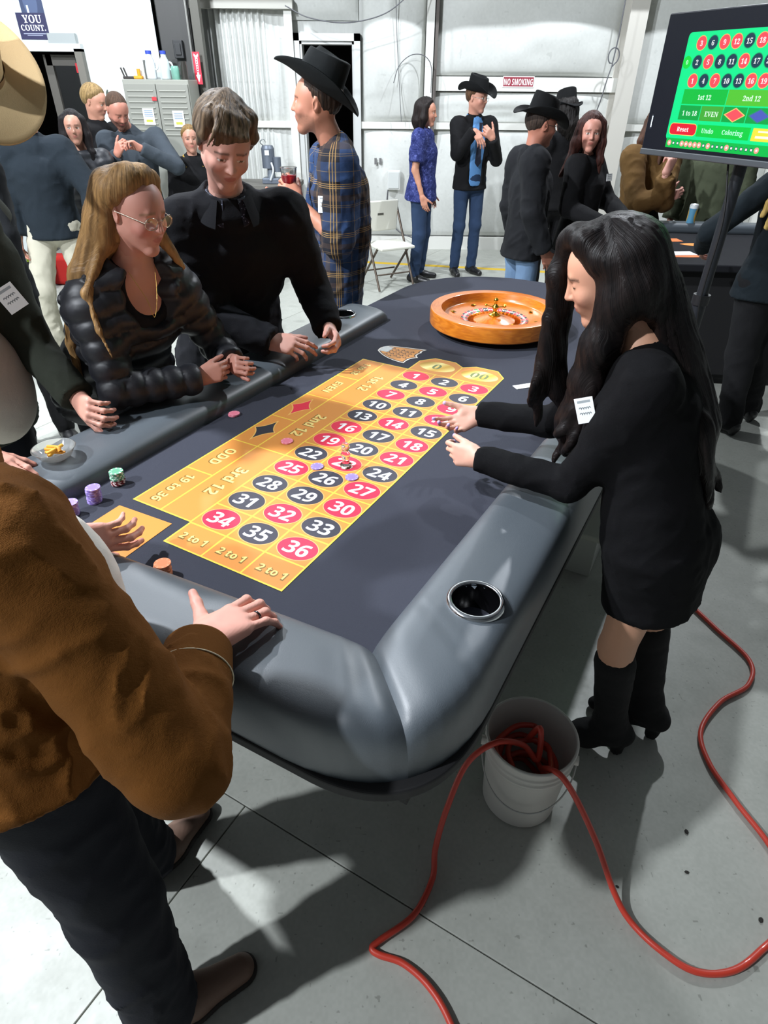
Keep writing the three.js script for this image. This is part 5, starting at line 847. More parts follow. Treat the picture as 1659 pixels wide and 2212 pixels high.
// man in brown jacket, seen from behind in the foreground (head outside the picture)
{
  const brown = cloth(0x653e15, { sheen: 0.0, spec: 0.3, sheenColor: 0xa07030, rough: 0.9, bump: 0.0009 });
  const o = {
    label: 'man in brown canvas jacket and black jeans leaning on the near rail', height: 1.8, at: [-0.62, -0.66], yaw: 149, skin: '#d9a08f', fine: 0.007, cell: 0.008, handCell: 0.003, bulk: 1.06,
    world: { pelvis: [-0.64, 0.93, -0.63], waist: [-0.67, 1.06, -0.68], chest: [-0.7, 1.21, -0.74], neck: [-0.71, 1.4, -0.79], head: [-0.7, 1.57, -0.86], sR: [-0.52, 1.31, -0.67], sL: [-0.86, 1.33, -0.87], eR: [-0.31, 0.99, -0.535], wR: [-0.34, 0.972, -0.785], eL: [-0.88, 1.1, -1.02], wL: [-0.72, 0.985, -1.09], hR: [-0.57, 0.91, -0.58], hL: [-0.7, 0.91, -0.67], kR: [-0.52, 0.5, -0.54], aR: [-0.5, 0.1, -0.5], kL: [-0.68, 0.5, -0.76], aL: [-0.64, 0.1, -0.83] },
    look: [0.45, -0.45, -0.8],
    handR: { F: [0.6, -0.08, -0.79], N: [-0.05, -0.98, 0.05], curl: [[0.2, 0.75, 0.5], [0.22, 0.8, 0.5], [0.2, 0.75, 0.5], [0.12, 0.5, 0.4]], thumb: [0.95, -0.25, 0.05], spread: 0.13, s: 1.16 },
    handL: { F: [0.8, -0.25, -0.35], N: [0.3, -0.2, -0.9], curl: [[0.25, 0.4, 0.2], [0.35, 0.5, 0.3], [0.45, 0.5, 0.3], [0.5, 0.6, 0.3]], thumb: [0.5, 0.2, 0.2] },
    wear: [
      ['top', { name: 'white_shirt', mat: cloth(0xd8d6d0), t: 0.004, noArms: true, hem: 0.05, amp: 0.004, neckHole: 0.06, add: [[ball(V(-0.59, 1.05, -0.815), 0.11, 0.2, 0.115), 0.06]] }],
      ['top', (J) => ({ name: 'jacket', mat: brown, t: 0.028, hem: 0.07, flare: 0.012, amp: 0.0105, loose: 0.006, sleeve: 0.86, neckHole: 0.07, cut: [cone(V(-0.57, 1.4, -0.95), V(-0.54, 0.8, -0.86), 0.1, 0.12)], add: [] })],
      ['pants', { mat: denimDark, name: 'jeans', cell: 0.01, amp: 0.006, r: [0.105, 0.082, 0.075] }],
      ['shoes', { mat: new THREE.MeshPhysicalMaterial({ color: 0x6d5548, roughness: 0.6 }), sole: std(0x1c1613, 0.7), cell: 0.006, len: 0.21, dirR: [0.85, 0, -0.5], dirL: [0.5, 0, -0.85] }],
      ['hair', { colour: '#3a2a1e', cell: 0.012 }],
    ],
  };
  const r = makePerson(o), b = r.J.base, cuff = r.J.wR.clone().lerp(r.J.eR, 0.14), cd = r.J.wR.clone().sub(r.J.eR).normalize();
  const q = new THREE.Quaternion().setFromUnitVectors(V(0, 1, 0), cd), ct = lathe([[0.05, -0.05], [0.066, -0.052], [0.069, -0.048], [0.062, 0.02], [0.058, 0.028], [0.05, 0.03], [0.042, 0.012]], 36); ct.applyQuaternion(q); ct.translate(cuff.x - b.x, cuff.y - b.y, cuff.z - b.z); boxUV(ct); brown.side = THREE.DoubleSide;
  mesh('cuff', ct, brown, r.g);
  const st = new THREE.TorusGeometry(0.0695, 0.0014, 6, 40); st.applyQuaternion(new THREE.Quaternion().setFromUnitVectors(V(0, 0, 1), cd)); const sp = cuff.clone().addScaledVector(cd, -0.047); st.translate(sp.x - b.x, sp.y - b.y, sp.z - b.z); mesh('cuff_stitching', st, std(0xd8cdb0, 0.8), r.g);
  const hf = r.handInfo.R, rp = hf.P(0.088 + 0.022, -0.013, 0.004), rg = new THREE.TorusGeometry(0.0098, 0.0022, 10, 28); rg.applyQuaternion(new THREE.Quaternion().setFromUnitVectors(V(0, 0, 1), V(0.52, -0.22, -0.84).normalize())); rg.translate(rp.x - b.x, rp.y - b.y, rp.z - b.z); mesh('ring', rg, std(0x4a4a4e, 0.25, 1), r.g);
  const pk = box(0.1, 0.035, 0.006, 0, 0, 0, 0.002); pk.applyQuaternion(new THREE.Quaternion().setFromEuler(new THREE.Euler(0.1, -0.35, 0.12))); pk.translate(-0.6 - b.x, 0.8, -0.5 - b.z); mesh('pocket_label', pk, std(0x6d6a58, 0.8), r.g);
}
// man in olive jacket with tan hat at the left edge
{
  const olive = cloth(0x2c3028, { sheen: 0.4, sheenColor: 0x6a7464 });
  makePerson({
    label: 'man in dark olive jacket, white shirt and tan cowboy hat at the left edge', height: 1.78, at: [-1.44, -1.93], yaw: 62, skin: '#c79482', fine: 0.006, cell: 0.01, handCell: 0.0035,
    world: { pelvis: [-1.42, 0.97, -1.93], waist: [-1.4, 1.1, -1.9], chest: [-1.35, 1.28, -1.88], neck: [-1.22, 1.56, -1.92], head: [-1.13, 1.8, -1.94], sL: [-1.23, 1.36, -2.0], sR: [-1.42, 1.4, -1.7], eL: [-1.14, 1.1, -1.93], wL: [-0.975, 0.99, -1.8], eR: [-1.36, 1.08, -1.55], wR: [-1.12, 0.985, -1.46] },
    look: [0.62, -0.62, 0.5],
    handL: { F: [0.6, 0.0, 0.75], N: [0.55, -0.3, -0.6], curl: [[0.7, 0.9, 0.5], [0.8, 1.0, 0.5], [0.9, 1.0, 0.5], [0.9, 1.0, 0.5]], thumb: [0.5, 0.5, 0.3] },
    handR: { F: [0.9, -0.15, 0.3], N: [0, -0.95, 0.1], curl: [[0.25, 0.4, 0.3], [0.3, 0.4, 0.3], [0.3, 0.5, 0.3], [0.35, 0.5, 0.3]] },
    wear: [
      ['top', { name: 'white_shirt', mat: cloth(0xbcb3a8), t: 0.006, noArms: true, hem: 0.1, amp: 0.003, neckHole: 0.06, add: [[ball(V(-1.28, 1.02, -1.84), 0.13, 0.2, 0.13), 0.05]] }],
      ['top', { name: 'jacket', mat: olive, t: 0.02, hem: 0.16, flare: 0.015, amp: 0.006, sleeve: 0.92, cut: [cone(V(-1.2, 1.4, -1.77), V(-1.18, 0.7, -1.74), 0.1, 0.13)] }],
      ['collar', { mat: olive, w: 0.07, r: 0.068 }],
      ['pants', { mat: denimDark, cell: 0.02 }], ['shoes', { mat: leatherBlack, cell: 0.015 }], ['hair', { colour: '#6a4a34', colour2: '#3c2a20' }],
      ['hat', { mat: cloth(0xc6ab80, { sheen: 0.2, rep: 20 }), band: 0x8a6a44, brim: 0.2, curl: 0.04, tilt: 0.0, y: 0.075, crown: 0.14, scale: 1.15 }],
      ['badge', { at: [-1.13, 1.29, -1.87], n: [0.6, 0.15, 0.75], roll: 0.4 }],
    ],
  });
}
// man in plaid overshirt with black hat and red drink
{
  const plaidT = canvasTex(512, 512, (g) => {
    g.fillStyle = '#23242c'; g.fillRect(0, 0, 512, 512);
    const bandV = (x, w, c, a) => { g.globalAlpha = a; g.fillStyle = c; g.fillRect(x, 0, w, 512); }, bandH = (y, w, c, a) => { g.globalAlpha = a; g.fillStyle = c; g.fillRect(0, y, 512, w); };
    bandV(0, 190, '#2d4570', 0.75); bandH(0, 190, '#2d4570', 0.55); bandV(330, 60, '#4a3a34', 0.6); bandH(330, 60, '#4a3a34', 0.6);
    for (const o of [215, 235, 255]) { bandV(o, 7, '#b08a52', 0.75); bandH(o, 7, '#b08a52', 0.75); } for (const o of [90, 430, 450]) { bandV(o, 6, '#9a7a50', 0.6); bandH(o, 6, '#9a7a50', 0.6); }
    g.globalAlpha = 0.15; g.strokeStyle = '#000'; for (let i = -512; i < 512; i += 6) { g.beginPath(); g.moveTo(i, 0); g.lineTo(i + 512, 512); g.stroke(); } g.globalAlpha = 1;
  }); plaidT.wrapS = plaidT.wrapT = THREE.RepeatWrapping; plaidT.repeat.set(4.6, 4.6);
  const plaid = cloth(0xffffff, { map: plaidT, rep: 9, sheen: 0.15 });
  const blackFelt = cloth(0x121516, { sheen: 0.6, sheenColor: 0x46504e, rep: 20 });
  const r = makePerson({
    label: 'man in blue plaid overshirt and black cowboy hat holding a red drink', height: 1.86, at: [-0.27, -3.62], yaw: -78, skin: '#bd8268', fine: 0.005, cell: 0.01, handCell: 0.004, bulk: 1.08,
    world: { head: [-0.35, 1.745, -3.56], neck: [-0.275, 1.56, -3.59], chest: [-0.25, 1.36, -3.6], waist: [-0.235, 1.15, -3.62], sL: [-0.24, 1.5, -3.42], sR: [-0.32, 1.5, -3.8], eL: [-0.25, 1.16, -3.38], wL: [-0.465, 1.33, -3.5], eR: [-0.4, 1.18, -3.85], wR: [-0.6, 1.25, -3.75] },
    look: [-0.97, 0.02, -0.05], face: { eyes: 'open', beard: '#6a4a38', beardAmount: 0.4, browColour: '#3a281e' },
    handL: { F: [-0.5, 0.75, -0.3], N: [-0.45, 0.1, -0.85], curl: [[0.5, 0.7, 0.4], [0.55, 0.7, 0.4], [0.6, 0.7, 0.4], [0.6, 0.8, 0.5]], thumb: [0.6, 0.3, 0.5] },
    wear: [
      ['top', { name: 'undershirt', mat: cloth(0x16161a), t: 0.004, noArms: true, hem: 0.05, amp: 0.002 }],
      ['top', (J) => ({ name: 'plaid_overshirt', mat: plaid, t: 0.024, hem: 0.2, flare: 0.03, amp: 0.01, loose: 0.016, sleeve: 0.12, cut: [cone(V(-0.43, 1.5, -3.55), V(-0.47, 0.75, -3.57), 0.06, 0.05)], uv: (K) => (x, y, z) => { const c = K.waist, a = Math.atan2((x - c.x) * K.side.x + (z - c.z) * K.side.z, -((x - c.x) * K.front.x + (z - c.z) * K.front.z)); return [a * 0.17, y]; } })],
      ['collar', { mat: plaid, w: 0.06, r: 0.07 }],
      ['pants', { mat: denimDark, cell: 0.018 }], ['shoes', { mat: leatherBlack, cell: 0.014 }],
      ['hair', { colour: '#3a2a20', colour2: '#1e1712', t: 0.008 }],
      ['hat', { mat: blackFelt, band: 0x0c0d0d, brim: 0.2, crown: 0.135, tilt: -0.5, y: 0.07, curl: 0.06, dip: 0.01 }],
      ['badge', { at: [-0.315, 1.335, -3.365], n: [-0.25, 0.15, 1] }],
    ],
  });
  const cup = thing('drink_cup', 'clear plastic cup of red drink held by the plaid-shirted man', 'cup', [-0.505, 1.375, -3.55]);
  mesh('cup_wall', lathe([[0, 0], [0.03, 0], [0.031, 0.004], [0.042, 0.1], [0.0435, 0.102], [0.0425, 0.104], [0.0408, 0.1], [0.0295, 0.005], [0, 0.004]], 36), new THREE.MeshPhysicalMaterial({ color: 0xffffff, roughness: 0.05, transmission: 1, thickness: 0.002, ior: 1.45 }), cup);
  mesh('red_drink', lathe([[0, 0.006], [0.029, 0.006], [0.0375, 0.066], [0, 0.067]], 36), new THREE.MeshPhysicalMaterial({ color: 0xc01828, roughness: 0.1, transmission: 0.4, thickness: 0.02, attenuationColor: new THREE.Color(0xd02030), attenuationDistance: 0.05 }), cup);
}
// ------------------------------------------------------------ people further back
const jeans = cloth(0x2c3d58, { rep: 14 }), jeansLight = cloth(0x6f89a8, { rep: 14 }), blackShoe = leatherBlack;
const blackCloth = cloth(0x121214), cream = cloth(0xb9b5a4), slate = cloth(0x1d252c), gunmetal = cloth(0x3a4148), felt2 = cloth(0x101112, { sheen: 0.5, sheenColor: 0x40464a });
const far = { fine: 0.007, cell: 0.013, handCell: 0.0055, bodyCell: 0.024 };
makePerson({ ...far, label: 'man in dark slate sweater and white trousers walking behind the players', height: 1.76, at: [-2.5, -4.98], yaw: 12, skin: '#b98a74',
  world: { aR: [-2.72, 0.09, -4.92], kR: [-2.66, 0.5, -4.86], aL: [-2.25, 0.09, -5.2], kL: [-2.38, 0.52, -5.0], wL: [-2.14, 0.93, -4.82], eL: [-2.14, 1.16, -4.95], hL: [-2.41, 0.93, -4.98], hR: [-2.59, 0.93, -4.96] }, look: [0.1, -0.2, 0.9],
  wear: [['top', { name: 'sweater', mat: slate, t: 0.03, hem: 0.09, amp: 0.007, loose: 0.008 }], ['pants', { mat: cream, amp: 0.008, r: [0.1, 0.08, 0.068] }], ['shoes', { mat: new THREE.MeshPhysicalMaterial({ color: 0x3a2a24, roughness: 0.3, clearcoat: 0.4 }), dirR: [-0.35, 0, 0.9], len: 0.22 }], ['hair', { colour: '#3a2c22' }]] });
makePerson({ ...far, label: 'woman with long black hair and grey-black quilted jacket looking at the viewer', fem: true, height: 1.64, at: [-2.42, -5.55], yaw: 15, skin: '#b88a74', look: [0.32, -0.05, 0.9], face: { browColour: '#1d1512', lips: '#9c5a52' },
  wear: [['top', { name: 'quilted_jacket', mat: std(0x24262b, 0.5), quilt: 0.07, t: 0.016, hem: 0.05, neckHole: 0.08 }], ['pants', { mat: blackCloth }], ['shoes', { mat: blackShoe }], ['hair', (J, H) => ({ colour: '#1c1718', colour2: '#0c0a0b', nape: -0.13, t: 0.014, front: [[-0.1, -0.03], [0.0, 0.012], [0.03, 0.03], [0.07, 0.052], [0.1, 0.075], [0.14, 0.12]], list: () => [...lock([H.toWorld(0.07, 0.06, 0.0), H.toWorld(0.085, -0.06, 0.005), H.toWorld(0.1, -0.18, 0.04), H.toWorld(0.09, -0.32, 0.07)], 0.035, 0.02), ...lock([H.toWorld(-0.07, 0.06, 0.0), H.toWorld(-0.085, -0.06, 0.005), H.toWorld(-0.09, -0.18, 0.04), H.toWorld(-0.085, -0.34, 0.07)], 0.035, 0.02), ...lock([H.toWorld(0, 0.05, -0.07), H.toWorld(0, -0.1, -0.08), H.toWorld(0, -0.25, -0.08)], 0.07, 0.05)], pts: (H2) => [H.toWorld(0.12, -0.36, 0.1), H.toWorld(-0.12, -0.36, -0.12)] })]] });
makePerson({ ...far, label: 'bearded man in grey blazer looking down at his raised hands', height: 1.75, at: [-2.2, -6.1], yaw: 40, skin: '#b9806c', look: [0.55, -0.55, 0.6], face: { beard: '#4a3228', eyes: 'down', beardAmount: 0.85 },
  world: { head: [-2.22, 1.63, -5.98], eR: [-2.35, 1.2, -5.85], wR: [-2.2, 1.34, -5.72], eL: [-1.78, 1.24, -5.9], wL: [-2.0, 1.38, -5.75], sL: [-1.99, 1.44, -6.15], sR: [-2.37, 1.42, -5.98] },
  handL: { F: [-0.5, 0.4, 0.2], N: [-0.4, -0.5, 0.5], curl: [[0.9, 1, 0.5], [0.9, 1, 0.5], [0.9, 1, 0.5], [0.9, 1, 0.5]] }, handR: { F: [0.5, 0.6, 0.2], N: [0.3, -0.2, -0.8], curl: [[0.8, 1, 0.5], [0.8, 1, 0.5], [0.9, 1, 0.5], [0.9, 1, 0.5]] },
  wear: [['top', { name: 'dark_shirt', mat: blackCloth, t: 0.005, noArms: true, amp: 0.002 }], ['top', (J) => ({ name: 'blazer', mat: gunmetal, t: 0.018, hem: 0.12, amp: 0.006, cut: [cone(V(-2.06, 1.46, -5.87), V(-2.04, 0.85, -5.86), 0.055, 0.07)] })], ['collar', { mat: gunmetal, w: 0.07 }], ['pants', { mat: blackCloth }], ['shoes', { mat: blackShoe }], ['hair', { colour: '#5a4232', colour2: '#3c2c22', t: 0.004, groove: 0.001 }]] });
makePerson({ ...far, label: 'fair-haired man in black half hidden behind the bearded man', height: 1.79, at: [-2.66, -6.62], yaw: 60, skin: '#c39078', look: [0.9, -0.3, 0.2], face: { browColour: '#8a6a4a' },
  wear: [['top', { name: 'jacket', mat: blackCloth }], ['pants', { mat: blackCloth }], ['shoes', { mat: blackShoe }], ['hair', { colour: '#a88c5c', colour2: '#6a5436', t: 0.016 }]] });
makePerson({ ...far, label: 'short person in black with gold trim hidden behind the young man', fem: true, height: 1.52, at: [-1.72, -6.2], yaw: 20, skin: '#b98a74',
  wear: [['top', { name: 'black_top', mat: blackCloth, hem: 0.1 }], ['collar', { name: 'gold_trim', mat: std(0xc9a23c, 0.4, 0.5), w: 0.06, r: 0.075 }], ['pants', { mat: blackCloth }], ['shoes', { mat: blackShoe }], ['hair', { colour: '#9c7c48', colour2: '#5a4428', nape: -0.12 }]] });
makePerson({ ...far, label: 'person in dark jacket cut off by the left edge behind the olive jacket', height: 1.8, at: [-2.05, -3.3], yaw: 30, skin: '#b98270',
  world: { sL: [-1.93, 1.47, -3.32], eL: [-1.86, 1.2, -3.2], wL: [-1.83, 0.98, -3.1] }, wear: [['top', { name: 'jacket', mat: cloth(0x191b1e), t: 0.018, hem: 0.1, sleeve: 0.9 }], ['pants', { mat: blackCloth }], ['shoes', { mat: blackShoe }], ['hair', { colour: '#2c221c' }]] });
// far wall group
const shirtBlue = (() => { const t = dataTex(256, (u, v) => { const n = tn(u, v, 10) * 18 + (Math.abs(tn(u, v, 14, 4)) < 0.12 ? 34 : 0); return [44 + n, 52 + n, 104 + n * 1.2]; }); t.repeat.set(4, 4); return cloth(0xffffff, { map: t }); })();
makePerson({ ...far, label: 'person with dark bobbed hair, blue patterned short-sleeved shirt and jeans', height: 1.71, fem: true, bulk: 1.08, at: [0.36, -7.25], yaw: 72, skin: '#c08a70', look: [0.95, -0.08, 0.3],
  world: { sR: [0.31, 1.4, -7.08], eR: [0.28, 1.12, -7.04], wR: [0.36, 0.88, -7.0] },
  wear: [['top', { name: 'patterned_shirt', mat: shirtBlue, t: 0.02, hem: 0.1, flare: 0.015, sleeve: -0.25, amp: 0.006, loose: 0.012 }], ['collar', { mat: shirtBlue, w: 0.05 }], ['pants', { mat: jeans, name: 'jeans' }], ['shoes', { mat: blackShoe }], ['hair', (J, H) => ({ colour: '#241a18', colour2: '#120d0c', nape: -0.13, t: 0.02, front: [[-0.12, -0.02], [0.0, 0.012], [0.04, 0.03], [0.08, 0.06], [0.1, 0.08], [0.14, 0.12]], list: () => [...lock([H.toWorld(-0.07, 0.05, -0.01), H.toWorld(-0.085, -0.05, -0.01), H.toWorld(-0.08, -0.14, -0.02)], 0.04, 0.03), ...lock([H.toWorld(0.07, 0.05, -0.01), H.toWorld(0.085, -0.05, -0.01), H.toWorld(0.08, -0.14, -0.02)], 0.04, 0.03), ...lock([H.toWorld(0, 0.04, -0.06), H.toWorld(0, -0.08, -0.07), H.toWorld(0, -0.15, -0.07)], 0.075, 0.06)], pts: () => corners(H, 0.12, -0.2, 0, -0.15, 0.05) })]] });
{
  const bl = cloth(0x5f8fc4), r = makePerson({ ...far, label: 'man in black cowboy hat, black jacket, light blue shirt and dark tie', height: 1.84, at: [0.9, -7.55], yaw: 20, skin: '#c4907a', look: [0.75, -0.1, 0.6], face: { eyes: 'open' },
    world: { eR: [0.72, 1.24, -7.35], wR: [0.87, 1.45, -7.26], eL: [1.16, 1.18, -7.5], wL: [1.07, 1.38, -7.3] }, handR: { F: [0.5, -0.6, 0.3], N: [-0.3, -0.2, -0.8] }, handL: { F: [-0.5, 0.5, 0.2], N: [-0.2, 0.1, -0.9], curl: [[0.8, 1, 0.5], [0.8, 1, 0.5], [0.8, 1, 0.5], [0.8, 1, 0.5]] },
    wear: [['top', { name: 'blue_shirt', mat: bl, t: 0.005, noArms: true, amp: 0.002 }], ['collar', { name: 'shirt_collar', mat: bl, w: 0.05, open: 0.3 }], ['top', (J) => ({ name: 'jacket', mat: blackCloth, t: 0.02, hem: 0.1, amp: 0.006, cut: [cone(J.neck.clone().addScaledVector(J.front, 0.15), J.pelvis.clone().addScaledVector(J.front, 0.17), 0.085, 0.09)] })], ['pants', { mat: jeans, name: 'jeans' }], ['shoes', { mat: blackShoe }], ['hair', { colour: '#6a4c34', colour2: '#3c2a1e' }], ['hat', { mat: felt2, brim: 0.19, tilt: 0.05, y: 0.06, curl: 0.07 }], ['glasses', { colour: 0x8a8a88 }]] });
  const J = r.J, b = J.base, p0 = J.neck.clone().addScaledVector(J.front, 0.1).setY(J.neck.y - 0.05).sub(b), p1 = J.waist.clone().addScaledVector(J.front, 0.135).sub(b); const tie = new THREE.Shape(); tie.moveTo(-0.018, 0); tie.lineTo(0.018, 0); tie.lineTo(0.013, -0.04); tie.lineTo(0.035, -0.36); tie.lineTo(0, -0.4); tie.lineTo(-0.035, -0.36); tie.lineTo(-0.013, -0.04); const tg = new THREE.ExtrudeGeometry(tie, { depth: 0.006, bevelEnabled: false }); tg.rotateY(Math.atan2(J.front.x, J.front.z)); tg.translate(p0.x + J.front.x * 0.06, p0.y + 0.02, p0.z + J.front.z * 0.06); mesh('tie', tg, std(0x161a2c, 0.7), r.g);
}
makePerson({ ...far, fine: 0.006, cell: 0.011, label: 'older man in black cowboy hat, black shirt and pale blue jeans seen from behind', height: 1.72, at: [1.0, -4.82], yaw: 105, skin: '#a8705a', look: [0.93, -0.12, -0.25], face: { beard: '#6a5248', beardAmount: 0.3 },
  world: { sR: [0.97, 1.42, -4.63], eR: [0.99, 1.12, -4.6], wR: [1.12, 0.86, -4.62] },
  wear: [['top', { name: 'black_shirt', mat: cloth(0x1a1b1e), t: 0.02, hem: 0.14, amp: 0.01, loose: 0.014, sleeve: 0.95 }], ['collar', { mat: cloth(0x17181a), w: 0.05 }], ['pants', { mat: jeansLight, name: 'jeans' }], ['shoes', { mat: blackShoe }], ['hair', { colour: '#4a3c34', colour2: '#2c2420', t: 0.006 }], ['hat', { mat: felt2.clone(), brim: 0.19, tilt: 0.12, y: 0.055, curl: 0.05, band: 0x0a0a0a }], ['glasses', { colour: 0x8a8a88 }]] });
makePerson({ ...far, label: 'person in black hat and black jacket partly behind the older man', height: 1.74, at: [1.55, -6.35], yaw: 200, skin: '#a87a64', look: [-0.3, -0.2, -0.9],
  wear: [['top', { name: 'jacket', mat: blackCloth, t: 0.018 }], ['pants', { mat: blackCloth }], ['shoes', { mat: blackShoe }], ['hair', (J, H) => ({ colour: '#15110f', nape: -0.12, t: 0.026, groove: 0.008, list: () => lock([H.toWorld(0, 0, -0.06), H.toWorld(0, -0.1, -0.07), H.toWorld(0, -0.18, -0.06)], 0.09, 0.06), pts: () => corners(H, 0.12, -0.24, 0, -0.16, 0.05) })], ['hat', { mat: felt2.clone(), brim: 0.16, tilt: 0.0, curl: 0.03 }]] });
{
  const r = makePerson({ ...far, fine: 0.0055, cell: 0.011, label: 'woman with long red-brown hair and black jacket looking over her shoulder', fem: true, height: 1.68, at: [1.42, -4.98], yaw: 58, skin: '#c08a78', look: [-0.12, -0.08, 0.95], face: { lips: '#9a5048', browColour: '#4a2c22' },
    world: { head: [1.39, 1.565, -4.93], eR: [1.28, 1.12, -4.78], wR: [1.52, 1.03, -4.62], eL: [1.62, 1.14, -5.05], wL: [1.72, 1.04, -4.8], sR: [1.31, 1.37, -4.86], sL: [1.5, 1.37, -5.1] },
    wear: [['top', { name: 'black_jacket', mat: blackCloth, t: 0.018, hem: 0.1, amp: 0.007, loose: 0.01 }], ['pants', { mat: blackCloth }], ['shoes', { mat: blackShoe }], ['hair', (J, H) => ({ colour: '#4c2a22', colour2: '#2a1614', nape: -0.14, t: 0.017, front: [[-0.12, -0.02], [0.0, 0.01], [0.03, 0.028], [0.07, 0.055], [0.1, 0.08], [0.14, 0.12]], list: () => [...lock([H.toWorld(0.07, 0.06, 0.0), H.toWorld(0.085, -0.06, 0.01), H.toWorld(0.1, -0.17, 0.03), H.toWorld(0.1, -0.3, 0.03)], 0.034, 0.022), ...lock([H.toWorld(-0.07, 0.06, 0.0), H.toWorld(-0.09, -0.06, 0.01), H.toWorld(-0.12, -0.17, 0.03), H.toWorld(-0.17, -0.28, 0.02)], 0.036, 0.022), ...lock([H.toWorld(0, 0.04, -0.07), H.toWorld(0, -0.1, -0.08), H.toWorld(-0.02, -0.25, -0.09)], 0.08, 0.06)], pts: () => corners(H, 0.2, -0.33, 0, -0.16, 0.06) })], ['badge', { at: [1.545, 1.31, -4.83], n: [0.5, 0.15, 0.8], w: 0.055, h: 0.045 }]] });
  const b = r.J.base, cu = r.J.wR.clone().lerp(r.J.eR, 0.3), d = r.J.wR.clone().sub(r.J.eR).normalize(), t = new THREE.TorusGeometry(0.046, 0.006, 8, 30); t.applyQuaternion(new THREE.Quaternion().setFromUnitVectors(V(0, 0, 1), d)); t.translate(cu.x - b.x, cu.y - b.y, cu.z - b.z); mesh('sleeve_trim', t, std(0xc9bfa0, 0.5), r.g);
}
makePerson({ ...far, label: 'person in brown shirt raising one finger below the screen', height: 1.68, at: [2.12, -5.72], yaw: -20, skin: '#c8988a', look: [-0.3, 0, 0.95],
  world: { sR: [1.95, 1.36, -5.62], sL: [2.3, 1.36, -5.74], eR: [1.98, 1.06, -5.42], wR: [2.2, 1.12, -5.38], eL: [2.2, 1.08, -5.42], wL: [2.13, 1.29, -5.33] },
  handL: { F: [0.25, 0.9, 0.05], N: [-0.4, 0.1, -0.8], curl: [[0.05, 0.05, 0.05], [1.2, 1.2, 0.7], [1.3, 1.2, 0.7], [1.3, 1.2, 0.7]], thumb: [0.3, 0.6, 0.6], s: 1.1 }, handR: { F: [0.8, 0.2, 0.1], N: [0, 0, -1], curl: [[0.6, 0.8, 0.4], [0.6, 0.8, 0.4], [0.6, 0.8, 0.4], [0.6, 0.8, 0.4]] },
  wear: [['top', { name: 'brown_shirt', mat: cloth(0x5c4424), t: 0.02, hem: 0.1, amp: 0.01, loose: 0.014, sleeve: 0.85 }], ['pants', { mat: blackCloth }], ['shoes', { mat: blackShoe }], ['hair', (J, H) => ({ colour: '#5a3a28', colour2: '#38241a', nape: -0.13, list: () => [...lock([H.toWorld(0.06, 0.03, 0.0), H.toWorld(0.09, -0.1, 0.03), H.toWorld(0.08, -0.26, 0.06)], 0.035, 0.02), ...lock([H.toWorld(-0.06, 0.03, 0.0), H.toWorld(-0.09, -0.1, 0.03), H.toWorld(-0.08, -0.26, 0.06)], 0.035, 0.02)], pts: () => corners(H, 0.12, -0.3, 0, -0.14, 0.08) })]] });
makePerson({ ...far, label: 'person in olive field jacket below the right part of the screen', height: 1.76, at: [2.72, -5.78], yaw: -40, skin: '#c09080', wear: [['top', { name: 'field_jacket', mat: cloth(0x4c5240), t: 0.024, hem: 0.16, amp: 0.011, loose: 0.016 }], ['pants', { mat: blackCloth }], ['shoes', { mat: blackShoe }], ['hair', { colour: '#4a3626' }]] });
makePerson({ ...far, fine: 0.006, cell: 0.011, label: 'blonde woman in dark top and black trousers with her back turned at the right edge', fem: true, height: 1.74, bulk: 1.12, at: [2.2, -3.62], yaw: 197, skin: '#c39484',
  world: { sL: [1.98, 1.42, -3.55], eL: [1.78, 1.17, -3.66], wL: [1.86, 1.06, -3.86], aL: [2.2, 0.09, -3.55], kL: [2.16, 0.5, -3.6], aR: [2.42, 0.09, -3.75] }, handL: { F: [0.3, -0.5, -0.6], N: [0.8, 0.1, 0.2] }, look: [-0.3, -0.2, -0.9],
  wear: [['top', { name: 'dark_top', mat: cloth(0x10181d), t: 0.024, hem: 0.1, amp: 0.007 }], ['pants', { mat: blackCloth, r: [0.105, 0.08, 0.068] }], ['shoes', { mat: blackShoe, heel: 0.02 }], ['hair', (J, H) => ({ colour: '#c9ac66', colour2: '#8a6e38', nape: -0.14, t: 0.018, groove: 0.004, list: () => [...lock([H.toWorld(0.02, 0.03, -0.06), H.toWorld(0.02, -0.12, -0.1), V(2.05, 1.42, -3.46), V(1.98, 1.33, -3.45), V(1.97, 1.24, -3.45)], 0.06, 0.02), ...lock([H.toWorld(0.05, 0.03, -0.06), H.toWorld(0.05, -0.12, -0.1), V(2.0, 1.43, -3.46), V(1.95, 1.35, -3.46), V(1.93, 1.29, -3.46)], 0.05, 0.014)], pts: () => [V(1.86, 1.22, -3.4), V(2.15, 1.4, -3.5)] })]] });
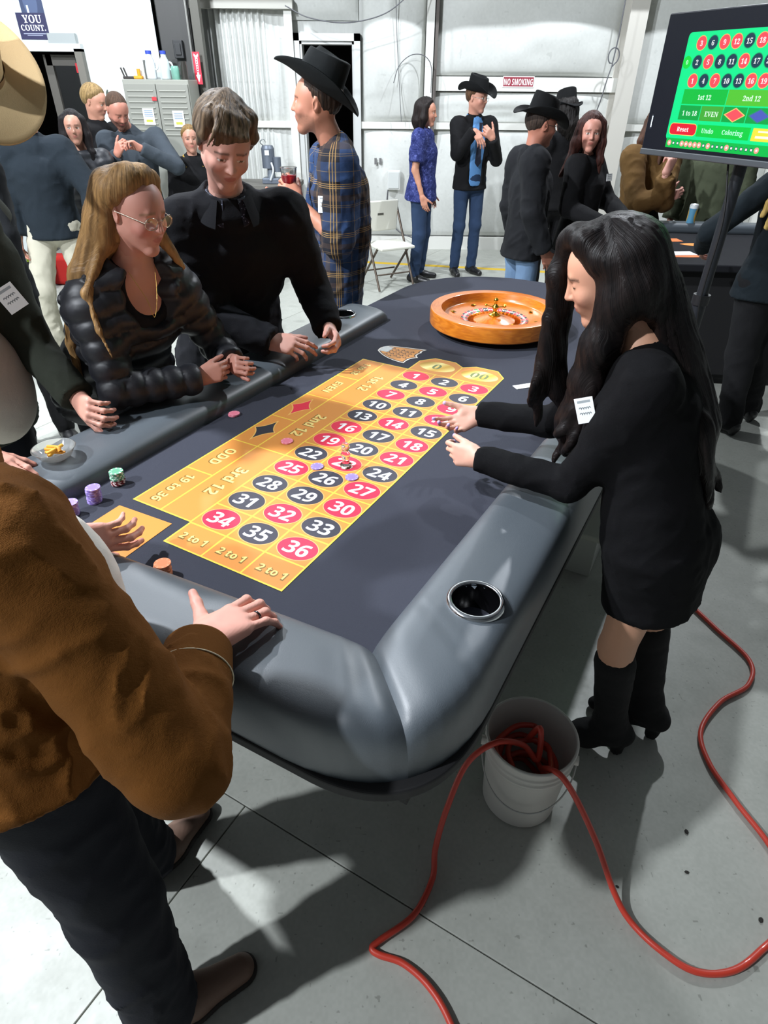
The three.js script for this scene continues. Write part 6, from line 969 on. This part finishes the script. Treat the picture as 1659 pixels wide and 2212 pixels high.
// ------------------------------------------------------------ screen on its stand
{
  const c = V(1.235, 1.834, -2.57), turn = Math.atan2(-0.9, 0.44), tv = thing('screen_stand', 'large screen showing a green roulette betting board on a black pole', 'screen', [1.29, 0, -2.6], 0);
  const put = (g, x, y, z) => { g.translate(x, y, z); g.rotateY(turn); g.translate(c.x - 1.29, c.y, c.z + 2.6); return g; };
  const bez = std(0x15171d, 0.35), W = 0.84, Hh = 0.44;
  mesh('panel', put(new RoundedBoxGeometry(W, Hh, 0.035, 2, 0.006), 0, 0, -0.018), bez, tv);
  mesh('chin_bar', put(new RoundedBoxGeometry(W, 0.022, 0.04, 2, 0.004), 0, -Hh / 2 - 0.004, -0.016), std(0x4a4e52, 0.4, 0.3), tv);
  const st = canvasTex(1536, 800, (g, w, h) => {
    g.fillStyle = '#10131f'; g.fillRect(0, 0, w, h);
    const x0 = 205, y0 = 108, x1 = w - 60, y1 = h - 70; g.fillStyle = '#00e68a'; g.beginPath(); g.roundRect(x0, y0, x1 - x0, y1 - y0, 26); g.fill();
    const red = new Set([1, 3, 5, 7, 9, 12, 14, 16, 18, 19, 21, 23, 25, 27, 30, 32, 34, 36]);
    g.textAlign = 'center'; g.textBaseline = 'middle';
    for (let r = 0; r < 3; r++) for (let q = 0; q < 12; q++) { const n = q * 3 + (3 - r), x = x0 + 120 + q * 92, y = y0 + 62 + r * 104; g.lineWidth = 9; g.strokeStyle = red.has(n) ? '#ffb060' : '#0aa868'; g.fillStyle = red.has(n) ? '#f04a58' : '#153a4c'; g.beginPath(); g.arc(x, y, 37, 0, 7); g.stroke(); g.fill(); g.fillStyle = '#ffffff'; g.font = 'bold 40px serif'; g.fillText(String(n), x, y + 2); }
    g.fillStyle = '#08d43c'; g.beginPath(); g.arc(x0 + 36, y0 + 166, 36, 0, 7); g.fill(); g.fillStyle = '#c8ffd8'; g.font = 'bold 34px serif'; g.fillText('0', x0 + 36, y0 + 166);
    const cell = (x, y, ww, hh, t, c) => { g.fillStyle = c; g.fillRect(x, y, ww - 6, hh - 6); g.fillStyle = '#e8fff0'; g.font = 'bold 40px serif'; if (t) g.fillText(t, x + ww / 2, y + hh / 2); };
    ['1st 12', '2nd 12', '3rd 12'].forEach((t, i) => cell(x0 + 70 + i * 368, y0 + 318, 368, 92, t, i === 1 ? '#4fc030' : '#00b93c'));
    ['1 to 18', 'EVEN', '', '', 'ODD', '19 to 36'].forEach((t, i) => cell(x0 + 70 + i * 184, y0 + 412, 184, 92, t, i === 1 ? '#3fa834' : '#00a040'));
    [['#f4505c', 2], ['#4a5ab8', 3]].forEach(([cc, i]) => { const x = x0 + 70 + i * 184 + 90, y = y0 + 456; g.fillStyle = cc; g.strokeStyle = i === 2 ? '#ffc070' : '#2a8a70'; g.lineWidth = 6; g.beginPath(); g.moveTo(x - 76, y); g.lineTo(x, y - 38); g.lineTo(x + 76, y); g.lineTo(x, y + 38); g.closePath(); g.fill(); g.stroke(); });
    g.fillStyle = '#e01830'; g.strokeStyle = '#ffd060'; g.lineWidth = 8; g.beginPath(); g.roundRect(x0 + 22, y0 + 522, 230, 66, 24); g.stroke(); g.fill(); g.fillStyle = '#fff'; g.font = 'bold 38px serif'; g.fillText('Reset', x0 + 137, y0 + 556);
    g.fillStyle = '#00c840'; g.fillRect(x0 + 262, y0 + 520, 420, 72); g.fillStyle = '#c8ffe8'; g.fillText('Undo', x0 + 350, y0 + 556); g.fillText('Coloring', x0 + 550, y0 + 556);
    for (const i of [0, 1]) { g.fillStyle = '#e8e040'; g.fillRect(x0 + 700 + i * 170, y0 + 520, 160, 72); g.fillStyle = '#fffce0'; g.fillRect(x0 + 740 + i * 170, y0 + 534, 76, 10); g.fillRect(x0 + 728 + i * 170, y0 + 562, 100, 14); }
    g.fillStyle = '#00b848'; g.fillRect(x0 + 14, y0 + 612, x1 - x0 - 28, 60); const hist = 'r..rrrrr.r...r.....rr'.slice(0, 20); [...hist].forEach((t, i) => { g.fillStyle = t === 'r' ? '#f0a090' : '#0a6a58'; g.beginPath(); g.arc(x0 + 45 + i * 38, y0 + 642, t === 'r' ? 18 : 12, 0, 7); g.fill(); g.fillStyle = '#fff4ea'; g.fillRect(x0 + 38 + i * 38, y0 + 636, 14, 12); });
  });
  const sc = new THREE.PlaneGeometry(W - 0.012, Hh - 0.012); mesh('display', put(sc, 0, 0.002, 0.0008), new THREE.MeshStandardMaterial({ color: 0x050505, emissive: 0xffffff, emissiveMap: st, emissiveIntensity: 1.9, roughness: 0.25 }), tv);
  const lg = canvasTex(32, 128, (g) => { g.fillStyle = '#12151f'; g.fillRect(0, 0, 32, 128); g.fillStyle = '#dfeaf0'; g.beginPath(); g.roundRect(9, 14, 14, 100, 5); g.fill(); g.fillStyle = '#12151f'; g.fillRect(19, 30, 5, 6); g.fillRect(20, 66, 4, 20); });
  mesh('maker_mark', put(new THREE.PlaneGeometry(0.012, 0.05), -W / 2 + 0.028, -Hh / 2 + 0.1, 0.0016), new THREE.MeshStandardMaterial({ map: lg, roughness: 0.4 }), tv);
  const pm = std(0x22252a, 0.45, 0.3);
  mesh('pole', merge([bar([0.03, 0.04, -0.02], [0.03, 1.1, -0.02], 0.028, 20), bar([0.03, 1.1, -0.02], [0.03, 1.66, -0.02], 0.023, 20)]), pm, tv);
  mesh('clamp_collar', cyl(0.034, 0.034, 0.04, 0.03, 1.1, -0.02, 24), std(0x101114, 0.5), tv);
  mesh('mount_bracket', merge([box(0.16, 0.14, 0.02, 0.015, 1.76, -0.015), bar([0.03, 1.6, -0.02], [0.03, 1.86, -0.02], 0.02)]).rotateY(0), pm, tv);
  for (let i = 0; i < 3; i++) { const a = 0.4 + i * 2.094; mesh('stand_leg', bar([0.03, 0.12, -0.02], [0.03 + Math.cos(a) * 0.36, 0.015, -0.02 + Math.sin(a) * 0.36], 0.014), pm, tv); }
  mesh('power_cable', tube([[-0.02, 1.6, -0.02], [0.0, 1.4, 0.03], [0.01, 1.1, 0.02], [0.07, 0.8, 0.0], [0.06, 0.4, 0.0], [0.08, 0.02, 0.02]], 0.004, 60, 6), std(0x0c0c0d, 0.6), tv);
  const al = new THREE.RectAreaLight(0x60ffb0, 1.2, W * 0.85, Hh * 0.8); al.position.copy(put(new THREE.BufferGeometry().setFromPoints([V(0, 0, 0.01)]), 0, 0, 0).attributes.position.count ? V(0, 0, 0.012).applyAxisAngle(V(0, 1, 0), turn).add(c) : c); al.lookAt(al.position.clone().add(V(0, 0, 1).applyAxisAngle(V(0, 1, 0), turn))); scene.add(al);
}
// ------------------------------------------------------------ second gaming table at the right
{
  const t = thing('card_table', 'black felt card table with padded rail behind the screen pole', 'table', [2.75, 0, -4.75], -0.08);
  mesh('table_top', boxUV(box(1.75, 0.05, 1.1, 0, 0.845, 0, 0.012)), cloth(0x17181c, { rep: 14, sheen: 0 }), t);
  mesh('padded_rail', boxUV(new RoundedBoxGeometry(1.8, 0.08, 0.16, 4, 0.035).translate(0, 0.9, -0.6)), vinyl, t);
  mesh('padded_rail', boxUV(new RoundedBoxGeometry(0.16, 0.08, 1.1, 4, 0.035).translate(0.88, 0.9, -0.05)), vinyl, t);
  mesh('skirt', box(1.6, 0.72, 0.95, 0, 0.45, 0), std(0x0e0e10, 0.9), t);
  mesh('base', box(1.5, 0.09, 0.85, 0, 0.046, 0), blackBoard, t);
  const card = (x, z, a, c, w, l, name, cat) => { const sh = new THREE.Shape(); sh.moveTo(-l / 2, 0); sh.quadraticCurveTo(-l * 0.2, w / 2, l / 2, w * 0.4); sh.lineTo(l / 2, -w * 0.4); sh.quadraticCurveTo(-l * 0.2, -w / 2, -l / 2, 0); const g = new THREE.ExtrudeGeometry(sh, { depth: 0.002, bevelEnabled: false }); g.rotateX(-Math.PI / 2); g.rotateY(a); const m = mesh(cat === 'paper' ? 'paper_sheet' : 'printed_card', g, std(c, 0.7)); m.position.set(x, 0.8705, z); return tag(m, name, cat); };
  card(2.13, -5.02, 0.1, 0xd0703a, 0.13, 0.22, 'orange card at the far left corner of the card table', 'card'); card(2.3, -4.86, -0.25, 0xe08a40, 0.14, 0.24, 'orange card in the middle of the card table', 'card'); card(2.03, -4.5, 0.05, 0xd0703a, 0.12, 0.26, 'orange card under white paper on the card table', 'card').position.y = 0.8705;
  const pp = box(0.19, 0.002, 0.11); pp.rotateY(0.1); const pm = tag(mesh('paper_sheet', pp, std(0xeff2f4, 0.8)), 'white paper lying across an orange card', 'paper'); pm.position.set(2.06, 0.8745, -4.56);
  const can = thing('drink_can', 'blue and yellow drink can with white top on the card table rail', 'can', [2.43, 0.94, -5.36]);
  const ct = canvasTex(256, 128, (g) => { g.fillStyle = '#5a94b4'; g.fillRect(0, 0, 256, 128); g.fillStyle = '#d8ab48'; for (const x of [40, 168]) { g.beginPath(); g.ellipse(x, 74, 34, 60, 0, 0, 7); g.fill(); } g.fillStyle = '#e4ecee'; g.fillRect(0, 0, 256, 22); });
  mesh('can_body', cyl(0.033, 0.033, 0.125, 0, 0.0625, 0, 32), new THREE.MeshPhysicalMaterial({ map: ct, roughness: 0.3, metalness: 0.2 }), can); mesh('can_lid', lathe([[0.033, 0.125], [0.028, 0.134], [0.026, 0.13], [0, 0.129]], 32), std(0xd8dcdc, 0.3, 0.6), can);
}
// ------------------------------------------------------------ far wall things
{
  const nt = canvasTex(512, 96, (g, w, h) => { g.fillStyle = '#e9e4e2'; g.fillRect(0, 0, w, h); g.fillStyle = '#8c2a3a'; g.fillRect(10, 8, w - 20, h - 16); g.fillStyle = '#efe9e8'; g.font = 'bold 74px sans-serif'; g.textAlign = 'center'; g.textBaseline = 'middle'; g.fillText('NO SMOKING', w / 2, h / 2 + 2, w - 30); });
  const s = mesh('warning_sign', new THREE.BoxGeometry(0.37, 0.11, 0.006), [0, 1, 2, 3, 4, 5].map((i) => (i === 4 ? new THREE.MeshStandardMaterial({ map: nt, roughness: 0.6 }) : std(0xd8d2d0, 0.6)))); s.position.set(1.54, 1.865, ZF + 0.0885); tag(s, 'red and white NO SMOKING sign on the far wall beam', 'sign');
  const cabl = std(0x55565a, 0.6), k = (n, pts, r, label) => tag(mesh(n, tube(pts, r, 120, 6), cabl), label, 'cable');
  k('hanging_cable', [[-1.1, 2.5, -8.35], [-0.85, 2.4, -8.3], [-0.47, 2.36, -8.3], [-0.1, 2.42, -8.3], [0.14, 2.55, -8.35], [0.4, 2.8, -8.6]], 0.006, 'dark cable sagging above the dark doorway');
  k('hanging_cable', [[0.06, 2.95, -8.72], [0.09, 2.3, -8.73], [0.16, 1.46, -8.74]], 0.004, 'thin straight cable hanging left of the far post');
  k('hanging_cable', [[0.5, 1.75, -8.7], [0.49, 2.0, -8.7], [0.4, 2.1, -8.7], [0.25, 2.1, -8.7], [0.12, 2.0, -8.7], [0.06, 1.84, -8.7]], 0.005, 'thin cable bent in an arch beside the far post');
  const loop = []; for (let i = 0; i <= 14; i++) { const a = -Math.PI / 2 + i / 14 * Math.PI * 2; loop.push([2.53 + Math.cos(a) * 0.06, 2.11 + Math.sin(a) * 0.075, -8.58]); }
  k('hanging_cable', [[2.55, 2.95, -8.58], [2.545, 2.3, -8.58], ...loop, [2.5, 1.9, -8.57], [2.47, 1.7, -8.58], [2.45, 1.55, -8.62], [2.5, 1.46, -8.7]], 0.007, 'cable with a round loop hanging at the right post');
  k('hanging_cable', [[0.02, 0.85, -8.75], [0.0, 0.5, -8.72], [0.1, 0.3, -8.7], [0.22, 0.22, -8.65], [0.42, 0.17, -8.6]], 0.008, 'cable drooping from the white wall box to the floor angle');
  const eb = thing('wall_box', 'small white electrical box low on the far wall', 'electrical box', [0.08, 0.84, -8.72]); mesh('box_body', new RoundedBoxGeometry(0.16, 0.22, 0.06, 2, 0.008), std(0xd4d6d4, 0.5), eb); mesh('box_cover', new RoundedBoxGeometry(0.13, 0.18, 0.012, 2, 0.003).translate(0, 0, 0.034), std(0xc4c8c6, 0.5), eb);
  const ol = thing('wall_outlet', 'small dark outlet pair on the far wall right of the doorway', 'outlet', [-0.12, 1.04, -8.76]); for (const x of [-0.03, 0.03]) mesh('socket', box(0.03, 0.07, 0.012, x, 0, 0, 0.003), std(0x6a6a6a, 0.5), ol);
}
// poster and arrow sign
{
  const pt = canvasTex(256, 384, (g, w, h) => {
    g.fillStyle = '#b9c2c8'; g.fillRect(0, 0, w, h); g.fillStyle = '#34405e'; g.fillRect(60, 0, w - 60, 210); g.fillStyle = '#4a5878'; g.beginPath(); g.ellipse(150, 120, 60, 120, 0, 0, 7); g.fill(); g.fillStyle = '#b59a86'; g.beginPath(); g.ellipse(160, 26, 26, 32, 0, 0, 7); g.fill(); g.fillStyle = '#cfd6da'; g.fillRect(110, 150, 16, 60);
    g.fillStyle = '#26264a'; g.fillRect(0, 200, w, 184); g.fillStyle = '#f2f2f0'; g.textAlign = 'center'; g.font = 'bold 74px serif'; g.fillText('YOU', w / 2 + 4, 268); g.font = 'bold 56px serif'; g.fillText('COUNT.', w / 2, 322, w - 20); g.fillStyle = '#9aa0b4'; g.font = 'bold 14px sans-serif'; g.fillRect(30, 340, w - 60, 6); g.fillRect(60, 352, w - 120, 5);
  });
  const p = mesh('poster', new THREE.BoxGeometry(0.32, 0.48, 0.004), [0, 1, 2, 3, 4, 5].map((i) => (i === 4 ? new THREE.MeshStandardMaterial({ map: pt, roughness: 0.5 }) : std(0xe0e0e0, 0.7)))); p.position.set(-3.89, 2.44, -8.496); tag(p, 'dark blue poster reading YOU COUNT. on the white office wall', 'poster');
  const at = canvasTex(96, 384, (g, w, h) => { g.fillStyle = '#d42a40'; g.fillRect(0, 0, w, h); g.fillStyle = '#f6f2f2'; g.beginPath(); g.moveTo(30, 60); g.lineTo(66, 60); g.lineTo(60, 270); g.lineTo(80, 270); g.lineTo(48, 360); g.lineTo(16, 270); g.lineTo(36, 270); g.closePath(); g.fill(); g.beginPath(); g.moveTo(18, 20); g.lineTo(48, 44); g.lineTo(78, 20); g.lineTo(78, 50); g.lineTo(48, 74); g.lineTo(18, 50); g.fill(); g.fillStyle = '#d42a40'; for (let i = 0; i < 6; i++) g.fillRect(38, 84 + i * 28, 20, 16); });
  const a = mesh('arrow_sign', new THREE.BoxGeometry(0.075, 0.29, 0.004), [0, 1, 2, 3, 4, 5].map((i) => (i === 4 ? new THREE.MeshStandardMaterial({ map: at, roughness: 0.5 }) : std(0xd42a40, 0.6)))); a.position.set(-2.1, 1.955, -8.29); tag(a, 'red sign with white down arrow on the dark column', 'sign');
  const b = mesh('fire_alarm_box', merge([box(0.1, 0.16, 0.06, 0, 0, 0, 0.006), box(0.06, 0.1, 0.02, 0, 0, 0.035, 0.004)]), std(0x202224, 0.5)); b.position.set(-2.28, 2.12, -8.31); tag(b, 'black box fixed to the dark column above the cabinet', 'box');
}
// cabinet and what stands on it
{
  const c = thing('storage_cabinet', 'grey metal two-door cabinet beside the dark column', 'cabinet', [-2.47, 0, -8.1]);
  const gm = std(0x97988f, 0.5, 0.2), dm = std(0x8c8d85, 0.5, 0.2);
  mesh('body', box(0.7, 1.84, 0.4, 0, 0.93, 0, 0.006), gm, c); mesh('plinth', box(0.68, 0.03, 0.38, 0, 0.012, 0), darkSteel, c);
  for (const s of [-1, 1]) { const d = mesh('door', box(0.338, 1.74, 0.02, s * 0.172, 0.94, 0.21, 0.003), dm, c); for (let i = 0; i < 9; i++) mesh('louver', box(0.28, 0.012, 0.012, s * 0.172, 1.75 - i * 0.05, 0.222, 0.004), gm, d); mesh('handle', box(0.02, 0.09, 0.03, s * 0.03, 1.2, 0.23, 0.006), chrome, d); }
  const lt = canvasTex(96, 128, (g) => { g.fillStyle = '#eef0f0'; g.fillRect(0, 0, 96, 128); g.fillStyle = '#6a86a0'; for (let i = 0; i < 4; i++) g.fillRect(12, 16 + i * 14, 72, 6); g.fillStyle = '#b8b848'; g.fillRect(20, 88, 56, 20); });
  for (const [x, y] of [[-0.12, 1.52], [0.2, 1.5]]) mesh('paper_label', box(0.12, 0.15, 0.003, x, y, 0.232), new THREE.MeshStandardMaterial({ map: lt, roughness: 0.7 }), c);
  mesh('red_sticker', box(0.05, 0.035, 0.003, -0.03, 1.68, 0.232), std(0xc03038, 0.6), c);
  const bt = canvasTex(128, 512, (g, w, h) => { g.fillStyle = '#dfe3df'; g.fillRect(0, 0, w, h); g.strokeStyle = '#3c4640'; g.fillStyle = '#4a544c'; for (let i = 0; i < 22; i++) { const x = 20 + (i * 53 % 90), y = 20 + i * 22; g.lineWidth = 3; g.beginPath(); g.moveTo(x, y); g.lineTo(x + 14, y + 18); g.stroke(); g.beginPath(); g.ellipse(x + 4, y + 2, 5, 10, 0.6, 0, 7); g.fill(); g.beginPath(); g.ellipse(x + 18, y + 12, 5, 10, -0.5, 0, 7); g.fill(); } });
  const sb = mesh('patterned_board', box(0.3, 1.8, 0.02), new THREE.MeshStandardMaterial({ map: bt, roughness: 0.7 })); sb.position.set(-2.99, 0.902, -8.12); tag(sb, 'white board with dark leaf pattern beside the grey cabinet', 'board');
  const Y = 1.85, jug = (x, s, lab, fill) => { const j = thing('jug', lab, 'jug', [x, Y, -8.1]); mesh('bottle', lathe([[0, 0], [0.055 * s, 0.0], [0.06 * s, 0.01], [0.06 * s, 0.13], [0.05 * s, 0.17], [0.028, 0.2], [0.028, 0.225]], 24), new THREE.MeshPhysicalMaterial({ color: fill, roughness: 0.4, transmission: 0.25, thickness: 0 }), j); mesh('cap', cyl(0.031, 0.031, 0.03, 0, 0.235, 0, 20), std(0x3048b0, 0.5), j); mesh('grip', new THREE.TorusGeometry(0.032, 0.009, 8, 20, Math.PI).rotateZ(-Math.PI / 2).translate(0.05, 0.12, 0), std(fill, 0.5), j); };
  jug(-2.555, 0.88, 'white plastic jug with blue cap, left of the pair on the cabinet', 0xdfe6ea); jug(-2.4, 0.88, 'white plastic jug with blue cap, right of the pair on the cabinet', 0xd8e4e6);
  const it = (n, g, m, x, lab, cat) => { const o = mesh(n, g, m); o.position.set(x, Y, -8.06); return tag(o, lab, cat); };
  it('glass_jar', lathe([[0, 0], [0.045, 0.0], [0.045, 0.1], [0.035, 0.12]], 24), new THREE.MeshPhysicalMaterial({ color: 0x9fd4c4, roughness: 0.2, transmission: 0.5, thickness: 0 }), -2.285, 'pale green jar on the cabinet next to the jugs', 'jar');
  it('cardboard_box', box(0.14, 0.17, 0.1, 0, 0.085, -0.06, 0.003), std(0xc9c6c0, 0.8), -2.69, 'pale box standing behind the small tools on the cabinet', 'box');
  it('yellow_tool', merge([box(0.09, 0.03, 0.06, 0, 0.016, 0.03, 0.008), cyl(0.018, 0.018, 0.07, 0.01, 0.055, 0.03, 12)]), std(0xd8951c, 0.5), -2.68, 'yellow hand tool lying on the grey cabinet', 'tool');
  it('black_clamp', merge([box(0.12, 0.025, 0.05, 0, 0.013, 0.03, 0.006), bar([-0.05, 0.02, 0.03], [-0.075, 0.1, 0.03], 0.008), bar([-0.02, 0.02, 0.03], [-0.045, 0.1, 0.03], 0.008)]), std(0x2a2523, 0.6), -2.78, 'black clamp with two upright arms at the left end of the cabinet', 'clamp');
  it('black_flask', merge([cyl(0.035, 0.035, 0.13, 0, 0.065, 0, 20), cyl(0.03, 0.03, 0.03, 0, 0.145, 0, 20)]), std(0x35332f, 0.3), -2.19, 'dark bottle at the right end of the grey cabinet', 'bottle');
}
// workbench with grinder behind the young man
{
  const b = thing('workbench', 'low grey workbench against the far wall behind the young man', 'workbench', [-1.55, 0, -8.35]);
  mesh('bench_top', box(1.0, 0.05, 0.6, 0, 0.82, 0, 0.006), std(0x6a6862, 0.7), b); for (const x of [-0.45, 0.45]) for (const z of [-0.25, 0.25]) mesh('leg', box(0.05, 0.795, 0.05, x, 0.398, z), darkSteel, b);
  const g = thing('bench_grinder', 'grey bench machine with motor housing on the workbench', 'machine', [-1.38, 0.846, -8.25]), gm = std(0x6c7480, 0.45, 0.4);
  mesh('base', box(0.2, 0.06, 0.18, 0, 0.03, 0, 0.01), gm, g); mesh('motor', merge([cyl(0.075, 0.075, 0.2, -0.02, 0.26, 0, 28), cyl(0.06, 0.075, 0.03, -0.02, 0.375, 0, 28)]), gm, g); mesh('column', cyl(0.04, 0.05, 0.14, 0.0, 0.12, 0, 20), std(0x8a929c, 0.4, 0.4), g); mesh('side_motor', cyl(0.045, 0.045, 0.15, 0.085, 0.2, 0.03, 20), gm, g); mesh('hook', tube([[-0.06, 0.38, 0], [-0.1, 0.42, 0], [-0.06, 0.45, 0], [-0.03, 0.42, 0]], 0.006, 20, 6), chrome, g); mesh('white_plate', box(0.05, 0.05, 0.004, -0.02, 0.32, 0.077), std(0xd8dcdc, 0.6), g); mesh('spout', tube([[0.02, 0.22, 0.06], [0.04, 0.14, 0.09], [0.0, 0.04, 0.1]], 0.012, 20, 8), std(0xc4c8cc, 0.4), g);
}
// white folding chair
{
  const c = thing('folding_chair', 'white plastic folding chair with bronze legs by the far wall', 'chair', [0.0, 0, -7.0], 0.5), pl = std(0xd9d8cc, 0.5), fr = std(0x5a4f45, 0.4, 0.5);
  const bk = mesh('backrest', new RoundedBoxGeometry(0.42, 0.3, 0.03, 3, 0.012).rotateX(0.12).translate(0, 0.68, -0.16), pl, c); mesh('back_slot', box(0.07, 0.02, 0.04, 0, 0.7, -0.16), std(0x55544c, 0.7), bk);
  mesh('seat', new RoundedBoxGeometry(0.4, 0.03, 0.4, 3, 0.012).translate(0, 0.43, 0.06), pl, c);
  for (const s of [-1, 1]) { mesh('leg', bar([s * 0.21, 0.82, -0.2], [s * 0.21, 0.014, 0.24], 0.012), fr, c); mesh('leg', bar([s * 0.19, 0.43, 0.16], [s * 0.19, 0.014, -0.24], 0.012), fr, c); }
  mesh('crossbar', merge([bar([-0.21, 0.16, 0.16], [0.21, 0.16, 0.16], 0.008), bar([-0.19, 0.14, -0.16], [0.19, 0.14, -0.16], 0.008)]), fr, c);
}
// left background: white desk end, bags, boots
{
  const d = thing('white_desk', 'white desk end standing at the left edge behind the players', 'desk', [-3.7, 0, -5.9]); mesh('desk_top', box(0.9, 0.03, 0.6, -0.25, 0.735, -0.1, 0.004), std(0xd6d9de, 0.5), d); mesh('end_panel', box(0.03, 0.72, 0.55, 0.17, 0.36, -0.1), std(0xc8ccd6, 0.5), d); mesh('back_panel', box(0.85, 0.4, 0.02, -0.25, 0.5, -0.36), std(0xc8ccd6, 0.5), d);
  const b = thing('grey_bag', 'dark grey backpack on the floor beside the white desk', 'bag', [-3.22, 0, -5.45]); mesh('bag_body', boxUV(new RoundedBoxGeometry(0.26, 0.44, 0.2, 5, 0.06).translate(0, 0.222, 0)), cloth(0x3c3c3a, { bump: 0.001 }), b); mesh('front_pocket', boxUV(new RoundedBoxGeometry(0.2, 0.2, 0.06, 4, 0.025).translate(0, 0.15, 0.11)), cloth(0x464642), b); mesh('strap', tube([[-0.06, 0.43, 0], [-0.03, 0.5, 0], [0.03, 0.5, 0], [0.06, 0.43, 0]], 0.01, 20, 6), blackBoard, b);
  const rb = thing('red_bag', 'red bag on the floor between the white trousers', 'bag', [-3.5, 0, -6.95]); mesh('bag_body', boxUV(new RoundedBoxGeometry(0.3, 0.3, 0.2, 5, 0.05).translate(0, 0.152, 0)), cloth(0xb02a26), rb); mesh('handle', tube([[-0.08, 0.29, 0], [-0.05, 0.38, 0], [0.05, 0.38, 0], [0.08, 0.29, 0]], 0.01, 20, 6), blackBoard, rb);
  const bt = thing('work_boots', 'black boots with yellow-green trim beside the white desk', 'boots', [-3.72, 0, -6.75]); for (const x of [-0.06, 0.06]) { mesh('boot', merge([cyl(0.05, 0.055, 0.26, x, 0.15, 0, 20), box(0.1, 0.09, 0.26, x, 0.047, 0.07, 0.03)]), std(0x1c1c1c, 0.6), bt); mesh('boot_trim', cyl(0.053, 0.053, 0.05, x, 0.3, 0, 20), std(0xa8c034, 0.6), bt); }
}
// clear plastic tote under the table behind the dealer, floor debris
{
  const t = thing('plastic_tote', 'clear plastic storage tote on the floor under the table edge', 'tote', [0.83, 0, -2.33], -0.5);
  const pl = new THREE.MeshPhysicalMaterial({ color: 0xdfe2dc, roughness: 0.35, transmission: 0.5, thickness: 0 });
  mesh('tub', merge([box(0.38, 0.2, 0.006, 0, 0.102, 0.14), box(0.38, 0.2, 0.006, 0, 0.102, -0.14), box(0.006, 0.2, 0.28, 0.19, 0.102, 0), box(0.006, 0.2, 0.28, -0.19, 0.102, 0), box(0.38, 0.006, 0.28, 0, 0.004, 0)]), pl, t); mesh('lid', new RoundedBoxGeometry(0.42, 0.03, 0.32, 2, 0.008).translate(0, 0.218, 0), std(0xb4b8ac, 0.5), t); mesh('latch', box(0.02, 0.06, 0.08, 0.205, 0.2, 0, 0.005), std(0xc4c8c4, 0.4), t);
  const dm = std(0x2c2a26, 0.9); [[0.915, -0.955, 0.006], [0.87, -0.84, 0.005], [1.02, -0.72, 0.006], [0.66, -0.8, 0.004], [0.8, -0.6, 0.004]].forEach(([x, z, r], i) => { const g = new THREE.DodecahedronGeometry(r); g.scale(1, 0.5, 1.4); const m = mesh('floor_debris', g, dm); m.position.set(x, r * 0.45, z); m.rotation.y = i * 1.3; tag(m, 'small dark chip of debris on the right floor', 'debris', 'debris chips on the floor'); });
}
renderer.render(scene, camera);
